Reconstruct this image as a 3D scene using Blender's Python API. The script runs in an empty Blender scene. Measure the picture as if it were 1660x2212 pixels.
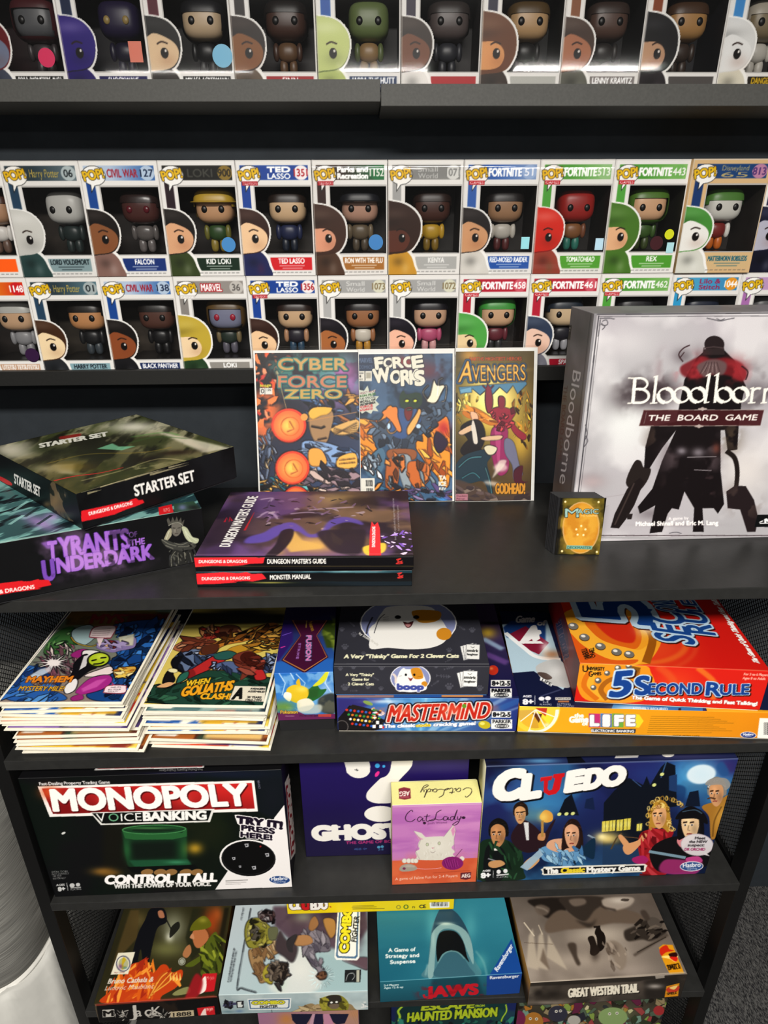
import bpy, bmesh, math, random
import numpy as np
from mathutils import Matrix, Vector
S = bpy.context.scene
COL = S.collection

# ------------------------------------------------------------------ camera, world, lights, exposure
CX, CY, FOC = 830.0, 1106.0, 1400.0
TILT, ROLL, YAW, EYE = math.radians(24.287), math.radians(-.263), .026, 1.66
cam = bpy.data.cameras.new('camera'); camo = bpy.data.objects.new('camera', cam); COL.objects.link(camo)
cam.sensor_fit = 'VERTICAL'; cam.sensor_height = 36; cam.lens = 36 * FOC / 2212; cam.clip_start = .02
camo.matrix_world = (Matrix.Translation((0, 0, EYE)) @ Matrix.Rotation(-YAW, 4, 'Z')
                     @ Matrix.Rotation(math.pi / 2 - TILT, 4, 'X') @ Matrix.Rotation(ROLL, 4, 'Z'))
S.camera = camo
S.view_settings.view_transform = 'Standard'; S.view_settings.look = 'None'
S.view_settings.gamma = 1; S.view_settings.use_curve_mapping = False
S.view_settings.exposure = 1.22
w = bpy.data.worlds.new('World'); S.world = w; w.use_nodes = True
w.node_tree.nodes['Background'].inputs[0].default_value = (1, .97, .93, 1)
w.node_tree.nodes['Background'].inputs[1].default_value = .035
def area(x, y, z, sx, sy, power, rot=(0, 0, 0), col=(1, .96, .9)):
    l = bpy.data.lights.new('ceiling_light', 'AREA'); l.shape = 'RECTANGLE'; l.size = sx; l.size_y = sy
    l.energy = power; l.color = col
    o = bpy.data.objects.new('ceiling_light', l); o.location = (x, y, z); o.rotation_euler = rot; COL.objects.link(o)
area(.0, -.80, 2.56, 1.3, .30, 50)
area(1.55, -3.0, 2.6, 1.0, .14, 12)
area(.15, -3.1, 2.6, .6, .14, 7)
area(-1.3, -3.3, 2.6, 1.0, .14, 10)

# ------------------------------------------------------------------ pixel <-> world helpers
def rays(px):
    px = np.atleast_2d(np.asarray(px, float))
    u = (px[:, 0] - CX) / FOC; v = (px[:, 1] - CY) / FOC
    u, v = u * math.cos(ROLL) + v * math.sin(ROLL), -u * math.sin(ROLL) + v * math.cos(ROLL)
    c, s = math.cos(TILT), math.sin(TILT); Y = c - v * s; Z = -s - v * c
    ca, sa = math.cos(YAW), math.sin(YAW)
    return np.stack([u * ca + Y * sa, -u * sa + Y * ca, Z], 1)
def proj(P):
    P = np.atleast_2d(np.asarray(P, float)); ca, sa = math.cos(YAW), math.sin(YAW)
    X = P[:, 0] * ca - P[:, 1] * sa; Y = P[:, 0] * sa + P[:, 1] * ca; Z = P[:, 2] - EYE
    c, s = math.cos(TILT), math.sin(TILT); d = -Z * c - Y * s; z = Y * c - Z * s
    u, v = FOC * X / z, FOC * d / z
    return np.stack([CX + u * math.cos(ROLL) - v * math.sin(ROLL), CY + u * math.sin(ROLL) + v * math.cos(ROLL)], 1)
def onz(x, y, z):
    r = rays((x, y))[0]; return np.array([0, 0, EYE]) + r * (z - EYE) / r[2]
def ony(x, y, Y):
    r = rays((x, y))[0]; return np.array([0, 0, EYE]) + r * Y / r[1]

# ------------------------------------------------------------------ colours and materials
def hx(c):
    if isinstance(c, str):
        if len(c) == 3: c = ''.join(q * 2 for q in c)
        return np.array([int(c[i:i + 2], 16) / 255 for i in (0, 2, 4)])
    return np.array(c, float)
def lin(c):
    c = np.asarray(c, float); return np.where(c <= .04045, c / 12.92, ((c + .055) / 1.055) ** 2.4)
MATS = {}
def mat(name, col='888', rough=.5, spec=.5, metal=0, noise=0, nscale=80, bump=0, bscale=300, attr=False, coat=0):
    if name in MATS: return MATS[name]
    m = bpy.data.materials.new(name); m.use_nodes = True; nt = m.node_tree; b = nt.nodes['Principled BSDF']
    b.inputs['Roughness'].default_value = rough; b.inputs['Specular IOR Level'].default_value = spec
    b.inputs['Metallic'].default_value = metal; b.inputs['Coat Weight'].default_value = coat
    tc = nt.nodes.new('ShaderNodeTexCoord')
    if attr:
        a = nt.nodes.new('ShaderNodeAttribute'); a.attribute_name = 'Col'; src = a.outputs['Color']
    else:
        a = nt.nodes.new('ShaderNodeRGB'); a.outputs[0].default_value = (*lin(hx(col)), 1); src = a.outputs[0]
    if noise:
        n = nt.nodes.new('ShaderNodeTexNoise'); n.inputs['Scale'].default_value = nscale; n.inputs['Detail'].default_value = 4
        nt.links.new(tc.outputs['Object'], n.inputs['Vector'])
        r = nt.nodes.new('ShaderNodeMapRange'); r.inputs[1].default_value = .3; r.inputs[2].default_value = .7
        r.inputs[3].default_value = 1 - noise; r.inputs[4].default_value = 1 + noise
        nt.links.new(n.outputs['Fac'], r.inputs[0])
        x = nt.nodes.new('ShaderNodeVectorMath'); x.operation = 'SCALE'
        nt.links.new(src, x.inputs[0]); nt.links.new(r.outputs[0], x.inputs['Scale']); src = x.outputs[0]
    nt.links.new(src, b.inputs['Base Color'])
    if bump:
        n = nt.nodes.new('ShaderNodeTexNoise'); n.inputs['Scale'].default_value = bscale; n.inputs['Detail'].default_value = 3
        nt.links.new(tc.outputs['Object'], n.inputs['Vector'])
        k = nt.nodes.new('ShaderNodeBump'); k.inputs['Strength'].default_value = bump; k.inputs['Distance'].default_value = .002
        nt.links.new(n.outputs['Fac'], k.inputs['Height']); nt.links.new(k.outputs[0], b.inputs['Normal'])
    MATS[name] = m; return m
def glossy_clear(name, strength=1.0, rough=.03):
    m = bpy.data.materials.new(name); m.use_nodes = True; nt = m.node_tree; nt.nodes.clear()
    o = nt.nodes.new('ShaderNodeOutputMaterial'); t = nt.nodes.new('ShaderNodeBsdfTransparent'); g = nt.nodes.new('ShaderNodeBsdfGlossy')
    t.inputs[0].default_value = (.95, .95, .95, 1); g.inputs['Roughness'].default_value = rough
    f = nt.nodes.new('ShaderNodeFresnel'); f.inputs[0].default_value = 1.5
    mu = nt.nodes.new('ShaderNodeMath'); mu.operation = 'MULTIPLY'; mu.inputs[1].default_value = strength
    x = nt.nodes.new('ShaderNodeMixShader'); nt.links.new(f.outputs[0], mu.inputs[0]); nt.links.new(mu.outputs[0], x.inputs[0])
    nt.links.new(t.outputs[0], x.inputs[1]); nt.links.new(g.outputs[0], x.inputs[2]); nt.links.new(x.outputs[0], o.inputs[0])
    return m
PRINT = mat('printed_card', rough=.42, spec=.24, attr=True, noise=.04, nscale=900)
MATTE = mat('printed_matte_paper', rough=.6, spec=.25, attr=True, noise=.05, nscale=700)
BLACKW = mat('black_laminate', '252524', rough=.38, spec=.4, noise=.12, nscale=60, bump=.05, bscale=500)
LEDGE = mat('dark_grey_ledge_laminate', '50504d', rough=.55, spec=.35, noise=.10, nscale=250, bump=.06, bscale=900)
LEDGEB = mat('black_ledge_laminate', '1c1c1b', rough=.55, spec=.3, noise=.10, nscale=250)
BLACKM = mat('black_painted_metal', '0a0a0a', rough=.45, spec=.4, noise=.1, nscale=90)
WIREM = mat('black_wire_mesh', '070707', rough=.4, spec=.35, metal=.0, noise=.1)
CLEAR = glossy_clear('clear_plastic_window', 1.0, .02)
FILM = glossy_clear('clear_plastic_sleeve', .07, .15)
SLEEVE = glossy_clear('clear_rigid_protector', .9, .05)

# ------------------------------------------------------------------ objects
def tag(o, label, cat, group=None):
    o['label'] = label; o['category'] = cat
    if group: o['group'] = group
    return o
def empty(name, loc, rot=(0, 0, 0), label=None, cat=None, group=None):
    o = bpy.data.objects.new(name, None); COL.objects.link(o); o.location = loc; o.rotation_euler = rot; o.empty_display_size = .02
    if label: tag(o, label, cat, group)
    return o
def link(name, me, m=None, parent=None, smooth=False):
    o = bpy.data.objects.new(name, me); COL.objects.link(o)
    if m is not None: me.materials.append(m)
    if smooth: me.polygons.foreach_set('use_smooth', [True] * len(me.polygons))
    if parent is not None: o.parent = parent
    return o
def bm_obj(name, bm, m=None, parent=None, smooth=False):
    me = bpy.data.meshes.new(name); bm.to_mesh(me); bm.free(); return link(name, me, m, parent, smooth)
def add_box(bm, x0, x1, y0, y1, z0, z1, bev=0):
    r = bmesh.ops.create_cube(bm, size=1, matrix=Matrix.LocRotScale(((x0 + x1) / 2, (y0 + y1) / 2, (z0 + z1) / 2), None, (x1 - x0, y1 - y0, z1 - z0)))
    if bev:
        es = list({e for v in r['verts'] for e in v.link_edges})
        bmesh.ops.bevel(bm, geom=es, offset=bev, segments=2, affect='EDGES', profile=.6)
def box_obj(name, b, m, parent=None, bev=.0008):
    bm = bmesh.new(); add_box(bm, *b, bev); return bm_obj(name, bm, m, parent)
def superell(bm, c, r, e=.55, nu=20, nv=12, keep=None, mtx=None):
    """rounded box / egg; keep(x,y,z in -1..1) filters faces"""
    def sp(v, p): return math.copysign(abs(v) ** p, v)
    V = []
    for j in range(nv + 1):
        ph = -math.pi / 2 + math.pi * j / nv; row = []
        for i in range(nu):
            th = 2 * math.pi * i / nu
            p = Vector((sp(math.cos(ph), e) * sp(math.cos(th), e), sp(math.cos(ph), e) * sp(math.sin(th), e), sp(math.sin(ph), e)))
            row.append(p)
        V.append(row)
    cache = {}
    def vert(j, i):
        k = (j, i % nu if 0 < j < nv else 0)
        if k not in cache:
            p = V[k[0]][k[1]]; q = Vector((c[0] + p.x * r[0], c[1] + p.y * r[1], c[2] + p.z * r[2]))
            cache[k] = bm.verts.new(mtx @ q if mtx else q)
        return cache[k]
    for j in range(nv):
        for i in range(nu):
            if keep:
                m = (V[j][i] + V[j][(i + 1) % nu] + V[j + 1][i] + V[j + 1][(i + 1) % nu]) / 4
                if not keep(m): continue
            q = [vert(j, i), vert(j, i + 1), vert(j + 1, i + 1), vert(j + 1, i)]; u = []
            for v in q:
                if v not in u: u.append(v)
            if len(u) > 2: bm.faces.new(u)

# ------------------------------------------------------------------ painting on a flat face
FONT = bpy.data.curves.new('font', 'FONT').font
_tc = {}
def textmesh(s, fat):
    k = (s, round(fat, 4))
    if k not in _tc:
        c = bpy.data.curves.new('t', 'FONT'); c.body = s; c.offset = fat; c.resolution_u = 4
        o = bpy.data.objects.new('t', c); COL.objects.link(o)
        ev = o.evaluated_get(bpy.context.evaluated_depsgraph_get()); me = ev.to_mesh(); me.calc_loop_triangles()
        v = np.array([q.co[:2] for q in me.vertices]).reshape(-1, 2); t = np.array([q.vertices[:] for q in me.loop_triangles]).reshape(-1, 3)
        ev.to_mesh_clear(); bpy.data.objects.remove(o); bpy.data.curves.remove(c)
        _tc[k] = (v, t)
    return _tc[k]
def smooth_pts(p, closed=True, n=5):
    p = np.asarray(p, float); N = len(p); out = []
    for i in range(N if closed else N - 1):
        a, b, c, d = [p[(i + k) % N] if closed else p[min(max(i + k, 0), N - 1)] for k in (-1, 0, 1, 2)]
        for t in np.linspace(0, 1, n, endpoint=False):
            out.append(.5 * (2 * b + (c - a) * t + (2 * a - 5 * b + 4 * c - d) * t * t + (-a + 3 * b - 3 * c + d) * t ** 3))
    if not closed: out.append(p[-1])
    return np.array(out)
def pts(s):
    if isinstance(s, str): return np.array([[float(k) for k in q.split(',')] for q in s.split()])
    return np.asarray(s, float)
def vnoise(X, Y, seed):
    r = np.random.RandomState(seed); T = r.rand(64, 64)
    xi = np.floor(X).astype(int); yi = np.floor(Y).astype(int); fx = X - xi; fy = Y - yi
    fx = fx * fx * (3 - 2 * fx); fy = fy * fy * (3 - 2 * fy)
    g = lambda a, b: T[(b) % 64, (a) % 64]
    return (g(xi, yi) * (1 - fx) + g(xi + 1, yi) * fx) * (1 - fy) + (g(xi, yi + 1) * (1 - fx) + g(xi + 1, yi + 1) * fx) * fy
class Canvas:
    """colour grid lying on a flat face; drawn in photo pixels (through a view) or in face units"""
    def __init__(s, O, U, V, w, h, nx, ny, base):
        s.O, s.U, s.V, s.w, s.h, s.nx, s.ny = O, U, V, w, h, nx, ny
        s.n = np.cross(U, V); s.c = np.empty((ny + 1, nx + 1, 3)); s.c[:] = hx(base)
        s.a = None; s.mode = (0, 0, 1); s.uv = None
        g = np.meshgrid(np.arange(nx + 1) * w / nx, np.arange(ny + 1) * h / ny); s.gu, s.gv = g
        s.hole = np.zeros((ny + 1, nx + 1), bool)
        e = proj([O + U * w / 2 + V * h / 2, O + U * (w / 2 + w / nx) + V * h / 2, O + U * w / 2 + V * (h / 2 + h / ny)])
        s.ppx = max(.2, (np.linalg.norm(e[1] - e[0]) * np.linalg.norm(e[2] - e[0])) ** .5)   # photo px per grid step
    def view(s, x0=0, y0=0, k=1): s.mode = (x0, y0, k); s.uv = None; return s
    def unit(s, W, H): s.uv = (W, H); return s      # coordinates 0..W right, 0..H down
    def grid(s, p):
        p = np.atleast_2d(np.asarray(p, float))
        if s.uv: return np.stack([p[:, 0] / s.uv[0] * s.nx, (1 - p[:, 1] / s.uv[1]) * s.ny], 1)
        q = p * s.mode[2] + np.array(s.mode[:2]); r = rays(q); o = np.array([0, 0, EYE])
        t = ((s.O - o) @ s.n) / (r @ s.n); P = o + r * t[:, None] - s.O
        return np.stack([P @ s.U / s.w * s.nx, P @ s.V / s.h * s.ny], 1)
    def su(s, k):      # a size in view units -> grid steps
        return k / s.uv[0] * s.nx if s.uv else k * s.mode[2] / s.ppx
    def _box(s, g, pad=2):
        x0 = int(max(0, math.floor(g[:, 0].min()) - pad)); x1 = int(min(s.nx, math.ceil(g[:, 0].max()) + pad))
        y0 = int(max(0, math.floor(g[:, 1].min()) - pad)); y1 = int(min(s.ny, math.ceil(g[:, 1].max()) + pad))
        return None if x1 < x0 or y1 < y0 else (x0, x1, y0, y1)
    def _fill(s, polys, b, ss=3):
        x0, x1, y0, y1 = b; nx, ny = x1 - x0 + 1, y1 - y0 + 1
        ys = y0 - .5 + (np.arange(ny * ss) + .5) / ss; xs = x0 - .5 + (np.arange(nx * ss) + .5) / ss
        D = np.zeros((ny * ss, nx * ss + 1), np.int32)
        for g, wind in polys:
            a = g; c = np.roll(g, -1, 0)
            for (ax, ay), (cx, cy) in zip(a, c):
                if ay == cy: continue
                lo, hi = (ay, cy) if ay < cy else (cy, ay)
                i0 = np.searchsorted(ys, lo); i1 = np.searchsorted(ys, hi)
                if i0 >= i1: continue
                xi = ax + (ys[i0:i1] - ay) / (cy - ay) * (cx - ax)
                j = np.searchsorted(xs, xi)
                np.add.at(D, (np.arange(i0, i1), j), (1 if cy > ay else -1) if wind else 1)
        C = np.cumsum(D, 1)[:, :-1]
        m = (C != 0) if polys[0][1] else (C % 2 == 1)
        return m.reshape(ny, ss, nx, ss).mean((1, 3))
    def _blur(s, m, r):
        r = max(1, int(round(r)))
        for _ in range(2):
            for ax in (0, 1):
                k = np.cumsum(np.pad(m, [(r + 1, r) if q == ax else (0, 0) for q in (0, 1)], mode='edge'), ax)
                m = (np.take(k, range(2 * r + 1, k.shape[ax]), ax) - np.take(k, range(0, k.shape[ax] - 2 * r - 1), ax)) / (2 * r + 1)
        return m
    def _mix(s, b, m, col, a):
        x0, x1, y0, y1 = b; v = s.c[y0:y1 + 1, x0:x1 + 1]; m = (m * a)[..., None]
        if callable(col): col = col(s.gu[y0:y1 + 1, x0:x1 + 1] / s.w, s.gv[y0:y1 + 1, x0:x1 + 1] / s.h)
        else: col = hx(col)
        v[:] = v * (1 - m) + col * m
        return s
    def _gp(s, g, col, a, soft, wind=True):
        sf = s.su(soft); b = s._box(g, 2 + int(2.2 * sf))
        if b is None: return s
        m = s._fill([(g, wind)], b)
        if sf >= .7: m = s._blur(m, sf)
        return s._mix(b, m, col, a)
    def P(s, p, col, a=1, s_=0, sm=0):
        p = pts(p)
        if sm: p = smooth_pts(p)
        return s._gp(s.grid(p), col, a, s_)
    def R(s, x0, y0, x1, y1, col, a=1, s_=0): return s.P([(x0, y0), (x1, y0), (x1, y1), (x0, y1)], col, a, s_)
    def E(s, x, y, rx, ry, col, rot=0, a=1, s_=0, n=28):
        t = np.linspace(0, 2 * math.pi, n, endpoint=False); c, k = math.cos(math.radians(rot)), math.sin(math.radians(rot))
        q = np.stack([x + rx * np.cos(t) * c - ry * np.sin(t) * k, y + rx * np.cos(t) * k + ry * np.sin(t) * c], 1)
        return s._gp(s.grid(q), col, a, s_)
    def ring(s, x, y, rx, ry, wd, col, rot=0, a=1):
        t = np.linspace(0, 2 * math.pi, 40); c, k = math.cos(math.radians(rot)), math.sin(math.radians(rot))
        return s.L(np.stack([x + rx * np.cos(t) * c - ry * np.sin(t) * k, y + rx * np.cos(t) * k + ry * np.sin(t) * c], 1), wd, col, a)
    def B(s, x, y, rx, ry, col, a=1, rot=0):      # soft airbrush spot
        c, k = math.cos(math.radians(rot)), math.sin(math.radians(rot))
        g = s.grid([(x, y), (x + rx * c, y + rx * k), (x - ry * k, y + ry * c)]); o = g[0]; M = np.stack([g[1] - o, g[2] - o], 1)
        if abs(np.linalg.det(M)) < 1e-9: return s
        e = 2.4 * np.abs(M).sum(1); b = s._box(np.array([o - e, o + e]))
        if b is None: return s
        X, Y = np.meshgrid(np.arange(b[0], b[1] + 1) - o[0], np.arange(b[2], b[3] + 1) - o[1]); I = np.linalg.inv(M)
        q = (I[0, 0] * X + I[0, 1] * Y) ** 2 + (I[1, 0] * X + I[1, 1] * Y) ** 2
        return s._mix(b, np.exp(-q * 1.2), col, a)
    def L(s, p, wd, col, a=1, s_=0, sm=0, taper=0):
        p = pts(p)
        if sm: p = smooth_pts(p, False)
        g = s.grid(p); r = s.su(wd) / 2; N = len(g); P_ = []
        d = np.gradient(g, axis=0); d /= np.maximum(np.linalg.norm(d, axis=1), 1e-9)[:, None]; nn = np.stack([-d[:, 1], d[:, 0]], 1)
        rr = np.full(N, r) if not taper else r * (1 - taper * np.linspace(0, 1, N))
        poly = np.concatenate([g + nn * rr[:, None], (g - nn * rr[:, None])[::-1]])
        sf = s.su(s_); b = s._box(poly, 2 + int(2.2 * sf))
        if b is None: return s
        polys = [(poly, True)]
        m = s._fill(polys, b)
        if sf >= .7: m = s._blur(m, sf)
        return s._mix(b, m, col, a)
    def N(s, amp, scale, seed=1, octv=4, sx=1, sy=1):      # brightness mottling
        n = sum(vnoise(s.gu * scale * sx * 2 ** o + 7 * o, s.gv * scale * sy * 2 ** o + 3 * o, seed + o) / 2 ** o for o in range(octv)); n = n / (2 - 2 ** (1 - octv)) - .5
        s.c *= (1 + amp * 2 * n)[..., None]; return s
    def NM(s, col, scale, thr=.5, wd=.15, a=1, seed=1, octv=4, sx=1, sy=1, reg=None, rot=0):      # noise mask of a colour
        c, k = math.cos(math.radians(rot)), math.sin(math.radians(rot)); gu = s.gu * c + s.gv * k; gv = -s.gu * k + s.gv * c
        n = sum(vnoise(gu * scale * sx * 2 ** o + 7 * o, gv * scale * sy * 2 ** o + 3 * o, seed + o) / 2 ** o for o in range(octv)); n = n / (2 - 2 ** (1 - octv))
        m = np.clip((n - thr) / wd + .5, 0, 1)
        if reg is not None:
            g = s.grid(smooth_pts(pts(reg))); b = s._box(g, 12)
            if b is None: return s
            b = s._box(g, 30); k = s._blur(s._fill([(g, True)], b), max(2, min(14, min(b[1] - b[0], b[3] - b[2]) / 9))); return s._mix(b, k * m[b[2]:b[3] + 1, b[0]:b[1] + 1], col, a)
        return s._mix((0, s.nx, 0, s.ny), m, col, a)
    def G(s, p0, c0, p1, c1, a=1, reg=None):      # linear blend between two places
        g = s.grid([p0, p1]); d = g[1] - g[0]; X, Y = np.meshgrid(np.arange(s.nx + 1), np.arange(s.ny + 1))
        t = np.clip(((X - g[0, 0]) * d[0] + (Y - g[0, 1]) * d[1]) / (d @ d), 0, 1)[..., None]; C = hx(c0) * (1 - t) + hx(c1) * t
        if reg is None: s.c = s.c * (1 - a) + C * a; return s
        q = s.grid(pts(reg)); b = s._box(q)
        if b is None: return s
        x0, x1, y0, y1 = b; m = s._fill([(q, True)], b)[..., None] * a; v = s.c[y0:y1 + 1, x0:x1 + 1]; v[:] = v * (1 - m) + C[y0:y1 + 1, x0:x1 + 1] * m
        return s
    def T(s, txt, p0, p1, h, col, fat=.0, ow=0, oc='000', a=1, sh=0, s_=0, ow2=0, oc2='fff'):
        """lettering from baseline start p0 to end p1; h = cap height or the point above p0 where the caps end"""
        v, _ = textmesh(txt, 0)
        if len(v) == 0: return s
        x0, x1 = v[:, 0].min(), v[:, 0].max()
        p0 = np.array(p0, float); p1 = np.array(p1, float); e = p1 - p0
        if np.isscalar(h):
            L_ = np.linalg.norm(e); up = np.array([e[1], -e[0]]) / L_ * h
            if s.uv: up = np.array([e[1], -e[0]]) / L_ * h
        else: up = np.array(h, float) - p0
        jobs = [(fat, col)]
        if ow: jobs.insert(0, (fat + ow, oc))
        if ow2: jobs.insert(0, (fat + ow + ow2, oc2))
        v, t = textmesh(txt, 0); a_ = (v[:, 0] - x0) / (x1 - x0); b_ = v[:, 1] / .69
        q = p0 + a_[:, None] * e + (b_[:, None]) * up + (b_ * sh)[:, None] * e / np.linalg.norm(e) * np.linalg.norm(up)
        g = s.grid(q); em = (abs(np.linalg.det(np.array([s.grid([p0 + e])[0] - s.grid([p0])[0], s.grid([p0 + up])[0] - s.grid([p0])[0]]))) / ((x1 - x0) * .69)) ** .5
        b = s._box(g, 2 + int(math.ceil(em * max(f for f, _ in jobs) + 2.5 * s.su(s_))))
        if b is None: return s
        acc = np.zeros(((b[3] - b[2] + 1) * 3, (b[1] - b[0] + 1) * 3), bool)
        G_ = (g - np.array([b[0] - .5, b[2] - .5])) * 3 - .5
        H_, W_ = acc.shape
        for i, j, k in t:
            A, B_, C_ = G_[i], G_[j], G_[k]
            xa = max(0, int(math.ceil(min(A[0], B_[0], C_[0])))); xb = min(W_ - 1, int(math.floor(max(A[0], B_[0], C_[0]))))
            ya = max(0, int(math.ceil(min(A[1], B_[1], C_[1])))); yb = min(H_ - 1, int(math.floor(max(A[1], B_[1], C_[1]))))
            if xa > xb or ya > yb: continue
            X = np.arange(xa, xb + 1)[None]; Y = np.arange(ya, yb + 1)[:, None]
            d1 = (B_[0] - A[0]) * (Y - A[1]) - (B_[1] - A[1]) * (X - A[0]); d2 = (C_[0] - B_[0]) * (Y - B_[1]) - (C_[1] - B_[1]) * (X - B_[0]); d3 = (A[0] - C_[0]) * (Y - C_[1]) - (A[1] - C_[1]) * (X - C_[0])
            acc[ya:yb + 1, xa:xb + 1] |= ((d1 >= 0) & (d2 >= 0) & (d3 >= 0)) | ((d1 <= 0) & (d2 <= 0) & (d3 <= 0))
        for f, cc in jobs:
            m = acc
            for i in range(int(round(max(0, f) * em * 3))):      # thicken the strokes step by step
                n = m.copy(); n[1:] |= m[:-1]; n[:-1] |= m[1:]; n[:, 1:] |= m[:, :-1]; n[:, :-1] |= m[:, 1:]
                if i % 2: n[1:, 1:] |= m[:-1, :-1]; n[:-1, :-1] |= m[1:, 1:]; n[1:, :-1] |= m[:-1, 1:]; n[:-1, 1:] |= m[1:, :-1]
                m = n
            m = m.reshape(b[3] - b[2] + 1, 3, b[1] - b[0] + 1, 3).mean((1, 3))
            if s_: m = s._blur(m, s.su(s_))
            s._mix(b, m, cc, a)
        return s
    def ink(s, k=2.2, a=.85, lo=.06):      # dark key line wherever two printed colours meet
        gy, gx = np.gradient(s.c, axis=(0, 1)); m = np.clip((np.sqrt((gx ** 2 + gy ** 2).sum(2)) - lo) * k, 0, 1); n = m.copy()
        n[1:] = np.maximum(n[1:], m[:-1]); n[:, 1:] = np.maximum(n[:, 1:], m[:, :-1])
        s.c = s.c * (1 - a * n[..., None]) + np.array([.05, .04, .06]) * a * n[..., None]; return s
    def S(s, reg, n, size, pal, seed=1, asp=2.5, rot=None, a=1, line=None, lw=1, jit=.35):      # many small brush dabs inside a region
        r = random.Random(seed); q = smooth_pts(pts(reg)); lo, hi = q.min(0), q.max(0)
        def inside(x, y):
            c = False
            for (ax, ay), (bx, by) in zip(q, np.roll(q, -1, 0)):
                if (ay > y) != (by > y) and x < (bx - ax) * (y - ay) / (by - ay) + ax: c = not c
            return c
        k = 0
        for _ in range(n * 6):
            x, y = r.uniform(lo[0], hi[0]), r.uniform(lo[1], hi[1])
            if not inside(x, y): continue
            k += 1
            if k > n: break
            z = size * .8 * r.uniform(1 - jit, 1 + jit * 2.4); th = math.radians((r.uniform(0, 180) if rot is None else rot + r.gauss(0, 22))); m = r.choice((4, 5, 5, 6)); o_ = r.uniform(0, 1); b = []
            for i in range(m):
                u = 2 * math.pi * (i + o_ + r.uniform(-.3, .3)) / m; rr = z * r.uniform(.55, 1.3); X, Y = rr * math.cos(u) * asp ** .5, rr * math.sin(u) / asp ** .5
                b.append((x + X * math.cos(th) - Y * math.sin(th), y + X * math.sin(th) + Y * math.cos(th)))
            c = r.choice(pal); b = np.array(b)
            if line: s.P(b + np.array([lw * .4, lw * .5]), line, a); s.L(np.concatenate([b, b[:1]]), lw, line, a)
            s.P(b, c, a)
        return s

def panel_mesh(name, size, du, paint, base, lo=(0, 0, 0), world=None, holes=False, sidecol=None):
    """closed box mesh; faces named in paint (F T L R) carry a colour grid, others one face of the base colour"""
    w_, d_, h_ = size; X0, Y0, Z0 = lo; W = world or Matrix.Identity(4)
    n = [max(2, int(math.ceil(k / du))) for k in size]
    F = {'F': ((0, 0, 0), (1, 0, 0), (0, 0, 1), 0, 2), 'B': ((1, 1, 0), (-1, 0, 0), (0, 0, 1), 0, 2), 'L': ((0, 1, 0), (0, -1, 0), (0, 0, 1), 1, 2),
         'R': ((1, 0, 0), (0, 1, 0), (0, 0, 1), 1, 2), 'T': ((0, 0, 1), (1, 0, 0), (0, 1, 0), 0, 1), 'D': ((0, 1, 0), (1, 0, 0), (0, -1, 0), 0, 1)}
    V, polys, cols = [], [], []; off = 0; sz = np.array(size); R3 = np.array(W.to_3x3()); T3 = np.array(W.translation)
    for k, (o, u, v, iu, iv) in F.items():
        o = np.array(o) * sz + np.array(lo); u = np.array(u, float); v = np.array(v, float); nu, nv = n[iu], n[iv]; su, sv = size[iu], size[iv]
        base_k = (sidecol or {}).get(k, base)
        if k in paint:
            cv = Canvas(R3 @ o + T3, R3 @ u, R3 @ v, su, sv, nu, nv, base_k); paint[k](cv)
            I, J = np.meshgrid(np.arange(nu + 1), np.arange(nv + 1))
            P = o + I.ravel()[:, None] * (u * su / nu) + J.ravel()[:, None] * (v * sv / nv)
            q = (np.arange(nv)[:, None] * (nu + 1) + np.arange(nu)[None]).ravel(); Q = np.stack([q, q + 1, q + nu + 2, q + nu + 1], 1)
            if cv.hole.any():
                hq = cv.hole.ravel(); Q = Q[~(hq[Q].all(1))]
            C = np.clip(cv.c, 0, 1).reshape(-1, 3)
            V.append(P); polys.append(Q + off); cols.append(C[Q].reshape(-1, 3)); off += len(P)
        else:
            ring = [(i, 0) for i in range(nu)] + [(nu, j) for j in range(nv)] + [(i, nv) for i in range(nu, 0, -1)] + [(0, j) for j in range(nv, 0, -1)]
            adj = [q for q in ring]
            P = np.array([o + u * su * i / nu + v * sv * j / nv for i, j in adj])
            V.append(P); polys.append(np.arange(len(P))[None] + off); cols.append(np.tile(hx(base_k), (len(P), 1))); off += len(P)
    V = np.concatenate(V); key = np.round(V * 2e6).astype(np.int64); _, first, inv = np.unique(key, axis=0, return_index=True, return_inverse=True); inv = inv.ravel()
    me = bpy.data.meshes.new(name); me.vertices.add(len(first)); me.vertices.foreach_set('co', V[first].ravel())
    nl = sum(p.size for p in polys); me.loops.add(nl); me.loops.foreach_set('vertex_index', inv[np.concatenate([p.ravel() for p in polys])])
    cnt = np.concatenate([np.full(len(p), p.shape[1]) for p in polys]); me.polygons.add(len(cnt))
    me.polygons.foreach_set('loop_start', np.concatenate([[0], np.cumsum(cnt)[:-1]])); me.polygons.foreach_set('loop_total', cnt)
    at = me.color_attributes.new('Col', 'FLOAT_COLOR', 'CORNER'); L_ = lin(np.concatenate(cols)) ** 1.13; at.data.foreach_set('color', np.concatenate([L_, np.ones((len(L_), 1))], 1).ravel())
    me.update(calc_edges=True); me.validate(); return me

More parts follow.
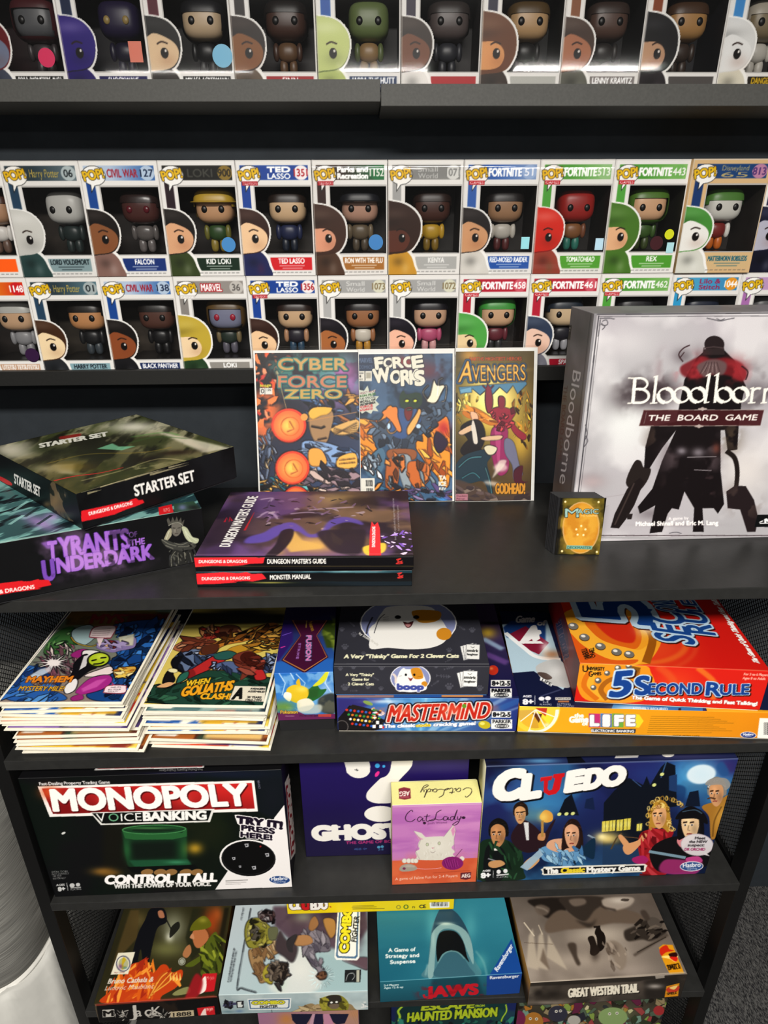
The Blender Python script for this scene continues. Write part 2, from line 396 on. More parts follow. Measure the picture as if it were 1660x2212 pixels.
def game(name, label, cat, p, base, paint={}, du=None, lid='T', tray='d8d0c0', group=None, sidecol=None, px=1.35, skirt=.0025, m=None):
    """a card game box: lid with the printing, tray showing under it"""
    x, y, z, yaw, w_, d_, h_, lean = p
    root = empty(name, (x, y, z), (-lean, 0, yaw), label, cat, group)
    W = Matrix.Translation((x, y, z)) @ Matrix.Rotation(yaw, 4, 'Z') @ Matrix.Rotation(-lean, 4, 'X')
    e = proj([W @ Vector((0, 0, h_ / 2)), W @ Vector((w_, 0, h_ / 2))]); k = px * w_ / np.linalg.norm(e[1] - e[0])
    g = skirt
    if lid == 'T':
        me = panel_mesh('lid', (w_, d_, h_ - g), du or k, paint, base, (0, 0, g), W, sidecol=sidecol); tr = (.0015, w_ - .0015, .0015, d_ - .0015, 0, g + .001)
    else:
        me = panel_mesh('lid', (w_, d_ - g, h_), du or k, paint, base, (0, 0, 0), W, sidecol=sidecol); tr = (.0015, w_ - .0015, d_ - g - .001, d_, .0, h_ - .0015)
    link('lid', me, m or PRINT, root)
    box_obj('tray', tr, mat('tray_card_' + tray, tray, rough=.6, noise=.05), root, 0)
    return root
# ------------------------------------------------------------------ setting: wall, floor
FLOOR, WALLY = -.13, 1.252
def plane_obj(name, V, m):
    me = bpy.data.meshes.new(name); me.from_pydata(V, [], [list(range(len(V)))]); o = link(name, me, m); o['kind'] = 'structure'; return o
plane_obj('wall_back', [(-2.2, WALLY, FLOOR), (2.2, WALLY, FLOOR), (2.2, WALLY, 2.75), (-2.2, WALLY, 2.75)], mat('dark_slate_wall_paint', '2e3338', rough=.75, spec=.2, noise=.08, nscale=30, bump=.08, bscale=350))
CARPET = mat('dark_grey_carpet', '3e3e40', rough=.95, spec=.1)
nt = CARPET.node_tree; b_ = nt.nodes['Principled BSDF']; tc_ = nt.nodes['Texture Coordinate']
n1 = nt.nodes.new('ShaderNodeTexNoise'); n1.inputs['Scale'].default_value = 420; n1.inputs['Detail'].default_value = 3
mp_ = nt.nodes.new('ShaderNodeMapping'); mp_.inputs['Scale'].default_value = (1, .35, 1); mp_.inputs['Rotation'].default_value = (0, 0, .6)
nt.links.new(tc_.outputs['Object'], mp_.inputs[0]); nt.links.new(mp_.outputs[0], n1.inputs['Vector'])
cr_ = nt.nodes.new('ShaderNodeValToRGB'); cr_.color_ramp.elements[0].position = .36; cr_.color_ramp.elements[0].color = (.012, .012, .014, 1)
cr_.color_ramp.elements[1].position = .68; cr_.color_ramp.elements[1].color = (.13, .127, .122, 1)
nt.links.new(n1.outputs['Fac'], cr_.inputs[0]); nt.links.new(cr_.outputs[0], b_.inputs['Base Color'])
k_ = nt.nodes.new('ShaderNodeBump'); k_.inputs['Strength'].default_value = .6; k_.inputs['Distance'].default_value = .004
nt.links.new(n1.outputs['Fac'], k_.inputs['Height']); nt.links.new(k_.outputs[0], b_.inputs['Normal'])
plane_obj('floor', [(-2.2, -1.2, FLOOR), (2.2, -1.2, FLOOR), (2.2, WALLY, FLOOR), (-2.2, WALLY, FLOOR)], CARPET)

# ------------------------------------------------------------------ wall ledges
LY = 1.12
def ledge(name, label, x0, x1, ztop, zbot, front, m):
    r = empty(name, ((x0 + x1) / 2, LY, zbot), (0, 0, 0), label, 'shelf', 'picture ledges on the wall'); cx = (x0 + x1) / 2; hw = (x1 - x0) / 2
    box_obj('ledge_board', (-hw, hw, .012 + front, WALLY - LY - .001, 0, .006), m, r)
    box_obj('front_lip', (-hw, hw, front, .012 + front, 0, ztop - zbot), m, r)
    box_obj('back_rail', (-hw, hw, WALLY - LY - .012, WALLY - LY - .001, .006, .05), m, r)
    return r
ledge('wall_ledge', 'dark grey picture ledge high on wall, its end butting against the slightly lower ledge', -.95, .0265, 1.8465, 1.8185, 0, LEDGE)
ledge('wall_ledge', 'dark grey picture ledge high on wall, set slightly lower, under the bowler hat box', .0275, .95, 1.8405, 1.8125, -.003, LEDGE)
ledge('wall_ledge', 'black picture ledge under the double row of boxed figures', -.95, .95, 1.427, 1.4022, 0, LEDGEB)

# ------------------------------------------------------------------ bookcase
TOP, S2, S3, S4, S5 = 1.209, .934, .617, .313, .004
BX0, BX1, BY0, BY1 = -.566, .6505, .735, 1.10
bc = empty('bookcase', (0, BY0, FLOOR), (0, 0, 0), 'black bookcase with open shelves and woven wire mesh sides', 'bookcase')
def bpart(name, x0, x1, y0, y1, z0, z1, m=BLACKW, bev=.001): return box_obj(name, (x0, x1, y0 - BY0, y1 - BY0, z0 - FLOOR, z1 - FLOOR), m, bc, bev)
bpart('top_board', BX0 - .012, BX1 + .012, BY0, BY1 + .02, TOP - .018, TOP)
for z in (S2, S3, S4, S5): bpart('shelf', BX0 + .0216, BX1 - .0216, BY0, BY1, z - .018, z)
for x in (BX0, BX1 - .0214):
    for y in (BY0 + .004, BY1 - .03): bpart('post', x, x + .0214, y, y + .03, FLOOR, TOP - .0185, BLACKM)
for x in (BX0 + .005, BX1 - .017):
    for z in (S2 - .018, S3 - .018, S4 - .018): bpart('side_rail', x, x + .012, BY0 + .0345, BY1 - .0305, z, z + .02, BLACKM)
def wire_panel(x, z0, z1, y0=BY0 + .0345, y1=BY1 - .0305, c=.0085):
    ny, nz = int((y1 - y0) / c), int((z1 - z0) / c); V, F = [], []
    me = bpy.data.meshes.new('wire_mesh'); bm = bmesh.new(); g = {}
    def v(i, j):      # diamond lattice
        if (i, j) not in g: g[(i, j)] = bm.verts.new((x - 0, y0 - BY0 + (y1 - y0) * i / (2 * ny), z0 - FLOOR + (z1 - z0) * j / (2 * nz)))
        return g[(i, j)]
    for i in range(1, 2 * ny):
        for j in range(1, 2 * nz):
            if (i + j) % 2 == 0: continue
            bm.faces.new((v(i - 1, j), v(i, j - 1), v(i + 1, j), v(i, j + 1)))
    o = bm_obj('wire_mesh', bm, WIREM, bc); w_ = o.modifiers.new('w', 'WIREFRAME'); w_.thickness = .0019; w_.use_boundary = True; w_.use_even_offset = False
for x in (BX0 + .0107, BX1 - .0107):
    for a, b in ((S5 + .003, S4 - .018), (S4 + .003, S3 - .018), (S3 + .003, S2 - .018), (S2 + .003, TOP - .019)): wire_panel(x, a, b)

# ------------------------------------------------------------------ drum stool at the side of the bookcase
FABRIC = mat('grey_woven_fabric', '6e6d69', rough=.9, spec=.15)
nt = FABRIC.node_tree; b_ = nt.nodes['Principled BSDF']; tc_ = nt.nodes['Texture Coordinate']
mp_ = nt.nodes.new('ShaderNodeMapping'); mp_.inputs['Scale'].default_value = (14, 14, 420); nt.links.new(tc_.outputs['Object'], mp_.inputs[0])
n1 = nt.nodes.new('ShaderNodeTexNoise'); n1.inputs['Scale'].default_value = 1; n1.inputs['Detail'].default_value = 5; nt.links.new(mp_.outputs[0], n1.inputs['Vector'])
cr_ = nt.nodes.new('ShaderNodeValToRGB'); cr_.color_ramp.elements[0].position = .35; cr_.color_ramp.elements[0].color = (*lin(hx('656460')), 1); cr_.color_ramp.elements[1].position = .72; cr_.color_ramp.elements[1].color = (*lin(hx('94938d')), 1)
nt.links.new(n1.outputs['Fac'], cr_.inputs[0]); nt.links.new(cr_.outputs[0], b_.inputs['Base Color'])
WHITEP = mat('white_crumpled_cloth', 'bdbcb6', rough=.7, spec=.3, noise=.04, nscale=40)
def lathe(bm, prof, cx, cy, n=64):
    rings = [[bm.verts.new((cx + r * math.cos(2 * math.pi * i / n), cy + r * math.sin(2 * math.pi * i / n), z)) for i in range(n)] for r, z in prof]
    for a, b in zip(rings, rings[1:]):
        for i in range(n): bm.faces.new((a[i], a[(i + 1) % n], b[(i + 1) % n], b[i]))
    if prof[0][0] > 0: bm.faces.new(rings[0][::-1])
    if prof[-1][0] > 0: bm.faces.new(rings[-1])
# ------------------------------------------------------------------ boxed vinyl figures
PY = 1.137
def figure(x, y, z, f, name, label, group, sc=1.0):
    skin, hair, body, leg = f['skin'], f.get('hair'), f['body'], f.get('leg', f['body'])
    vm = lambda c: mat('vinyl_' + c, c, rough=f.get('rough', .38), spec=.5)
    r = empty(name, (x, y, z), (0, 0, f.get('turn', 0)), label, 'figure', group); r.scale = (sc, sc, sc)
    def part(n, c, *shapes, e=.7, keep=None, seg=(18, 12)):
        bm = bmesh.new()
        for cc, rr in shapes: superell(bm, cc, rr, e, seg[0], seg[1], keep)
        return bm_obj(n, bm, vm(c), r, True)
    for s in (-1, 1): part('leg', leg, ((s * .0068, .001, .0105), (.006, .0065, .0105)), e=.75, seg=(12, 8))
    part('torso', body, ((0, 0, .029), (.0145, .010, .0125)), e=.8)
    for s in (-1, 1): part('arm', f.get('arm', body), ((s * .0165, -.002, .029), (.0046, .0055, .0115)), e=.9, seg=(12, 8))
    hd = part('head', skin, ((0, 0, .0645), (.0285, .0245, .0235)), e=.62, seg=(28, 18))
    for s in (-1, 1):
        e_ = part('eye', f.get('eye', '0a0808'), ((s * .0128, -.0238, .0615), (.0046, .0024, .0052)), e=1, seg=(12, 8)); e_.parent = hd
    st = f.get('style', 'cap')
    if st != 'bald' and hair:
        k = {'cap': 1.07, 'afro': 1.32, 'long': 1.08, 'hat': 1.12, 'hood': 1.14}[st]
        def keep(p):
            if st == 'hood': return not (p.y < -.35 and -.8 < p.z < .35 and abs(p.x) < .8)
            if st == 'long': return p.z > .25 or (p.y > -.35) or (abs(p.x) > .86 and p.y > -.75)
            return p.z > {'cap': .22, 'hat': .12}.get(st, .3) or (p.y > -.05 and p.z > -.55) or (abs(p.x) > .9 and p.z > .05)
        part('hat' if st in ('hat', 'hood') else 'hair', hair, ((0, .0008, .0650), (.0285 * k, .0245 * k, .0235 * (k + .02))), e=.62 if st != 'afro' else .85, keep=keep, seg=(40, 34))
        if st == 'hat': part('hat_brim', f.get('brim', hair), ((0, -.004, .0715), (.037, .035, .0022)), e=.9)
    return r
def poly_in(c, p, sm=True):
    q = pts(p); q = smooth_pts(q) if sm else q
    return c._fill([(c.grid(q), True)], (0, c.nx, 0, c.ny), 1) > .5
HEADS = {'round': ('-30,58 4,57 24,61 36,72 39,86 35,101 26,110 8,113 -30,113', '-30,80 -4,79 8,74 20,77 31,83 36,91 34,101 25,109 8,112 -30,112'),
         'afro': ('-30,50 8,49 30,56 43,70 44,88 37,103 27,111 8,114 -30,114', '-30,86 0,85 18,84 26,88 30,95 27,104 20,110 0,112 -30,112'),
         'hood': ('-30,54 6,52 28,58 41,72 43,92 36,107 26,113 8,115 -30,115', '-30,84 0,82 16,82 26,88 29,97 25,106 16,110 0,111 -30,111')}
def pop_front(d):
    W_, H_ = 100, 141
    def fn(c):
        c.unit(W_, H_); base = d.get('card', 'e9e7e4'); hc = d.get('hdr', '8a8a8a'); sc_ = d.get('stripe', hc)
        c.R(5.5, 6, 96, 23, hc); c.R(6, 20, 17.5, 66, sc_)
        if d.get('hdr2'): c.G((40, 0), hc, (90, 0), d['hdr2'], 1, [(24, 6), (96, 6), (96, 23), (24, 23)])
        hole = c._fill([(c.grid([(23, 30), (98.4, 30), (98.4, 113), (23, 113)]), True)], (0, c.nx, 0, c.ny), 1) > .5
        c.R(22.2, 29, 99, 114, 'b9b7b4')
        # head portrait and body printed at the lower corner
        ol, fc = HEADS[d.get('head', 'round')]; o2 = pts(ol); cen = np.array([6, 85]); out = cen + (o2 - cen) * 1.055
        bd = pts('-8,108 20,109 31,116 36,128 37,143 -8,143'); bo = pts('-8,104 22,106 34,114 39.5,128 40,143 -8,143')
        c.R(0, 114, 100, 141, base)
        c.R(38, 117.5, 95.5, 134, d.get('bar', hc))
        c.P(bo, 'f4f3f0', sm=1); c.P(out, 'f4f3f0', sm=1)
        c.P(bd, d.get('pbody', d['body']), sm=1); c.B(14, 124, 9, 7, '000', .25); c.B(24, 132, 6, 8, d.get('pbody2', 'fff'), .18)
        c.P(ol, d.get('phair') or d.get('hair') or d['skin'], sm=1)
        c.B(10, 64, 18, 7, 'fff', .10); c.B(0, 75, 22, 6, '000', .18, -8)
        ps = d.get('pskin', d['skin'])
        if d.get('style') == 'bald' or not d.get('hair'): c.P(o2 * [1, .98] + [0, 1], ps, sm=1); c.B(20, 100, 14, 8, '000', .12); c.B(12, 68, 20, 7, 'fff', .22)
        else: c.P(fc, ps, sm=1); c.B(22, 102, 12, 8, '7a3a20', .16)
        c.E(19, 94, 4.6, 5.6, '120c0a'); c.E(20.6, 91.6, 1.3, 1.5, 'e8e4e0'); c.L('11,85 17,82.5 24,84.5', 1.7, '2a1a14', .9, sm=1)
        m = poly_in(c, out) | poly_in(c, bo)
        c.hole = hole & ~m
        # speech bubble mark, title, number
        c.P('11,25 19,27 11,38', '2a2a2a'); c.E(17.5, 17.5, 15.4, 11.8, '2a2a2a'); c.E(17.5, 17.5, 14.7, 11.1, 'f6f5f2'); c.P('12.2,26 18,27 12,35.5', 'f6f5f2')
        c.T('POP!', (5, 23.4), (31, 19.6), 10.6, 'e6bd22', fat=.035, ow=.055, oc='2e2412', sh=-.05)
        if d.get('pill'): c.R(7, 24.6, 28, 29.6, d.get('pillc', 'b3202a')); c.T(d['pill'], (8.4, 28.5), (26.6, 28.5), 2.9, 'fff', fat=.02)
        t = d.get('title', [])
        for i, q in enumerate(t):
            n = len(t); y = 19.2 if n == 1 else (13.8, 21.6)[i]; hgt = 9.2 if n == 1 else 6.0; x0, x1 = d.get('tx', (36, 73))
            c.T(q, (x0, y), (x1, y), hgt, d.get('tcol', 'fff'), fat=d.get('tfat', .03), ow=d.get('tow', 0), oc=d.get('toc', '000'))
        if d.get('num'):
            if d.get('nbg'): c.E(86.5, 14.6, 9.6, 8.6, d['nbg'])
            nw = 2.75 * len(d['num']) * (.82 if len(d['num']) > 3 else 1); c.T(d['num'], (86 - nw, 18.8), (86 + nw, 18.8), 8.6, d.get('ncol', 'fff'), fat=.015)
        nm = d.get('name')
        if nm:
            wd = min(52, 3.6 * len(nm) + 4); c.T(nm, (67 - wd / 2, 125.3), (67 + wd / 2, 125.3), 6.4, d.get('barcol', 'fff'), fat=.025)
            for k, y in enumerate((128.4, 131.6)): c.L([(50 + 4 * k, y), (85 - 3 * k, y)], 1.3, d.get('barcol', 'fff'), .5)
        for k in range(9): c.R(40 + k * 6.2, 136.3, 44.5 + k * 6.2, 137.6, '555', .55)
        c.L('0,.6 100,.6', 1.2, 'cfccc8', .8); c.L('.5,0 .5,141', 1.0, 'c8c5c1', .8)
    return fn
STK = {}
def sticker(root, x, z, r, cols, square=False):
    bm = bmesh.new(); n = 4 if square else 28
    v = [bm.verts.new((x + r * (1 if not square else 1.25) * math.cos(2 * math.pi * (i + (.5 if square else 0)) / n) * (1 if not square else .8), -.0012, z + r * math.sin(2 * math.pi * (i + (.5 if square else 0)) / n) * (1 if not square else 1.35))) for i in range(n)]
    f = bm.faces.new(v[::-1] if False else v); bmesh.ops.inset_region(bm, faces=[f], thickness=r * .22)
    bm.normal_update()
    o = bm_obj('sticker', bm, None, root)
    for c in cols: o.data.materials.append(mat('sticker_' + c, c, rough=.35))
    big = max(o.data.polygons, key=lambda p: p.area)
    for p in o.data.polygons: p.material_index = 0
    big.material_index = 1
def pop_box(x0, x1, zb, d, label, flabel, group, H=.1675, y=PY, sleeve=False):
    w_, dp = x1 - x0 - .0012, .088
    root = empty('figure_box', (x0, y, zb), (0, 0, 0), label, 'box', group); W = Matrix.Translation((x0, y, zb))
    card = d.get('card', 'e9e7e4')
    me = panel_mesh('carton', (w_, dp, H), .00105, {'F': pop_front(d)}, card, (0, 0, 0), W); link('carton', me, PRINT, root)
    u = w_ / 100; v = H / 141
    # dark inner tray: five walls and the raised insert the figure stands on
    bm = bmesh.new(); g = .0012; a, b, c, e = g, w_ - g, H - 30 * v + .004, 14 * v
    P = [bm.verts.new(q) for q in [(a, .0015, e), (b, .0015, e), (b, dp - g, e), (a, dp - g, e), (a, .0015, c), (b, .0015, c), (b, dp - g, c), (a, dp - g, c)]]
    for q in ((0, 1, 2, 3), (7, 6, 5, 4), (3, 2, 6, 7), (0, 3, 7, 4), (2, 1, 5, 6)): bm.faces.new([P[i] for i in q])
    bm_obj('inner_tray', bm, mat('inner_card_' + d.get('inner', '2a2421'), d.get('inner', '2a2421'), rough=.5, noise=.25, nscale=45), root)
    box_obj('insert', (22 * u, w_ - .004, .006, dp - .004, e + .0005, 28.5 * v), mat('dark_plastic_insert', '1d1a18', rough=.3, noise=.2), root, .001)
    bm = bmesh.new(); add_box(bm, 22.4 * u, 98.8 * u, .0005, .0009, H - 113.8 * v, H - 29.4 * v); bm_obj('window', bm, CLEAR, root)
    if sleeve:
        bm = bmesh.new(); n = 14; g = .0016; rows = []
        for i in range(n + 1):
            z = -.0003 + (H + .001) * i / n; bul = .0035 * max(0, (z / H - .78) / .22) ** 2 + .0035 * max(0, (.12 - z / H) / .12) ** 2 
            rows.append([bm.verts.new((q, -g - .001 + bul * .55, z)) for q in (.0002, w_ - .0002)])
        for p_, q_ in zip(rows, rows[1:]): bm.faces.new((p_[0], p_[1], q_[1], q_[0]))
        t = [bm.verts.new((.0002, dp - .002, H + .0007)), bm.verts.new((w_ - .0002, dp - .002, H + .0007))]; bm.faces.new((rows[-1][0], rows[-1][1], t[1], t[0]))
        bm_obj('protector_sleeve', bm, SLEEVE, root, True)
    for s in d.get('stk', []): sticker(root, s[0] * u, H - s[1] * v, s[2] * u, s[3], len(s) > 4)
    fx = .625 * w_
    figure(x0 + fx, y + .046, zb + 28.5 * v + .0006, d, 'vinyl_figure', flabel, group + ', the figures inside', 1.06)
    return root
TV, GM = dict(pill='TELEVISION', pillc='b3202a'), dict(pill='GAMES', pillc='c0202c')
FN = dict(tx=(33, 76), tfat=.05)
ROW1 = [
 (-108, dict(hdr='e8b020', bar='ff6a1c', barcol='fff', skin='b98d6c', hair='4a2a1e', body='e0dcd6', leg='6a5246'), 'white figure box with an orange name panel beside the bald head box', 'figure in a white shirt behind the orange name panel'),
 (51, dict(hdr='33434c', stripe='2c4962', hdr2='6f7f86', title=['Harry Potter'], tcol='c9b25a', tx=(36, 74), tfat=0, num='06', nbg='b9c4c6', ncol='2c3438', name='LORD VOLDEMORT', bar='93a9ad', barcol='1c2a30', skin='cfcec9', style='bald', body='24302f', pbody='33504e', inner='3a322b', turn=-.1), 'white figure box with a pale bald head printed at its corner', 'pale bald figure in a dark green robe'),
 (211, dict(hdr='b9c9de', hdr2='3f6fae', stripe='1c4d97', title=['CIVIL WAR'], tcol='a3263a', tx=(35, 74), tfat=.02, num='127', nbg='b9cbe0', ncol='1d2f52', name='FALCON', bar='1d3a7c', skin='4b2a26', hair='2a1c1a', body='5d5856', leg='6a6463', eye='5a1620', pskin='8b5a38', phair='1c1512', pbody='8a6b62', rough=.25), 'white figure box with a red title, blue name panel and brown face, upper row', 'dark figure in shiny grey armour with red eyes'),
 (371, dict(hdr='15140f', stripe='2a1620', title=['LOKI'], tcol='45453f', tx=(38, 70), tfat=.02, num='900', nbg='8c7430', ncol='2c2410', name='KID LOKI', bar='14301f', skin='c99a72', hair='b8962e', body='2f4a24', arm='6d6a2c', leg='8d7a30', style='hat', phair='1a1411', pskin='dcab85', pbody='3c4a24', stk=[(83, 101, 9.5, ('f4f3ef', '3f86c4'))]), 'white figure box with a black header bar and a round crown sticker on its window', 'figure in a gold cap and green coat'),
 (529, dict(hdr='1d4a9c', title=['TED', 'LASSO'], tx=(42, 72), tfat=.04, num='1351', nbg='f4eeee', ncol='b5202c', name='TED LASSO', bar='d3242c', skin='d9b68e', hair='241812', body='232a4a', leg='1a2230', phair='3a2018', pskin='efcba3', pbody='232a5c', pbody2='b3202a', inner='2b231d', **TV), 'white figure box with a blue header and a red name panel, upper row', 'dark haired figure in navy jacket behind the red name panel'),
 (684, dict(hdr='3a2a22', stripe='3a2420', hdr2='2e7a4a', title=['Parks and', 'Recreation'], tx=(34, 74), tfat=.05, num='1152', nbg='2e7a4a', ncol='f2f2ea', name='RON WITH THE FLU', bar='b07a3c', skin='c79a84', hair='1b1c22', style='hat', brim='14151a', body='6a5c48', leg='5b4f40', arm='75664f', phair='4b3227', pskin='e2a98c', pbody='5a4030', head='hood', stk=[(84, 99, 10, ('f4f3ef', '3f86c4'))], **TV), 'white figure box with a brown header and a brown winter cap printed on it', 'figure in a dark winter cap and khaki coat'),
 (839, dict(hdr='8f8f8d', stripe='a9a9a8', title=['Small', 'World'], tcol='c9c9c7', tx=(40, 66), tfat=0, num='1071', nbg='d9d9d6', ncol='8d8d8b', name='KENYA', bar='b4b4b2', barcol='efefed', skin='4d2d24', hair='2c1b16', body='c99f2c', leg='8a6c22', style='cap', phair='3b241b', pskin='64382a', pbody='cfa03a', head='afro', inner='26221e'), 'white figure box with a grey header and a large round afro printed on it', 'dark skinned figure in a yellow dress'),
 (994, dict(hdr='3a66ad', hdr2='8da4c8', title=['FORTNITE'], num='51', nbg='9fb4d4', ncol='f2f4f8', name='RED-NOSED RAIDER', bar='2a5fae', skin='a9805e', hair='1d1817', style='long', body='c9c3b8', leg='5a2626', phair='241d1c', pskin='d0a27a', pbody='d9d6d0', stk=[(88, 101, 8, ('3d6fd0', '9fe0e8'), 1)], **FN, **GM), 'white figure box with a blue header and black swept hair printed on it', 'black haired figure in a pale shirt and maroon trousers'),
 (1149, dict(hdr='58a040', hdr2='9cc48a', stripe='57a544', title=['FORTNITE'], num='513', nbg='9cc48a', ncol='f2f6ee', name='TOMATOHEAD', bar='5fa83c', skin='a3221c', hair='8a1c18', style='bald', body='8a5a34', leg='2f7a6a', arm='7a4a30', pskin='cf3122', pbody='a04a3a', pbody2='2f8a4a', inner='1f1b18', stk=[(91, 103, 8, ('3d6fd0', 'c0e0f0'), 1)], **FN, **GM), 'white figure box with a green header and a smooth red head printed on it', 'red headed figure in brown and teal'),
 (1301, dict(hdr='58a040', hdr2='8cc070', stripe='57a544', title=['FORTNITE'], num='443', nbg='7cb864', ncol='f2f6ee', name='REX', bar='57a038', skin='d9ab84', hair='4d7426', style='hood', body='3c5a26', leg='3c4a24', phair='4f7a2c', pskin='e2b48c', pbody='4f7a2c', head='hood', inner='1f1d18', stk=[(86, 91, 6.5, ('e2e21c', 'd3d81c')), (70, 102, 9, ('6a1c28', '3c1018')), (90, 108, 7, ('3d6fd0', 'b0e0e8'), 1)], **FN, **GM), 'white figure box with a green header and a green hood printed on it', 'figure in a green hood behind a round yellow sticker'),
 (1454, dict(card='d9b98c', hdr='22487c', stripe='1d3f74', title=['Disneyland', '65'], tcol='b9a878', tx=(38, 72), tfat=0, num='813', nbg='c08aa8', ncol='5a3a7a', name='MATTERHORN BOBSLEDS', bar='d6b98c', barcol='2a6a7a', skin='d9d7cf', hair='4e7f34', style='cap', body='7a2420', arm='e0ded6', leg='c9661c', pskin='ecebe6', phair='4f9440', pbody='d9d9d0'), 'tan figure box with a navy stripe standing forward of the white ones', 'white faced figure in a green cap and red vest'),
 (1614, dict(hdr='2a2a4a', stripe='2a2a4a', title=[], name='', skin='5a5a70', hair='17182c', style='hood', body='17182c', pskin='b9b9c8', phair='20223c', inner='20202a'), 'white figure box ending the upper row beside the tan box', 'dark navy hooded figure at the row end'),
]
ROW2 = [
 (-105, dict(hdr='e8a020', hdr2='d93a1c', title=[], num='1148', nbg='d0242a', ncol='fff', name='UTETSU TETSUTETSU', bar='c9a58a', barcol='f6f2ee', skin='cfa884', hair='b9b9b4', body='8f8f92', pskin='d9b08c', phair='c9c9c4', stk=[(88, 105, 10, ('4a1c48', '30123a'))]), 'white figure box with an orange header under the orange name panel box', 'grey haired figure behind a round purple sticker'),
 (54, dict(hdr='33434c', stripe='2c4962', hdr2='5f7f8a', title=['Harry Potter'], tcol='c9b25a', tx=(36, 72), tfat=0, num='01', nbg='a9b4b6', ncol='2c3438', name='HARRY POTTER', bar='8fb0b8', barcol='28323a', skin='c98e5c', hair='17120f', body='17181a', leg='3a4248', arm='1b1c1e', phair='4a2f1d', pskin='f0d9b2', pbody='2c2f33', inner='3a332a'), 'white figure box with a pale face and flat brown hair printed on it', 'black haired figure in a dark cloak'),
 (214, dict(hdr='b9c9de', hdr2='3f6fae', stripe='1c4d97', title=['CIVIL WAR'], tcol='a3263a', tx=(35, 72), tfat=.02, num='138', nbg='b9cbe0', ncol='1d2f52', name='BLACK PANTHER', bar='1c3060', skin='54342a', hair='171210', body='141315', phair='1a1412', pskin='90502d', pbody='1c1b1f', inner='453c33'), 'white figure box with a dark blue name panel and a brown face with cropped hair', 'brown faced figure in a glossy black suit'),
 (373, dict(hdr='9a948f', stripe='8f8a86', title=['MARVEL'], tcol='fff', tx=(38, 66), tfat=.04, tow=.11, toc='b3262e', num='36', nbg='c4c0bb', ncol='6a6664', name='LOKI', bar='9a9690', skin='7c7f98', hair='5a4320', eye='a01c34', body='26332b', leg='5d5a66', arm='7a6a4a', style='hood', phair='c4ac42', pskin='f0d6b0', pbody='2d4a2c', head='hood', inner='191617', pill='MARVEL', pillc='d8d4d0'), 'white figure box with a grey stripe and a mustard yellow cap printed on it', 'blue faced figure in a dark bronze hood with red eyes'),
 (532, dict(hdr='1d4a9c', title=['TED', 'LASSO'], tx=(42, 72), tfat=.04, num='1356', nbg='f4eeee', ncol='b5202c', name='TED LASSO', bar='d3242c', skin='d9b48c', hair='2a1a14', body='2a2630', arm='b98a68', leg='26445c', phair='3a2018', pskin='efcba3', pbody='232a5c', inner='2a231e', stk=[(80, 112, 9.5, ('9fb8c4', '6fa0bc'))], **TV), 'white figure box with a blue header behind the pink and black comic', 'dark haired figure with folded arms in blue trousers'),
 (687, dict(hdr='a9a9a8', stripe='b4b4b3', title=['Small', 'World'], tcol='dddddb', tx=(40, 66), tfat=0, num='1073', nbg='d9d9c6', ncol='8d7d5b', name='', bar='b4b4b2', skin='a66f49', hair='1a1315', style='long', body='d8cfc0', leg='c08a2c', arm='a66f49', phair='17121a', pskin='ad6e40', inner='241f1a'), 'white figure box with a grey header and a tan black-haired face', 'black long haired figure in a white top and mustard skirt'),
 (841, dict(hdr='a9a9a8', stripe='b4b4b3', title=['Small', 'World'], tcol='dddddb', tx=(40, 66), tfat=0, num='1072', nbg='d9d9c6', ncol='8d7d5b', name='', bar='b4b4b2', skin='d4a98a', hair='131017', style='long', body='c0567a', leg='d8a0a0', phair='17121e', pskin='f0bda4', inner='1f1c19'), 'white figure box with a grey header and a pink black-haired face', 'black fringed figure in a pink robe'),
 (994, dict(hdr='b9243c', stripe='b9243c', title=['FORTNITE'], num='458', nbg='d36070', ncol='fff', name='', bar='b9243c', skin='d9ae88', hair='3f9a3c', style='long', body='6a2a34', leg='2a2a2e', phair='58a850', pskin='e8cfa4', pbody='d8508c', head='hood', inner='241d1a', **FN, **GM), 'white figure box with a red header and bright green hair printed on it', 'green haired figure under a dark red cap'),
 (1147, dict(hdr='b9243c', stripe='b9243c', title=['FORTNITE'], num='461', nbg='d36070', ncol='fff', name='SPARKLE', bar='b9243c', skin='d9bd98', hair='1d2733', style='cap', body='26262e', leg='a0a0a6', phair='39455c', pskin='ecc9b6', pbody='8a8a96', inner='26241f', **FN, **GM), 'white figure box with a red header and slate blue hair printed on it', 'freckled pale figure with dark blue hair'),
 (1300, dict(hdr='58a040', hdr2='8cc070', stripe='57a544', title=['FORTNITE'], num='462', nbg='7cb864', ncol='f2f6ee', name='', bar='57a038', skin='8a2a24', hair='232326', style='hood', body='3a2a2a', pskin='d9c9b0', phair='6a6a5a', inner='14171a', **FN, **GM), 'white figure box with a green header peeking over the large grey game box', 'figure in a dark hood over the large grey game box'),
 (1455, dict(hdr='52a6cc', hdr2='3f8fc0', stripe='3aa0cf', title=['Lilo &', 'Stitch'], tcol='a02a5a', tx=(40, 70), tfat=.02, num='1044', nbg='e8a030', ncol='fff', name='', bar='52a6cc', skin='2a3a5a', hair='1a2236', style='cap', body='24304c', phair='2a4a7a', pskin='6a8ab0', inner='131a20'), 'white figure box with a sky blue header and stripe', 'dark blue figure behind the sky blue stripe'),
 (1604, dict(hdr='c4a0c8', stripe='b078b4', title=[], name='', skin='8a8a88', hair='5a5a5c', style='cap', body='6a6a6a', pskin='b0b0b0', inner='3a3b3c'), 'white figure box with a lilac stripe at the end of the lower row', 'grey figure behind the lilac stripe'),
]
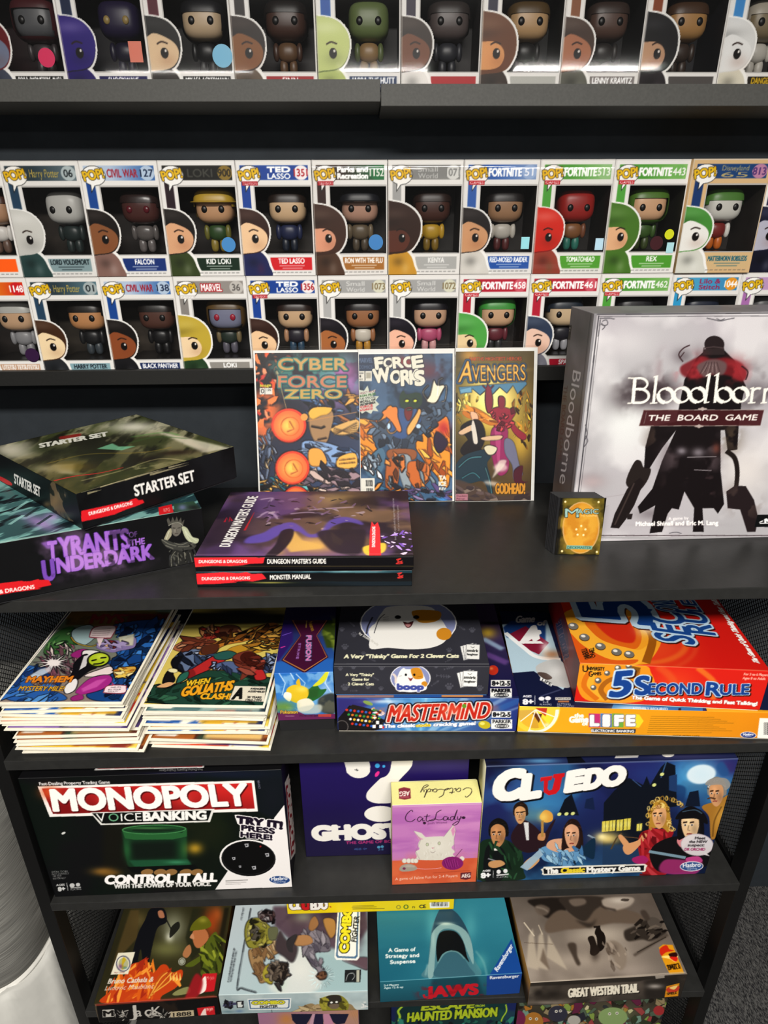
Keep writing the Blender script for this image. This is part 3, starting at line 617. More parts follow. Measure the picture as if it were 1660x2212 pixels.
ROWT = [
 (-33, dict(hdr='2a2a2a', title=[], name='SORA (MONSTERS, INC.)', bar='1a1a1a', skin='5c5d60', hair='4a1a1e', style='hood', body='3a3436', phair='6a1c22', pskin='7a8298', pbody='4a5060', inner='30181c', stk=[(80, 99, 10, ('c81c50', 'd0285c'))]), 'white figure box on the high ledge with a round pink sticker', 'grey figure in a maroon hood behind the pink sticker'),
 (148, dict(hdr='2a2a4a', stripe='1a2a4a', title=[], name='SHOCKWAVE', bar='24245c', skin='241c3c', hair='1c1634', style='bald', eye='a08850', body='1c1830', pskin='34237c', pbody='2c1d6c', inner='15121c', stk=[(86, 93, 11, ('24205c', 'd07058'), 1)]), 'white figure box on the high ledge with a plain violet head printed on it', 'dark violet figure with dull gold eyes'),
 (329, dict(hdr='5a1c2c', stripe='5a1c2c', title=[], name='MIKASA ACKERMANN', bar='141414', skin='d2b795', hair='16161a', style='long', body='1a1a1c', phair='161616', pskin='dcc3a2', pbody='3a3430', inner='161414', stk=[(88, 97, 12, ('b9d3dc', '5aa8c8'))]), 'white figure box on the high ledge with a pale blue round sticker', 'black haired figure behind the pale blue sticker'),
 (509, dict(hdr='1d1414', stripe='1d1414', title=[], name='FINN', bar='a3242a', skin='4a3128', hair='1c1513', style='cap', body='6a4e36', arm='4a3226', phair='2a1c16', pskin='8b5d35', pbody='6a5a4a', inner='1e1414'), 'white figure box on the high ledge with a red name panel and brown face', 'brown figure in a tan jacket on the high ledge'),
 (688, dict(hdr='1d5aa8', stripe='1d5aa8', title=[], name='JABBA THE HUTT', bar='3c4c6c', skin='6a7a48', hair='', style='bald', body='9a7a50', arm='5d6a3c', leg='8a7048', pskin='c6cf8c', pbody='b9c47c', inner='1b1c1a'), 'white figure box on the high ledge with a pale green head printed on it', 'olive green figure with a sandy belly'),
 (867, dict(hdr='2a1c3a', stripe='2a1c3a', title=[], name='', bar='b02a30', skin='5d5250', hair='37302e', style='cap', body='2f3036', phair='382a22', pskin='7c5038', pbody='e9e6e2', inner='3a3636'), 'white high ledge figure box with a red base bar and dark curly hair', 'faint grey figure behind window glare, short dark hair'),
 (1037, dict(hdr='2a2a4a', stripe='23233f', title=[], name='', bar='b9b9b4', skin='c9a274', hair='5a4526', style='cap', body='1b1a1a', phair='6e4326', pskin='d9a06a', pbody='3a2a20', head='hood', inner='191a1a'), 'white figure box on the high ledge with shaggy red brown hair printed on it', 'brown fringed figure in black clothes'),
 (1210, dict(hdr='8a5a3c', stripe='8a5a3c', title=[], name='LENNY KRAVITZ', bar='8a8482', skin='5a4238', hair='3c2e28', style='cap', body='2a2624', phair='4c392f', pskin='ad7658', pbody='6a6a60', inner='1c1a1c'), 'white high ledge figure box with a brown stripe and tan bearded face', 'dark brown figure behind the brown stripe'),
 (1380, dict(hdr='8a5a3c', stripe='8a4a2c', title=[], name='', bar='5a5654', skin='b98a52', hair='4a3220', style='cap', body='3a2c24', phair='17161a', pskin='bf9a7c', pbody='2a2428', head='hood', inner='14141c'), 'white figure box on the high ledge with a black bowler hat printed on it', 'amber faced figure with brown hair'),
 (1550, dict(hdr='4a90c9', stripe='4a90c9', title=[], name='DANGER MOUSE', bar='2c2620', barcol='d8b428', skin='8a7a5c', hair='b9b0a0', style='cap', body='cfcac0', pskin='e3e3e2', phair='d9d9d8', pbody='d9d4c4', inner='1f1a16'), 'white high ledge figure box with a blue stripe and a white head', 'beige and white figure at the end of the high ledge'),
]
def pop_row(rows, ypx, zb, last, group, sl=()):
    xs = [ony(r[0], ypx, PY)[0] for r in rows] + [ony(last, ypx, PY)[0]]
    for i, (px, d, lab, fl) in enumerate(rows):
        pop_box(xs[i], xs[i + 1], zb, d, lab, fl, group, y=PY - (.006 if d.get('card') else 0), sleeve=i in sl)
pop_row(ROWT, 175, 1.8252, 1722, 'boxed figures on the high ledge', range(10))
pop_row(ROW2, 603, 1.4086, 1757, 'boxed figures in the lower row of the double stack')
pop_row(ROW1, 597, 1.4086 + .1681, 1768, 'boxed figures in the upper row of the double stack', (1, 5, 6, 7, 8))
# ------------------------------------------------------------------ things on the bookcase top
def vw(c, k): return c.view(*{'A': (0, 880, .33735), 'B': (540, 740, .38554), 'C': (400, 1040, .3253), 'D': (1160, 640, .3012), 'E': (0, 1290, .37349), 'F': (580, 1290, .33133),
    'G': (1060, 1280, .36145), 'H': (0, 1620, .39759), 'I': (600, 1620, .28916), 'J': (1020, 1580, .38554), 'K': (0, 1900, .31325), 'L': (450, 1900, .24096), 'M': (780, 1900, .24096), 'N': (1080, 1900, .3494), 'Q': (1400, 1600, .2766)}[k])
def brush(c, x0, x1, y, h, col, tilt=0, seed=1):      # ragged dry-brush banner
    r = random.Random(seed); top = [(x0, y - h / 2)]; bot = [(x0, y + h / 2)]; L_ = x1 - x0
    for k in range(1, 9):
        u = k / 8; x = x0 + L_ * (.45 + .55 * u if k > 1 else .4)
        top.append((x + r.uniform(-.04, .04) * L_, y - h / 2 * (1 - .5 * u * u) + r.uniform(-.1, .12) * h)); bot.append((x - (.12 * L_ * (k % 2)) , y + h / 2 * (1 - .55 * u * u) + r.uniform(-.12, .1) * h))
    p = np.array(top + bot[::-1]); p[:, 1] += (p[:, 0] - x0) * tilt; return c.P(p, col)
def tyr_top(c):
    vw(c, 'A'); c.N(.2, 20); c.G((0, 500), '5f8f8c', (700, 780), '2a4a50', .9)
    c.NM('8fc4bc', 26, .55, .12, .8, 3, sx=1, sy=3, rot=30); c.NM('101c22', 22, .57, .1, .9, 9, sx=1, sy=3, rot=25); c.B(260, 740, 130, 40, 'b08ac8', .8, 20); c.B(330, 700, 60, 30, 'c8a0e0', .7)
    for k, (x, y) in enumerate([(20, 560), (90, 600), (160, 640), (60, 690), (240, 690)]): c.L([(x, y + 60), (x + 90, y)], 14, 'a8d8d0' if k % 2 else '16242a', .7)
    c.L('0,865 1290,650', 16, 'a9cfc4', .8); c.P('1015,640 1100,620 1112,672 1020,690', 'd0222a'); c.T('RPG', (1050, 670), (1090, 664), 22, 'e8b0a8'); c.P('1112,618 1240,600 1290,655 1118,672', '34503f'); c.B(1170, 640, 30, 20, '8a8ac0', .7); c.B(1240, 640, 40, 16, '12181a', .9)
def tyr_front(c):
    vw(c, 'A'); c.N(.25, 12)
    t = lambda s, a, b, h, **k: c.T(s, a, b, h, 'a06cc8', fat=.035, **k)
    c.P('262,868 330,850 345,878 320,905 300,905 285,890', '7a4ca8', .8, 4)
    t('T', (316, 985), (368, 978), (306, 862), ow=.02, oc='55308a'); t('YRANTS', (385, 958), (832, 898), (372, 838), ow=.02, oc='5c3690')
    t('OF', (828, 834), (880, 828), (824, 800)); t('THE', (836, 886), (928, 873), (832, 848))
    c.T('U', (285, 1110), (352, 1100), (270, 985), '7a4fae', fat=.04, ow=.02, oc='4c2a80'); t('NDERDARK', (372, 1060), (985, 968), (362, 968), ow=.02, oc='5c3690')
    c.NM('d0a0dc', 30, .5, .2, .45, 5, reg='300,830 900,790 980,980 300,1090')
    c.NM('0d0c10', 60, .62, .1, .55, 8, reg='270,820 900,780 1000,980 280,1120')
    # pale haired woman in dark armour
    c.P('1165,765 1195,770 1215,800 1235,830 1272,842 1265,868 1230,872 1200,850 1180,820', 'b4b89c', 1, 1, 1); c.P('1095,775 1075,790 1060,820 1050,850 1066,858 1085,840 1100,815', 'a5a088', 1, 1, 1)
    for p_ in ('1180,780 1210,820 1262,856', '1185,795 1205,835 1230,866', '1085,790 1070,830 1062,852'): c.L(p_, 4, 'd4d8c0', .8, 0, 1)
    c.P('1098,762 1110,738 1150,735 1164,765 1158,800 1140,822 1120,824 1102,802', '6e6a62', 1, 1, 1); c.L('1106,772 1124,774', 5, '1a1816'); c.L('1138,774 1156,770', 5, '1a1816'); c.L('1130,780 1128,796 1136,797', 3, '3a3632'); c.L('1120,808 1142,806', 4, '3a2c2c'); c.B(1122, 790, 8, 12, 'a09a8c', .6)
    c.P('1080,760 1068,720 1078,705 1094,735 1106,700 1120,730 1132,698 1144,730 1160,703 1164,738 1182,716 1172,764 1150,742 1110,744', '55534c', 1, 0, 0); c.L('1080,758 1110,742 1150,740 1172,760', 4, 'a8a698', .9, 0, 1)
    c.P('1032,846 1070,850 1110,866 1150,870 1200,860 1240,868 1258,884 1236,908 1190,914 1150,924 1100,910 1060,890', '42423e', 1, 1, 1); c.P('1108,915 1180,926 1225,912 1238,1000 1090,1022', '2b2b29', 1, 1, 1)
    for p_ in ('1036,846 1080,874 1130,888', '1240,870 1200,890 1140,892', '1100,1018 1098,960 1124,922', '1232,992 1216,930', '1120,870 1160,880 1200,866', '1060,884 1110,904', '1140,930 1145,1000', '1180,925 1190,990'): c.L(p_, 4, '8f8d80', .85, 0, 1)
    c.S('1090,880 1240,880 1230,1000 1100,1010', 26, 9, ['55554e', '1a1a19', '6c6a60', '38383a'], 5, 3, 70)
    brush(c, -140, 330, 1185, 80, 'd2232a', -.14, 3)
    c.T('DUNGEONS & DRAGONS', (-230, 1226), (222, 1160), 24, 'f0e6e0', fat=.05)
game('game_box', 'large black game box with purple stone lettering, lying under the other black box', 'game box', (-.5082, .7140, TOP + .0003, .4149, .30, .30, .0842, 0), '121214', {'T': tyr_top, 'F': tyr_front}, tray='17171a', group='black fantasy game boxes')
def st_top(c):
    vw(c, 'A'); c.G((860, 92), '8f8d76', (480, 540), '4a4626', 1); c.NM('2c3419', 14, .5, .2, .8, 3, sx=1, sy=2.4, rot=45); c.NM('181a10', 18, .55, .15, .85, 7, sx=1, sy=3, rot=45)
    c.B(860, 125, 200, 45, 'c2c0b2', .95); c.B(90, 270, 150, 55, 'c8c4b6', .95); c.P('0,255 200,215 190,300 60,330', 'b0ab9c', .5, 14); c.P('1000,150 1330,225 1480,262 1300,290 1150,220', 'c8c4b4', .75, 10); c.P('330,370 480,360 470,430 380,420', 'a09a84', .8, 8); c.B(300, 390, 120, 30, '8f8a74', .8); c.B(480, 290, 330, 60, '1c2412', .85, 5); c.B(470, 380, 160, 40, '7a6420', .5); c.B(960, 330, 90, 22, '18130c', .9, -8); c.B(1230, 230, 140, 20, 'b5ad9c', .8, 25); c.B(1130, 290, 140, 18, '2a1e14', .9, -4)
    c.P('620,265 720,230 760,250 870,248 780,275', '6fa88a', .8, 3); c.L('840,190 1050,160 1150,180', 14, '5a8a4a', .6, 5, 1); c.L('800,235 1000,190 1200,200', 10, '3f5f34', .7, 5, 1); c.L('300,360 560,300 900,290 1100,255', 9, '8f7a34', .6, 4, 1)
    c.L('520,470 760,410 1010,330 1200,345', 10, 'c5b890', .5, 4, 1); c.NM('c2b892', 40, .66, .1, .5, 12, reg='480,430 1200,330 1300,300 520,520')
    c.c = np.clip(.42 + (c.c - .42) * 1.25 + .06, 0, 1)
    c.P('376,188 520,166 516,192 380,204', '8f1c18', .9, 3); c.T('STARTER SET', (258, 258), (690, 182), (252, 232), 'dcdcd2', fat=.05)
    c.L('345,470 480,440 640,420 790,385', 11, 'c22a28', 1, 0, 1, .5); c.T('CORE FANTASY SET', (780, 412), (960, 378), 14, '2a2818')
def st_front(c):
    vw(c, 'A'); c.N(.3, 12); c.NM('32363a', 20, .55, .3, .35, 3)
    for k, (x0, y0, L_) in enumerate([(520, 520, 200), (640, 490, 240), (800, 445, 260), (960, 415, 250), (560, 535, 90), (1080, 370, 130)]): c.L([(x0, y0 + 16), (x0 + L_, y0 + 16 - L_ * .262)], 17 - k, 'b5ab88', .8, 2, 0, .9)  # pale highlights along the lid's top edge, painted into the print
    c.T('STARTER SET', (868, 568), (1252, 468), (856, 502), 'f4f2ee', fat=.035)
    brush(c, 520, 925, 698, 70, 'e02630', -.24, 5); c.T('DUNGEONS & DRAGONS', (572, 692), (850, 622), 21, 'f4e8e4', fat=.05)
def st_side(c):
    vw(c, 'A'); c.N(.3, 12); c.T('STARTER SET', (92, 484), (258, 572), (90, 424), 'f4f2ee', fat=.03)
    c.P('-40,430 20,450 70,480 75,500 30,490 -40,470', 'd0222a', sm=1)
    c.P('320,500 350,480 370,540 420,560 400,620 440,700 470,730 380,700 330,640', '6a5a44', sm=1); c.B(350, 600, 30, 60, '8a7454', .8, 20); c.B(400, 560, 26, 30, '8c8470', .7); c.B(420, 690, 50, 24, '3c4434', .9); c.B(300, 620, 24, 20, 'a58a5a', .5); c.NM('14120e', 60, .55, .1, .8, 3, reg='290,470 470,540 480,760 320,680'); c.L('280,430 480,540', 10, 'a9a082', .6, 3)
game('game_box', 'thin black game box with a murky green landscape lid, lying askew on the larger box', 'game box', (-.3690, .7648, TOP + .0850, .8313, .2448, .2791, .0522, 0), '131416', {'T': st_top, 'F': st_front, 'L': st_side}, tray='17171a', group='black fantasy game boxes')

# two hardback rule books
def book(label, p, art_f, art_t, edge):
    x, y, z, yaw, w_, d_, h_, _ = p; r = empty('hardback_book', (x, y, z), (0, 0, yaw), label, 'book', 'hardback rule books'); W = Matrix.Translation((x, y, z)) @ Matrix.Rotation(yaw, 4, 'Z')
    k = 1.3 * w_ / 470; t = .0024
    link('front_cover', panel_mesh('front_cover', (w_, d_, t), k, {'T': art_t}, '151317', (0, 0, h_ - t), W), PRINT, r)
    link('spine', panel_mesh('spine', (w_, .004, h_), k, {'F': art_f}, '151317', (0, -.0042, 0), W), PRINT, r)
    link('back_cover', panel_mesh('back_cover', (w_, d_, t), .05, {}, '151317', (0, 0, 0), W), PRINT, r)
    box_obj('page_block', (.003, w_ - .003, .0005, d_ - .004, t, h_ - t), mat('page_paper', 'd9d2c0', rough=.8, noise=.12, nscale=900), r, 0)
def mm_f(c):
    vw(c, 'C'); c.G((70, 580), '18242c', (70, 612), '0e1518', 1); c.R(60, 575, 1540, 606, '24424c'); c.NM('6f9aa0', 60, .5, .25, .8, 3, sx=.3, reg='70,574 1530,574 1530,608 70,606'); c.B(420, 590, 90, 12, 'cfe0e0', .8); c.B(190, 592, 20, 8, 'b9d4e0', .9); c.B(560, 672, 140, 6, 'b9b05a', .8); c.B(1060, 588, 40, 10, '9fd0cc', .8); c.P('1228,568 1310,566 1310,592 1230,592', 'd8342e')
    c.R(60, 608, 1540, 664, '141416'); brush(c, 74, 540, 648, 70, 'e23038', -.03, 7); c.T('DUNGEONS & DRAGONS', (112, 656), (432, 650), 19, 'f2e2de', fat=.05); c.T('MONSTER MANUAL', (565, 652), (836, 646), 30, 'f2efe9', fat=.04)
    c.L('1410,612 1440,606 1418,622 1448,636 1412,640 1450,622', 7, 'd03a36', sm=1)
def dmg_f(c):
    vw(c, 'C'); c.N(.2, 20); brush(c, 56, 520, 532, 76, 'e4323a', -.02, 9); c.T('DUNGEONS & DRAGONS', (92, 542), (412, 540), 20, 'f2e2de', fat=.05); c.T("DUNGEON MASTER'S GUIDE", (547, 546), (936, 544), 30, 'f2efe9', fat=.04); c.L('1404,520 1434,512 1412,528 1446,542 1402,546 1444,528', 7, 'd03a36', sm=1); c.R(60, 560, 1530, 566, 'c8b060', .25)
def dmg_t(c):
    vw(c, 'C'); c.G((100, 300), '3a2a3c', (900, 150), '5a4636', 1); c.N(.3, 14); c.NM('1c1420', 14, .53, .2, .85, 3, sy=1.6); c.NM('5a3f72', 12, .58, .15, .7, 8)
    c.B(740, 120, 200, 60, '4f3a55', .8); c.B(1020, 110, 160, 45, '8a7248', .8); c.B(380, 190, 140, 60, '332444', .8); c.B(860, 420, 190, 60, 'b08a4a', .95); c.P('720,320 780,390 915,425 910,445 700,470 640,400', 'b08c4c', .9, 4); c.P('970,335 1050,395 1035,425 975,400', 'c8a95a', 1, 2); c.P('905,310 935,305 940,385 925,390', 'b59a70', .9, 2); c.B(620, 470, 60, 30, '9a7a48', .7); c.B(1180, 130, 120, 60, '241c1c', .8)
    c.P('590,300 700,270 770,300 830,350 900,330 960,260 1060,235 1160,260 1180,290 1080,270 980,300 920,360 820,370 740,330 640,350 540,400 400,410 420,370 520,340', '4f3f8c', .85, 4, 1); c.P('640,330 720,320 700,400 610,490 530,500 600,420', '1d1620', .95, 2, 1); c.P('880,340 980,320 1100,330 1200,330 1160,480 1000,470 920,410', '231a24', .92, 4, 1)
    for a in ('480,240 560,200 620,250', '700,215 820,205 920,215', '820,190 940,180 1120,170', '500,120 580,110 560,135'): c.L(a, 14, 'a895a8', .55, 3, 1)
    c.S('480,110 1160,130 1170,260 640,300 470,250', 60, 12, ['241a26', '6a5270', '0f0c12', '8f7f8a', '3a2a44'], 4, 4, 0, .7)
    c.P('1180,440 1240,420 1330,410 1320,470 1210,490', 'c8a93a', .9, 2, 1); c.P('1240,265 1258,290 1280,270 1294,310 1302,495 1222,496 1228,330', 'd8262c'); c.T('DUNGEONS & DRAGONS', (1262, 436), (1264, 300), (1242, 436), 'f2d8d4', fat=.05)
    c.S('1310,360 1500,340 1520,470 1400,460', 26, 11, ['a082c0', '6a4a9a', 'c8b0dc', '2a1c34'], 6, 3, 10); c.P('70,490 150,360 330,90 480,90 440,250 300,490', '221a24', .5, 12)
    c.c = np.minimum(1, c.c * 1.3 + .03)
    c.T("DUNGEON MASTER'S GUIDE", (296, 432), (486, 98), (228, 432), 'f4f2ee', fat=.03); c.L('396,325 460,205', 10, 'c02a34', 1, 0, 0, .8); c.L('262,270 276,240 292,268 300,236 312,262', 9, 'b8283a')
    c.T('Everything a guide needs to weave legendary stories', (1404, 388), (1388, 112), (1390, 388), 'd8d4d8', a=.8); c.T('for your roleplaying game', (1424, 328), (1416, 158), (1414, 328), 'd8d4d8', a=.8)
    c.L('70,485 1526,480', 5, 'b9a0a0', .35)
book('black hardback book at the bottom of the pair, white title on its spine', (-.2320, .7660, TOP + .0003, -.022, .2890, .222, .0235, 0), mm_f, lambda c: c.NM('4f8a90', 20, .5, .2, .8), 0)
book('hardback book with a purple and brown painted cover, on top of the pair', (-.2327, .7700, TOP + .0241, -.0265, .2917, .2240, .0190, 0), dmg_f, dmg_t, 0)

# three bagged comics leaning on the ledge
def comic(label, p, art, wd):
    x, y, z, yaw, w_, h_, lean = p; r = empty('comic_book', (x, y, z), (-lean, 0, yaw), label, 'comic book', 'bagged comics leaning on the ledge'); W = Matrix.Translation((x, y, z)) @ Matrix.Rotation(yaw, 4, 'Z') @ Matrix.Rotation(-lean, 4, 'X')
    box_obj('backing_board', (0, w_, .0018, .003, 0, h_), mat('white_backing_board', 'efeee9', rough=.55, noise=.03), r, 0)
    l_, r_, b_, t_ = wd; me = panel_mesh('cover', (w_ - l_ - r_, .0014, h_ - b_ - t_), 1.25 * w_ / 215, {'F': art}, 'e8e4da', (l_, .0003, b_), W); link('cover', me, PRINT, r)
    bm = bmesh.new(); add_box(bm, -.001, w_ + .001, -.0004, .0001, .0002, h_ + .004); bm_obj('plastic_sleeve', bm, FILM, r)
def cyber(c):
    vw(c, 'B'); c.G((20, 60), '1a1216', (600, 850), '3a4a6a', 1)
    c.S('20,60 300,60 150,300 110,560 40,600', 70, 22, ['d8552c', 'e88048', 'c03a30', '1a1014', '120c10', 'e8906a'], 2, 1.6); c.NM('e07038', 26, .5, .1, .9, 3, reg='30,300 160,320 140,560 60,560'); c.NM('a078b0', 22, .5, .2, .8, 6, reg='300,280 600,80 600,300 480,360'); c.B(540, 160, 70, 60, 'b86aa8', .7)
    for s, y, x0, x1, cc, o in (('CYBER', 152, 160, 545, 'd8b070', '2a4a4a'), ('FORCE', 250, 160, 540, 'd89070', '3a2a5a'), ('ZERO', 312, 195, 515, 'd8b46a', '5a2a5a')):
        c.T(s, (x0, y), (x1, y), 62 if s != 'ZERO' else 48, cc, fat=.02, ow=.05, oc='3f8a80', ow2=.03, oc2=o)
    c.NM('4fa898', 40, .55, .1, .6, 9, reg='150,80 560,80 560,260 150,260')
    c.S('300,300 600,300 600,560 460,480 340,420', 60, 20, ['3f5f8a', '6a8ab0', '1d2434', 'd8a050', 'a86a3c', '12141c'], 7, 3, 30, line='101014', lw=3)
    c.P('330,400 380,360 450,370 470,420 450,500 430,560 380,570 340,510', '9a7a58', sm=1); c.P('325,395 360,362 460,365 440,400 400,410 350,430', 'd8a848', sm=1); c.L('345,470 400,480 420,470', 8, '2a1c14'); c.L('380,545 430,535', 6, '3a2018'); c.P('455,480 600,430 600,500 500,520', 'c8a060', sm=1)
    for k in range(6): c.L([(470, 520 - k * 8), (600, 450 + k * 14)], 4, '6a5030', .8)
    c.P('290,560 420,560 520,590 600,610 600,700 470,720 340,700', '7f9ac0', sm=1); c.S('300,570 600,600 600,700 350,690', 26, 22, ['a5bcd8', '4a648a', '24324c', '8fa8c8'], 3, 4, 20, line='141a28', lw=3)
    c.P('330,600 400,600 430,680 340,690', 'd89a48', sm=1); c.P('500,640 590,620 595,700 490,700', 'e0a850', sm=1); c.L('500,660 590,650', 3, '6a4a20'); c.L('500,680 590,672', 3, '6a4a20')
    c.S('330,720 600,720 600,850 360,850', 50, 26, ['c0a8a0', '9a8288', '6a5a66', 'd0bcb0', '2a242c'], 8, 3, 10, line='1a141a', lw=4); c.S('40,540 140,500 140,760 60,760', 40, 18, ['3a4458', '6a7890', '1a1c26', '8a94a8', 'c8b08a'], 11, 3, 70, line='0e0e14', lw=3); c.S('50,760 350,780 350,850 60,850', 40, 20, ['2f6a7a', 'd09a48', '141418', '6ab0b0', 'e0b060'], 12, 4, 20, line='0c0c10', lw=3)
    for x, y, r in ((218, 465, 100), (238, 702, 98), (258, 880, 78)):
        c.E(x, y, r, r * .98, 'd2402c'); c.E(x, y, r * .86, r * .84, 'e8683a'); c.B(x - 5, y, r * .55, r * .55, 'f8c860', .9); c.ring(x + 8, y + 5, r * .52, r * .52, 5, 'c8662c', 0, .8); c.P([(x - 4, y - 30), (x + 40, y - 12), (x + 22, y + 20), (x, y + 12)], 'e09a44', .8); c.L([(x + 4, y - 24), (x + 30, y + 20), (x - 10, y + 36)], 5, 'b8582c', .8)
    c.ink(2, .7); c.c = np.minimum(1, c.c * 1.14 + .03)
    for s, y, x0, x1, cc, o in (('CYBER', 152, 160, 545, 'd8b070', '2a4a4a'), ('FORCE', 250, 160, 540, 'd89070', '3a2a5a'), ('ZERO', 312, 195, 515, 'd8b46a', '5a2a5a')):
        c.T(s, (x0, y), (x1, y), 62 if s != 'ZERO' else 48, cc, fat=.02, ow=.05, oc='3f8a80', ow2=.03, oc2=o)
    c.L('150,160 205,370', 4, 'c8a878', .8); c.E(305, 418, 20, 20, 'f0b060'); c.L('320,440 600,390', 5, 'd8a060', .7)
    c.T('image', (58, 248), (118, 246), 16, 'e8d848', fat=.06); c.R(56, 254, 126, 290, 'f0eee6'); c.T('0', (62, 284), (80, 284), 24, '222'); c.T('1.95', (90, 272), (118, 272), 12, '222'); c.L('84,256 84,290', 2, '222')
def fworks(c):
    vw(c, 'B'); c.G((600, 60), '2a3a4c', (1110, 500), '3a5a78', 1); c.NM('141a28', 18, .55, .15, .8, 3); c.B(1000, 160, 90, 60, '6a2a34', .7); c.B(870, 110, 80, 40, '8a2a2c', .9); c.NM('4f6a88', 30, .6, .1, .7, 5)
    c.P('605,440 720,440 770,360 800,370 760,480 700,560 720,620 640,640 605,700', 'd8862a', sm=1); c.P('930,560 1040,450 1115,440 1115,800 1040,740 960,640', 'e08c2c', sm=1); c.S('960,560 1110,480 1110,780 1000,680', 22, 26, ['e8a040', 'c06a1c', 'f0b450', '9a4a18'], 3, 4, 60, line='6a2c10', lw=4); c.S('610,450 720,450 640,640 610,690', 14, 26, ['e8a040', 'c06a1c', '9a4a18'], 4, 3, 20, line='6a2c10', lw=4); c.B(1085, 480, 40, 50, 'a8242c', .9); c.P('1050,500 1110,560 1060,620 1030,560', '2a1a34', sm=1)
    c.P('720,450 780,420 840,430 900,420 960,380 1040,330 1090,340 1110,390 1060,440 970,480 930,540 920,600 800,600 780,520 700,560 690,500', '3c4a5c', sm=1); c.S('700,440 1080,350 1080,420 920,580 790,590 690,530', 40, 22, ['4a5c70', '2a3444', '6a7c90', '1a2230'], 5, 2, None, line='10141c', lw=4)
    c.P('765,400 830,370 930,370 960,440 900,500 860,540 790,510', '35507c', sm=1); c.ring(800, 470, 28, 40, 8, 'c8924a', 20, .9); c.P('740,390 820,360 830,420 850,490 830,500 790,440', 'd87c34', sm=1); c.P('880,480 930,400 945,370 960,390 930,470 890,520', 'e0a058', sm=1); c.E(945, 470, 16, 16, 'b0c8e0'); c.E(778, 470, 12, 20, 'b0c8e0')
    c.P('840,300 860,270 880,290 930,280 960,290 965,340 930,370 860,370 842,340', '24382c', sm=1); c.E(880, 328, 14, 10, 'c8d040'); c.E(926, 328, 13, 10, 'c8d040'); c.P('870,370 910,365 905,420 885,440 868,410', '6a1c20', sm=1); c.L('880,378 905,375', 7, 'e8dcc0')
    c.P('1010,290 1030,210 1050,240 1090,240 1070,290 1040,340 990,330', 'd8d0b8', sm=1); c.L('1050,300 1060,210 1080,200', 6, 'e8e4d4'); c.L('1060,300 1100,240 1095,320 1075,330', 5, 'e0d8c4', sm=1); c.L('1000,330 970,280 1000,240', 6, 'd8d0b8', sm=1)
    c.P('780,600 920,600 930,650 880,660 780,650', '8a5230', sm=1); c.P('800,640 900,640 900,820 870,830 830,720', '8a949a', sm=1); c.P('770,660 830,680 830,790 790,830 760,800', 'a85c2c', sm=1); c.P('890,670 990,680 1010,760 940,820 890,760', 'b8642c', sm=1); c.S('760,660 1010,670 1000,820 780,830', 26, 20, ['c8763a', '5a3018', '7a8890', '2a1c18', 'd89048'], 6, 3, 70, line='1a100c', lw=4)
    c.P('690,620 740,590 760,640 740,720 690,760 640,700', '4a6a80', sm=1); c.S('640,640 740,640 720,760 640,720', 16, 18, ['d8dce0', '8a9aa8', '2a3440', 'f0f0ec'], 7, 3, 60, line='141820', lw=4); c.S('610,800 1110,830 1110,900 610,850', 60, 20, ['3a6a8a', '5a4a7a', '1a1c28', 'd08a3a', '8a7aa0'], 8, 3, 10, line='0e0e14', lw=3); c.B(1085, 885, 30, 20, '3f8ad0', .9)
    c.ink(2, .7); c.c = np.minimum(1, c.c * 1.14 + .03)
    c.R(605, 66, 698, 156, '2c3c58', .9); c.T('MARVEL', (610, 112), (688, 112), 26, '5f7390', fat=.04); c.T('COMICS', (610, 146), (688, 146), 18, '4f6380', fat=.03); c.R(602, 160, 684, 216, 'e8e4d8'); c.L('645,160 645,216', 4, '222'); c.T('4', (612, 196), (624, 196), 16, '222'); c.T('OCT', (608, 211), (632, 211), 9, '222'); c.R(652, 168, 678, 200, 'b5b0a0'); c.R(608, 168, 638, 176, '777', .7)
    c.P('602,262 640,270 660,240 670,275 705,262 690,300 724,300 705,325 726,345 705,362 722,386 690,382 680,400 650,385 630,398 602,372', 'd8dccc')
    for k, (q, cc) in enumerate((('DIRECT FROM', '8a4a5a'), ('IRON FILES', '4f7a48'), ('THE SPECIAL', '333'), ('RECALL OF', '333'), ('DECEMBER', '333'), ('FORCE', 'd04a50'), ('WORKS!', 'd04a50'))):
        c.T(q, (612, 292 + k * 16), (706 if k < 5 else 690, 276 + k * 16 + (2 if k > 4 else 0)), 11 if k != 5 else 13, cc, fat=.03)
    for q, a, b, h in (('F', (708, 148), (752, 144), (700, 86)), ('O', (752, 140), (806, 136), (750, 90)), ('R', (806, 142), (860, 138), (800, 84)), ('C', (866, 136), (912, 134), (862, 82)), ('E', (916, 142), (972, 134), (908, 80)), ('W', (700, 226), (786, 214), (690, 152)), ('O', (792, 230), (850, 222), (788, 162)), ('R', (852, 240), (906, 228), (846, 160)), ('K', (900, 232), (950, 222), (896, 160)), ('S', (930, 240), (978, 232), (926, 164))): c.T(q, a, b, h, 'f2eedc', fat=.05, ow=.02, oc='1a1c28')
    c.R(612, 760, 700, 838, 'f0ede2'); 
    for k in range(12): c.R(650 + k * 3.4, 770, 651.8 + k * 3.4, 806, '333')
    for k in range(9): c.R(654 + k * 4, 816, 656.5 + k * 4, 836, '333')
    c.T('TA', (1062, 768), (1100, 768), 22, 'f0ede2', fat=.06); c.T('ICE', (1060, 802), (1100, 802), 22, 'f0ede2', fat=.06); c.T('REV', (1062, 826), (1100, 826), 14, 'f0ede2', fat=.04)
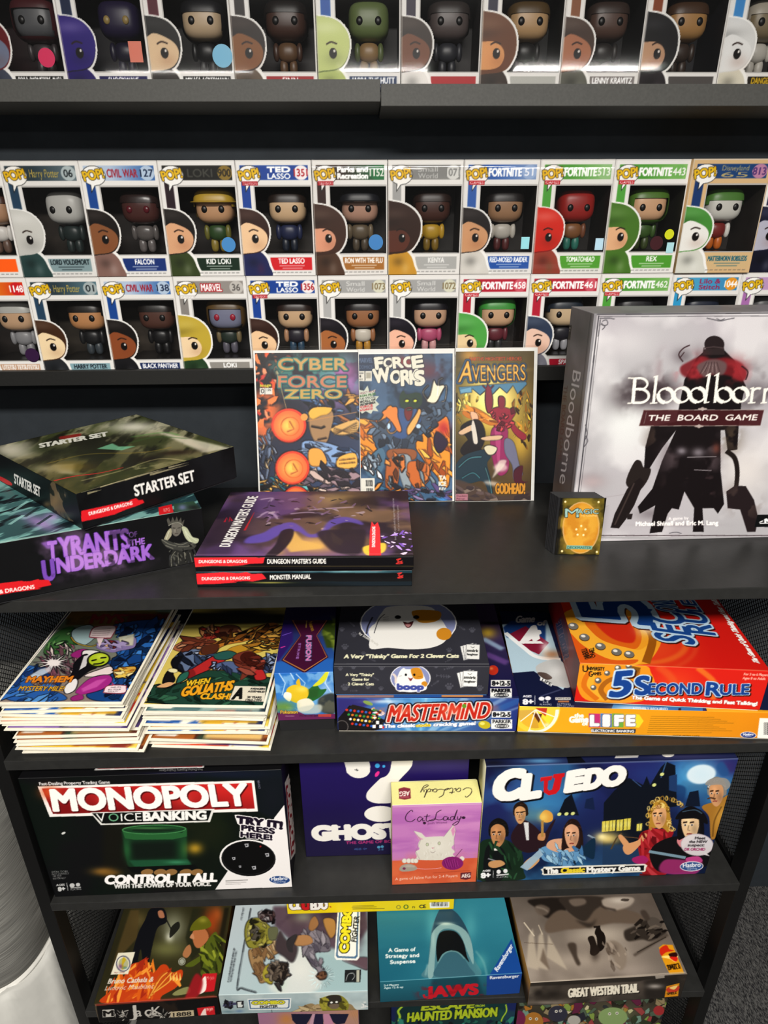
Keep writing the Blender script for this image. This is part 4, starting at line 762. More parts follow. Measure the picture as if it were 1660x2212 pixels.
def avengers(c):
    vw(c, 'B'); c.G((1140, 60), '3a3420', (1570, 500), '4a3a24', 1); c.N(.3, 12); c.B(1230, 70, 60, 40, 'b8863a', .8); c.B(1360, 360, 210, 220, 'e8c850', .95); c.B(1350, 300, 130, 120, 'f4e8a0', .9); c.B(1520, 560, 70, 120, 'd8b040', .7)
    c.S('1140,320 1280,300 1200,420 1150,480', 30, 12, ['8a6a20', '3a2c14', 'd8b848', 'f0e078'], 3, 4, 80); c.S('1480,300 1590,280 1570,600 1500,560', 50, 12, ['8a5a1c', '3a2410', 'c89030', 'e8c048'], 4, 4, 85)
    c.P('1170,250 1550,220 1552,235 1500,290 1475,240 1440,285 1400,250 1360,292 1330,262 1290,296 1250,262 1180,290', '4f7a94'); c.P('1175,265 1240,250 1245,280 1185,286', '6a98b0')
    c.T('EARTHS MIGHTIEST HEROES', (1232, 102), (1524, 100), 20, 'b04a2a', fat=.04)
    for ow, cc in ((.075, '3a5a78'), (0, 'e0a850')):
        c.T('A', (1168, 222), (1244, 216), (1184, 108), cc, fat=.02 + ow); c.T('VENGERS', (1246, 218), (1546, 212), (1244, 128), cc, fat=.02 + ow)
    c.B(1380, 150, 180, 12, 'f0cc80', .35)
    # armoured figure with a raised arm, woman, crouching figure: plain stand-ins
    c.P('1318,330 1322,260 1335,240 1352,262 1362,330 1352,390 1330,390', '7a2a3a', sm=1); c.L('1322,258 1305,240', 7, '7a2a3a'); c.L('1335,245 1332,228', 7, '7a2a3a'); c.L('1350,258 1366,240', 7, '7a2a3a')
    c.P('1350,380 1400,360 1450,370 1490,390 1470,430 1450,480 1380,490 1360,430', '8a2438', sm=1); c.P('1392,310 1410,300 1428,312 1430,350 1415,375 1395,360', '7a2034', sm=1); c.P('1470,440 1500,480 1550,520 1535,548 1490,520 1460,470', '8a2a3a', sm=1); c.P('1360,480 1440,480 1445,560 1450,710 1390,740 1350,600', '8a2a5a', sm=1); c.P('1430,540 1480,560 1510,680 1530,740 1480,770 1470,690 1430,620', '6a6a80', sm=1); c.P('1480,720 1530,690 1525,770 1560,780 1490,790', '4a1a28', sm=1); c.P('1370,480 1390,700 1400,700 1410,480', 'b04a7a', .7)
    c.S('1360,370 1480,380 1460,480 1380,480', 18, 14, ['b03a48', '5a1424', 'c84a50'], 5, 2, None, line='2a0a14', lw=3)
    c.P('1190,390 1240,360 1310,390 1390,450 1350,465 1290,440 1250,430 1215,420', 'b8702c', sm=1); c.S('1200,380 1240,362 1380,450 1270,430', 20, 14, ['d88c38', '8a4a1c', 'e8a858'], 6, 5, 25); c.P('1235,390 1270,395 1280,430 1250,440', 'd8a888', sm=1); c.P('1180,480 1230,440 1290,440 1320,520 1290,600 1230,580 1220,540', '1d1a20', sm=1); c.P('1170,500 1240,460 1250,490 1190,520', 'c8a888', sm=1); c.P('1300,530 1410,520 1400,545 1310,550', 'c8a888', sm=1); c.P('1180,600 1240,540 1300,600 1280,640 1210,640', '1a1418', sm=1); c.P('1240,450 1260,445 1280,560 1250,560', 'c8c0b4', sm=1)
    c.P('1150,700 1190,640 1260,610 1330,600 1350,640 1330,680 1350,760 1365,870 1345,870 1310,780 1230,790 1160,780', '1f3440', sm=1); c.L('1170,700 1230,650 1300,640', 8, '5aa0a8', .8, 0, 1); c.L('1190,760 1250,730 1290,760', 7, '4a909a', .8, 0, 1); c.L('1320,700 1345,780 1358,860', 6, '6ab0b4', .8, 0, 1); c.P('1310,590 1340,575 1385,590 1370,625 1335,630', 'c8c0a4', sm=1)
    c.P('1140,770 1260,800 1400,860 1580,830 1580,900 1140,890', '4a3a34', .9, 3, 1); c.S('1150,800 1400,850 1560,860 1560,890 1150,890', 24, 20, ['5a4a48', '3a2e30', '7a6a60'], 7, 3, 10); c.P('1360,760 1420,700 1440,660 1400,660 1380,700', 'c8bcb0', .8, 3, 1)
    c.E(1405, 700, 40, 24, 'd0c4b8', 0, .7, 5); c.E(1360, 790, 50, 14, 'c8b8a8', 10, .7, 4)
    c.ink(2, .7); c.c = np.minimum(1, c.c * 1.14 + .03)
    c.T('GODHEAD!', (1378, 846), (1542, 846), (1378, 790), 'e0a040', fat=.05, ow=.03, oc='2a1a10'); c.R(1155, 848, 1222, 884, 'c88a98', .9); c.T('Deodato', (1160, 864), (1216, 864), 10, '5a2a3a'); c.T('Palmer', (1160, 880), (1206, 880), 10, '5a2a3a')
comic('bagged comic with two glowing orange discs on its cover', (-.1915, 1.043, TOP + .0006, 0, .1785, .2605, .29), cyber, (.003, .0005, .002, .0045))
comic('bagged comic with an orange caped dark blue figure, in the middle of the leaning three', (-.0135, 1.0395, TOP + .0006, 0, .1640, .2615, .29), fworks, (.001, .0035, .001, .0085))
comic('bagged comic with a pale glow behind a red armoured figure', (.1512, 1.0362, TOP + .0006, 0, .1395, .2620, .27), avengers, (.0005, .006, .001, .006))
# ------------------------------------------------------------------ large grey game box and the card deck
def arc(cx, cy, rx, ry, a0, a1, n=14, rot=0):
    t = np.radians(np.linspace(a0, a1, n)); x, y = rx * np.cos(t), ry * np.sin(t); c, k = math.cos(math.radians(rot)), math.sin(math.radians(rot))
    return np.stack([cx + x * c - y * k, cy + x * k + y * c], 1)
def blood_front(c):
    vw(c, 'D'); c.N(.06, 8); c.NM('b9b2b8', 9, .52, .3, .7, 3); c.NM('e2dfe0', 14, .58, .2, .7, 9); c.B(640, 900, 200, 260, 'e6e8e6', .8); c.B(1500, 1250, 200, 200, 'e2dcd8', .8); c.B(640, 330, 200, 120, 'd8d5d6', .6)
    for x, y, rx, ry, a in ((860, 690, 150, 80, .5), (700, 640, 90, 40, .25), (1570, 680, 150, 90, .55), (1050, 430, 80, 60, .5), (820, 1560, 120, 50, .4), (380, 1320, 110, 70, .3)): c.B(x, y, rx, ry, '4a3f44', a)
    c.NM('3a2f33', 26, .55, .15, .6, 5, reg='560,640 800,560 1000,420 1160,420 1560,520 1720,640 1700,760 1500,800 900,800 560,790')
    c.B(400, 1330, 90, 50, 'c8b4b4', .6); c.L('300,1520 500,1440 640,1420', 4, '9a8f92', .5); c.L('300,1580 520,1500', 3, '9a8f92', .5)
    c.NM('2a1e22', 30, .5, .14, .75, 15, reg='620,640 760,580 950,600 980,760 800,790 640,770'); c.NM('5a2228', 24, .54, .14, .6, 17, reg='940,420 1060,380 1040,620 900,600'); D = '1b1416'      # dark coated figure seen from behind
    c.P('820,930 1000,900 1060,600 1150,440 1220,380 1340,380 1420,460 1460,560 1500,640 1470,760 1450,930 1440,1100 1370,1110 1350,960 1320,960 1320,1250 1345,1490 1300,1560 1270,1520 1190,1520 1200,1690 1120,1690 1130,1520 1060,1400 1020,1530 970,1520 940,1560 900,1690 810,1700 850,1500 740,1560 725,1510 830,1380 900,1180 1000,960 900,1090 800,1250 770,1240 780,1080', D, 1, 2)
    c.E(1275, 345, 72, 62, '2a2022'); c.P('1195,380 1345,372 1350,420 1190,420', '33292a', 1, 2); c.L('1195,372 1270,362 1345,372', 8, '4c3f40')
    c.P('1090,470 1180,430 1260,450 1360,440 1470,480 1510,560 1470,610 1380,570 1280,560 1150,590 1050,570 1030,510', '7a1f26', .9, 5, 1); c.NM('c04048', 40, .52, .12, .8, 3, reg='1030,500 1180,440 1200,560 1050,590'); c.NM('b83a40', 40, .5, .12, .8, 6, reg='1360,460 1500,500 1480,600 1370,570'); c.P('1150,500 1260,450 1360,480 1340,560 1250,560 1200,580', '6a5a5a', .9, 4, 1)
    for k in range(9): c.L([(1170 + k * 18, 560 - (k % 3) * 8), (1220 + k * 9, 470 + (k % 2) * 14)], 4, '9a8a88' if k % 2 else '3a2c2e', .8)
    c.NM('6a5c60', 24, .6, .14, .8, 4, reg='1000,980 1290,980 1300,1240 1180,1300 960,1240 900,1240'); c.B(1040, 1110, 40, 30, 'b0a8b0', .7); c.B(1160, 1120, 50, 36, 'c0b8c0', .6); c.L('1080,1155 1290,1150', 5, 'b8b0b4', .7); c.L('1130,1245 1255,1250', 6, 'a8a0a4', .8); c.NM('6a5254', 40, .58, .12, .7, 8, reg='980,1290 1280,1290 1300,1420 960,1420'); c.B(1290, 1090, 30, 40, '8a4a3a', .6)
    c.NM('6a5a48', 50, .55, .12, .7, 8, reg='1350,930 1450,930 1440,1100 1365,1100'); c.NM('5a4a40', 50, .55, .12, .7, 9, reg='830,930 960,930 880,1050 780,1090')
    for p_, wd in (('1100,350 1050,375 1020,420 1050,470', 9), ('1470,500 1515,540 1500,600', 10), ('1060,400 1030,440', 7)): c.L(p_, wd, '3a2226', .9, 0, 1)
    c.P('640,1340 700,1190 745,1180 770,1230 820,1240 790,1330 720,1400', '2c2422', sm=1); c.P('530,1660 560,1560 650,1380 740,1300 770,1330 700,1500 640,1600 590,1665', '241c1c', 1, 2); c.L('560,1640 700,1340', 12, '5a4c48', .6); c.P('640,1560 690,1560 680,1600 650,1600', '2a2222')
    c.L('1360,1110 1420,1160 1440,1260 1430,1380', 34, '241c1a', 1, 0, 1); c.P('1360,1400 1420,1360 1500,1360 1560,1460 1590,1590 1570,1690 1510,1690 1460,1530 1370,1520', '2a2022', 1, 2); c.NM('6a5850', 50, .56, .1, .7, 3, reg='1370,1400 1500,1370 1580,1560 1480,1560'); c.P('1380,1600 1410,1540 1450,1520 1470,1560', 'd8d2d4', .0)
    c.P('735,930 768,815 1632,815 1605,928', '4a1e22', .93); c.L('735,930 768,815 1632,815 1605,928 735,930', 4, 'a89a94'); c.L('770,915 790,828', 3, '8a7a78'); c.T('THE  BOARD  GAME', (796, 892), (1578, 888), (802, 852), 'efe8e2', fat=.012, sh=.12)
    for x, y in ((1190, 808), (1165, 932)): c.E(x, y, 34, 8, 'b8aaa4', 0, .9); c.E(x, y, 12, 14, 'b8aaa4', 0, .9)
    W_ = 'f2efe6'
    def st(p, w_=26, **k): c.L(p, w_, W_, **k)
    def o(x, y, rx, ry): c.ring(x, y, rx - 9, ry - 6, 15, W_, -14); c.L(arc(x, y, rx - 9, ry - 6, 110, 210, 12, -14), 27, W_); c.L(arc(x, y, rx - 9, ry - 6, -70, 30, 12, -14), 27, W_)
    st('705,592 690,764', 24); st('655,586 740,590', 9); st('650,768 740,762', 9); c.L(np.concatenate([[(700, 590)], arc(735, 628, 60, 42, -85, 90)]), 15, W_); c.L(np.concatenate([[(700, 668)], arc(735, 714, 70, 50, -88, 95), [(690, 764)]]), 18, W_)
    st('860,575 838,766', 20); st('838,580 872,570', 9); st('812,768 866,764', 9)
    o(925, 712, 62, 56); o(1040, 708, 64, 57); o(1155, 708, 62, 56); st('1240,560 1208,764', 20); st('1214,572 1250,552', 9); st('1200,766 1240,758', 9)
    st('1300,556 1278,764', 20); st('1274,572 1312,550', 9); o(1345, 708, 62, 56); o(1462, 706, 62, 56)
    st('1552,660 1538,764', 20); st('1530,664 1560,654', 9); st('1515,766 1570,762', 9); c.L(arc(1590, 690, 38, 30, 200, 300), 16, W_)
    st('1640,660 1628,764', 20); st('1606,766 1652,762', 9); c.L(np.concatenate([arc(1690, 690, 45, 36, 190, 350), [(1728, 764)]]), 16, W_); st('1710,766 1750,762', 9); c.ring(1800, 710, 50, 50, 16, W_); st('1760,712 1850,706', 10)
    c.T('A game by', (945, 1606), (1090, 1600), 20, 'f2eeee', fat=.02, a=.9); c.T('Michael Shinall and Eric M. Lang', (712, 1648), (1302, 1640), 30, 'f6f2f0', fat=.035); c.B(1000, 1640, 260, 14, '5a4a50', .25)
    c.T('A game by', (945, 1604), (1090, 1598), 20, 'f6f2f2', fat=.02); c.T('Michael Shinall and Eric M. Lang', (712, 1646), (1302, 1638), 30, 'fbf7f5', fat=.035)
    c.P('1585,1566 1800,1566 1800,1655 1562,1655', '111214'); c.P('1632,1598 1650,1592 1668,1606 1664,1622 1648,1612 1648,1630 1634,1626', 'f2f2f2'); c.L('1598,1622 1624,1610', 9, 'f2f2f2'); c.L('1600,1628 1690,1626', 7, 'f2f2f2')
    # worn grey frame with corner ornament
    for p_, wd, cc, a in (('425,112 1900,88', 34, '8f8d90', .9), ('430,130 1900,118', 8, '3f3d42', .9), ('440,146 1900,140', 5, '6a686c', .9), ('424,118 215,1752', 22, '8b898c', .9), ('445,140 260,1752', 8, '3c3a40', .95), ('460,150 275,1752', 4, '6a686c', .8), ('200,1728 1900,1742', 14, 'a9a7a9', .9), ('240,1716 1900,1716', 8, '4a3c40', .9)): c.L(p_, wd, cc, a)
    for p_ in ('450,160 520,158 560,164', '455,170 450,230 440,290', '470,180 500,170 510,200 480,210 465,190', '460,200 490,215 470,240', '1220,156 1280,170 1320,178 1360,168 1420,156', '1290,160 1320,172 1350,160', '350,920 362,990 340,1040', '352,1000 366,1040 340,1080', '950,1700 1000,1692 1040,1702'): c.L(p_, 6, '4a484e', .85, 0, 1)
def blood_side(c):
    vw(c, 'D'); c.N(.3, 12); c.NM('5a585c', 14, .52, .3, .6, 4); c.L('410,110 215,1740', 24, '9a989c', .8, 3); c.L('388,130 230,1500', 6, '3c3b40', .7); c.B(300, 280, 60, 90, '4a484e', .5); c.B(150, 1200, 40, 300, '2c2b30', .6)
    c.T('Bloodborne', (262, 528), (162, 1340), (318, 545), 'c9c7ca', fat=-.004); c.T('THE BOARD GAME', (196, 640), (150, 1180), (222, 644), '4a2a30', fat=.02)
    c.P('220,208 252,208 240,312 212,306', '17181a'); c.T('17', (228, 250), (228, 220), (242, 250), 'c8c8c8'); c.P('90,1386 112,1386 102,1490 80,1480', '101114'); c.B(97, 1436, 6, 22, 'd8d8d8', .9); c.B(70, 1540, 30, 60, 'b0aeb0', .5)
game('game_box', 'big pale grey game box standing upright behind the deck of cards', 'game box', (.3037, .8761, TOP + .0003, .0181, .33, .0998, .3358, .0237), 'bdbabd', {'F': blood_front, 'L': blood_side, 'T': lambda c: c.N(.2, 20) and c.NM('6a686c', 20, .5, .3, .7)}, lid='F', tray='8a888c', px=1.4, sidecol={'L': '6c6a6e', 'T': '8f8d90'})

def card_mesh(name, t, art=None, W=None, k=.0008):
    return panel_mesh(name, (.0645, t, .0893), k, {'F': art} if art else {}, '17171a', (0, 0, 0), W)
def mtg(c):
    vw(c, 'D'); c.c[:] = hx('17150f'); c.P('195,1450 488,1452 462,1850 160,1846', '4f4418'); c.NM('8a7a2c', 60, .5, .2, .8, 3, reg='195,1450 488,1452 462,1850 160,1846'); c.NM('2c2810', 40, .55, .15, .7, 6, reg='195,1450 488,1452 462,1850 160,1846'); c.L('178,1440 495,1442 470,1860 142,1856 178,1440', 18, '14130f', .95)
    c.E(318, 1660, 134, 186, 'c9a06a', 3); c.E(318, 1660, 124, 178, 'c98a2c', 3); c.NM('e0b048', 60, .5, .2, .7, 4, reg='200,1520 430,1520 430,1800 210,1800')
    for x, y in ((320, 1648), (285, 1672), (350, 1672), (294, 1710), (336, 1713), (206, 1474), (444, 1476), (182, 1828), (432, 1834)): c.E(x, y, 8, 8, 'f2d898'); c.E(x - 1, y - 2, 4, 4, 'fff4c8')
    c.T('M', (205, 1584), (300, 1584), 62, '9fc0b8', fat=.01, ow=.03, oc='2a2414'); c.T('AGIC', (290, 1560), (444, 1560), 34, '9fc0b8', fat=.02, ow=.04, oc='2a2414'); c.T('The Gathering', (318, 1580), (430, 1578), 11, 'f2d8a0', fat=.03)
    c.P('216,1786 400,1790 396,1816 212,1812', '7fb0a0'); c.T('DECKMASTER', (220, 1810), (392, 1812), 17, '2a4a44', fat=.02)
CW = Matrix.Translation((.2734, .8372, TOP + .0003)) @ Matrix.Rotation(-.0593, 4, 'Z') @ Matrix.Rotation(-.048, 4, 'X')
fc = link('playing_card', card_mesh('playing_card', .0006, mtg, CW), PRINT); fc.matrix_world = CW; tag(fc, 'front card of the upright deck, gold oval on its olive back', 'card', 'cards of the upright deck')
cm = None
for i in range(30):
    st = i // 5; r = random.Random(i)
    if cm is None:
        cm = bpy.data.meshes.new('card'); bm = bmesh.new(); add_box(bm, 0, .0645, 0, .00058, 0, .0893, .0002); bm.to_mesh(cm); bm.free(); cm.materials.append(mat('dark_card_edge', '1b1b1d', rough=.4, noise=.2, nscale=200))
    o = bpy.data.objects.new('playing_card', cm); COL.objects.link(o)
    o.location = (.2702 - .0012 * st + r.uniform(-.0003, .0003), .8395 + .00072 * i, TOP + .0003); o.rotation_euler = (-.03, 0, -.055)
    tag(o, 'black edged card packed behind the gold backed front card of the deck', 'card', 'cards of the upright deck')

# ------------------------------------------------------------------ upper shelf: comic stacks
PAL = [['2f5fa0', '1a2a5a', 'c8a030', 'e8e0d0', '7a2a5a'], ['a8642c', '5a2a1c', 'd8b878', '3a4a3a'], ['8a6aa8', '4a3a6a', 'c0b0c8', '2a2a3a'], ['d0a82c', 'e0c860', '8a3a2c', '3a2a20'], ['5a7a7a', '2a3a44', 'a8b8b0', '8a4a3a'], ['c03a34', 'e0c040', '2a2a6a', 'f0e8d8']]
def stack_cover_art(i):
    def f(c):
        c.unit(100, 150); c.c[:] = hx(PAL[i][1]); c.S('0,0 100,0 100,150 0,150', 70, 11, PAL[i], i + 3, 2.4); c.R(0, 118, 30 + 7 * i, 150, PAL[i][0]); c.R(4, 132, 22, 147, 'e9e5da'); c.R(46, 126, 96, 148, PAL[i][2])
    return f
CWD, CDP = .1815, .268
covers = []
for i in range(6):
    me = panel_mesh('cover', (CWD - .007, CDP - .007, .0011), .0035, {'T': stack_cover_art(i)}, 'd8d2c4', (.0035, .0035, .0015), None); me.materials.append(MATTE); covers.append(me)
bdm = bpy.data.meshes.new('backing_board'); bm = bmesh.new(); add_box(bm, 0, CWD, 0, CDP, 0, .0013); bm.to_mesh(bdm); bm.free(); bdm.materials.append(mat('cream_backing_board', 'e9e3d2', rough=.6, noise=.04))
def comic_stack(n, xf, yf, yawf, z0, pitch, seed, group, label, top_label, art, skip=()):
    r = random.Random(seed)
    for i in range(n):
        t = i / (n - 1); top = i == n - 1
        x, y, z = xf(t) + (0 if top else r.uniform(-.005, .005)), yf(t) + (0 if top else r.uniform(-.011, .009)), z0 + i * pitch
        yaw = yawf(t) + (0 if top else r.uniform(-.03, .03))
        o = empty('comic_book', (x, y, z), (0, 0, yaw), top_label if top else label, 'comic book', group); link('backing_board', bdm, None, o)
        if top:
            W = Matrix.Translation((x, y, z)) @ Matrix.Rotation(yaw, 4, 'Z'); link('cover', panel_mesh('cover', (CWD - .006, CDP - .006, .0012), 1.3 * CWD / 281, {'T': art}, 'e8e0d0', (.003, .003, .0015), W), PRINT, o)
        else: link('cover', covers[r.randrange(6)], None, o)
def mayhem(c):
    vw(c, 'E'); c.c[:] = hx('8a7a6c'); c.G((300, 250), '6a7a6a', (200, 560), '8f8078', 1)
    c.P('400,70 1020,90 990,160 380,160', '4a3c1c', 1, 4); c.NM('7a5a1c', 30, .5, .15, .8, 3, reg='400,70 1020,90 990,160 380,160'); c.T('MYSTERY', (520, 150), (960, 150), (540, 100), '7a1a1c', fat=.05); c.R(740, 100, 980, 140, '4a1014', .7, 4)
    c.P('320,210 420,170 460,240 400,300 330,330 250,320', '3f6a3a', sm=1); c.S('280,260 420,180 430,300 300,330', 20, 16, ['2a5a30', '6a9a5a', '8ab07a', '1a3a20'], 3, 3, -30); c.P('420,190 520,160 560,210 520,260 470,280 420,250', '9fb6b8', sm=1); c.L('410,230 440,265 520,285 570,270', 8, 'c8a838', 1, 0, 1)
    c.S('260,330 440,280 450,420 300,450', 46, 18, ['b08890', 'd0b0b0', '9a6070', 'e0d0c8', '6a4a52'], 4, 3, 60, line='4a2a34', lw=2)
    for a in range(14):
        u = math.radians(a * 26); L_ = 55 + (a * 37) % 45; c.P([(310 + 8 * math.cos(u + 1.57), 380 + 8 * math.sin(u + 1.57)), (310 + L_ * 1.5 * math.cos(u), 380 + L_ * math.sin(u)), (310 - 8 * math.cos(u + 1.57), 380 - 8 * math.sin(u + 1.57))], 'f0e8e4', .95)
    c.P('660,160 1000,150 880,420 760,590 560,600 500,560 620,500 640,400 620,380 690,330 720,260', '1d4a86', sm=1); c.S('700,170 1000,155 940,260 820,420 740,560 600,590 640,390 720,330', 90, 28, ['2f6ab0', '4a8ad0', '123058', '0e1c38', '3a78c0', '1d4a86'], 5, 2.5, -35, line='0a1428', lw=3); c.P('20,585 130,410 240,410 280,460 180,500 360,560 350,600', '2f62a8', sm=1); c.S('40,580 140,420 240,430 340,590', 30, 26, ['3f78c0', '1d3f7a', '5a94d0', '14284a'], 6, 4, -20, line='0e1c38', lw=2); c.P('140,470 230,415 300,400 290,430 180,490', 'd8dce0', .8, 3)
    c.P('555,290 620,250 700,250 780,230 780,290 700,310 640,320', '8a7aa8', sm=1); c.E(638, 275, 42, 26, '7a2a2c'); c.E(628, 284, 26, 16, 'd8b090'); c.P('680,230 780,210 770,280 700,280', 'd0ccb0', .9, 2); c.S('560,270 700,250 760,290 640,330', 12, 18, ['a898c0', '6a5a88'], 7, 3, 10)
    c.P('410,330 470,300 520,310 500,340 430,350', '9a2a78', sm=1); c.P('480,310 560,310 600,340 540,360 480,350', 'e8e4e0', sm=1); c.P('430,380 500,330 560,400 510,430 430,490 390,480 420,430', '17161a', sm=1); c.P('480,340 520,330 500,400 450,430', 'e8e4e4', .9, 1)
    c.E(570, 362, 66, 42, '2a3412', -8); c.E(570, 361, 62, 38, 'b4c82e', -8); c.B(585, 345, 30, 16, 'd8e060', .7); c.L('530,368 556,362', 6, '2a3412'); c.L('582,352 612,350', 6, '2a3412'); c.L('540,388 580,384 600,374', 6, '3a4a14', 1, 0, 1)
    c.P('500,445 570,420 640,400 650,440 560,460 490,460', 'e8d8d4', sm=1); c.P('440,540 520,470 620,450 650,480 600,530 500,560 450,560', 'a8308a', sm=1); c.P('470,530 560,480 620,470 560,520 480,548', 'd060b0', .8, 2); c.P('370,520 430,470 450,490 430,540 380,560', 'eae6e4', sm=1); c.P('410,580 470,560 480,590 420,600', '9a2a78', sm=1); c.P('660,420 780,400 770,440 680,470', 'd8a848', sm=1); c.S('660,420 780,400 760,450 690,470', 16, 14, ['e8c860', 'c07a2a', 'f0e0a0'], 8, 3, 10)
    c.ring(800, 480, 70, 42, 10, '0e1c38', -20); c.ring(800, 480, 48, 28, 6, '5a94d0', -20)
    c.ink()
    c.P('548,170 670,165 672,185 650,228 630,240 530,236 516,222', '8a3a4a', sm=1); c.P('552,175 664,170 646,224 626,234 534,230 522,220', 'e8d4d4', 1, 0, 1); c.P('560,236 600,236 575,290', 'e0c8cc'); 
    for k in range(4): c.L([(545 - k * 5, 188 + k * 12), (645 - k * 6, 182 + k * 12)], 3, '5a3a40', .7)
    c.P('622,510 720,508 736,522 722,556 705,560 606,556 598,545', '8a3a4a', sm=1); c.P('626,514 718,512 728,524 716,552 610,551 604,543', 'f0dce0', 1, 0, 1); c.L('650,512 646,490 660,510', 4, 'c8304a'); c.T("AND IT'S", (640, 526), (700, 526), 8, '333'); c.T('ALL YOUR', (625, 538), (700, 538), 8, '333'); c.T('FAULT!', (625, 550), (680, 550), 8, '333')
    c.T('MAYHEM', (150, 492), (408, 490), (166, 458), 'e08a28', fat=.04, ow=.05, oc='4a1a10'); c.T('ON THE', (190, 510), (320, 510), (196, 496), '5a3a2a', fat=.02); c.T('MYSTERY MILE!', (104, 540), (362, 542), (120, 514), 'e0b03c', fat=.02, ow=.04, oc='3a2010')
def goliath(c):
    vw(c, 'E'); c.c[:] = hx('d8c468'); c.P('1040,90 1650,100 1640,150 1030,160', '2a2410', 1, 6); c.B(1400, 90, 260, 30, '0e0c08', .9)
    c.P('860,600 890,510 1040,500 1180,430 1340,430 1450,460 1580,480 1560,640 850,610', '25483a', sm=1); c.S('900,540 1300,440 1560,500 1540,620 900,600', 50, 24, ['2c5a46', '1a3428', '3a6a50', '12241c'], 3, 4, 5, line='0e1a14', lw=2)
    c.P('1000,360 1060,310 1130,300 1200,300 1250,330 1240,390 1150,410 1080,430 1020,410', '6a7a98', sm=1); c.S('1010,350 1220,310 1220,390 1050,420', 18, 24, ['8a9ab8', '3a4a68', '1a2030', 'a8b4c8'], 4, 2.5, 20, line='10141c', lw=4); c.P('990,380 1010,350 1060,340 1030,400 1060,430 1010,420', '14161c', sm=1)
    c.P('1000,290 1090,240 1180,230 1260,260 1220,290 1120,300 1040,315', 'a86a48', sm=1); c.S('1010,290 1100,245 1220,250 1200,285 1060,308', 14, 24, ['c08a68', '8a4a34', '6a3424'], 5, 4, -15, line='2a140c', lw=3); c.P('1170,200 1220,170 1290,180 1270,230 1190,240', 'a83a2c', sm=1); c.P('1180,190 1210,168 1250,178 1230,215 1190,220', 'c89a80', sm=1); c.P('1270,180 1330,160 1390,180 1370,230 1300,230', '7a4a34', sm=1); c.S('1180,180 1390,170 1370,230 1190,235', 16, 18, ['a83a2c', '5a2418', 'c88a5a', '3a1c14'], 6, 2, None, line='2a100c', lw=3)
    c.P('1180,290 1300,240 1420,190 1480,170 1600,150 1640,250 1560,260 1480,240 1400,260 1300,280 1210,330 1150,330', 'b8742c', sm=1); c.S('1300,240 1600,160 1620,250 1440,250', 34, 24, ['c88a38', '8a5420', '5a3414', 'd8a850', '1c140c'], 7, 4, -20, line='20140a', lw=3); c.P('1170,290 1260,270 1250,320 1170,330', '5a3020', sm=1)
    c.P('1290,330 1340,290 1440,270 1540,290 1500,320 1400,330 1300,345', 'c0902c', sm=1); c.S('1400,270 1640,230 1630,290 1460,310', 20, 20, ['d8b048', '6a4a18', 'a8762a'], 8, 4, 0, line='20140a', lw=3)
    c.P('1080,440 1150,390 1260,330 1320,350 1230,410 1140,450 1090,470', 'b83030', sm=1); c.P('1240,330 1320,310 1370,330 1320,360 1250,360', '2f5f58', sm=1); c.P('1070,440 1110,415 1130,450 1090,470', '8a2424', sm=1)
    c.P('1220,400 1330,370 1420,400 1520,350 1610,330 1600,420 1540,440 1440,450 1330,430', '5a6a90', sm=1); c.S('1230,395 1400,390 1590,350 1580,430 1300,425', 26, 24, ['7a8ab0', '34405c', '98a8c8', '1a2030'], 9, 2.5, None, line='10141c', lw=3)
    c.P('1350,340 1440,310 1500,350 1510,400 1440,450 1390,480 1400,420 1360,390', '7a3a2c', sm=1); c.E(1440, 350, 50, 34, '4a1c14'); c.P('1440,420 1520,360 1530,390 1450,450', 'a85040', sm=1); c.P('1470,440 1510,410 1540,470 1480,480', 'b83030', sm=1); c.S('1360,340 1500,320 1510,420 1400,460', 14, 22, ['9a5040', '4a1c14', '6a2c20'], 10, 3, 20, line='200c08', lw=3)
    c.P('960,440 1000,410 1040,420 1000,440 1010,480 970,520 940,500', '1a181a', sm=1); c.E(1000, 425, 30, 14, 'e8e0b0', 0); c.P('900,520 970,490 1010,500 960,525', 'd8a878', sm=1); c.P('1040,450 1090,430 1080,470 1020,500', '2f6a5a', sm=1)
    c.ink()
    c.T('WHEN', (1072, 518), (1206, 500), (1084, 484), 'e8c030', fat=.045, ow=.05, oc='2a1a0c'); c.T('GOLIATHS', (1046, 574), (1338, 536), (1066, 520), 'e8a828', fat=.05, ow=.05, oc='2a1a0c'); c.T('CLASH!', (1158, 588), (1328, 590), (1170, 556), 'e8b02c', fat=.05, ow=.05, oc='2a1a0c')
    c.P('1358,512 1540,516 1532,606 1326,596', 'e4dcc8'); c.L('1358,512 1540,516 1532,606 1326,596 1358,512', 3, '333'); c.T('A', (1342, 590), (1396, 586), (1362, 528), '181818', fat=.05, sh=.1); c.T('AVENGERS', (1448, 534), (1532, 536), (1450, 524), '222', fat=.04); c.T('ASSEMBLE!', (1434, 550), (1530, 552), (1436, 540), '222', fat=.04); c.T('30 YEARS', (1430, 584), (1512, 586), (1432, 572), '222', fat=.04); c.T('1963-1993', (1422, 599), (1512, 601), (1424, 588), '222', fat=.04)
comic_stack(23, lambda t: -.5235 - .0125 * t + .006 * math.sin(6 * t), lambda t: .746 + .002 * t, lambda t: -.03, S2 + .0004, .00428, 5, 'comics in the stack beside the wire mesh', 'white boarded comic lying in the stack beneath the comic with the green headed figure', 'comic with a green headed figure and blue machinery, topmost of its stack', mayhem)
comic_stack(19, lambda t: -.3335 - .004 * t, lambda t: .760 - .003 * t, lambda t: -.05, S2 + .0004, .00428, 9, 'comics in the stack beside the purple card box', 'white boarded comic lying in the stack beneath the comic with brawling figures', 'comic with brawling figures on a yellow ground, topmost of its stack', goliath)

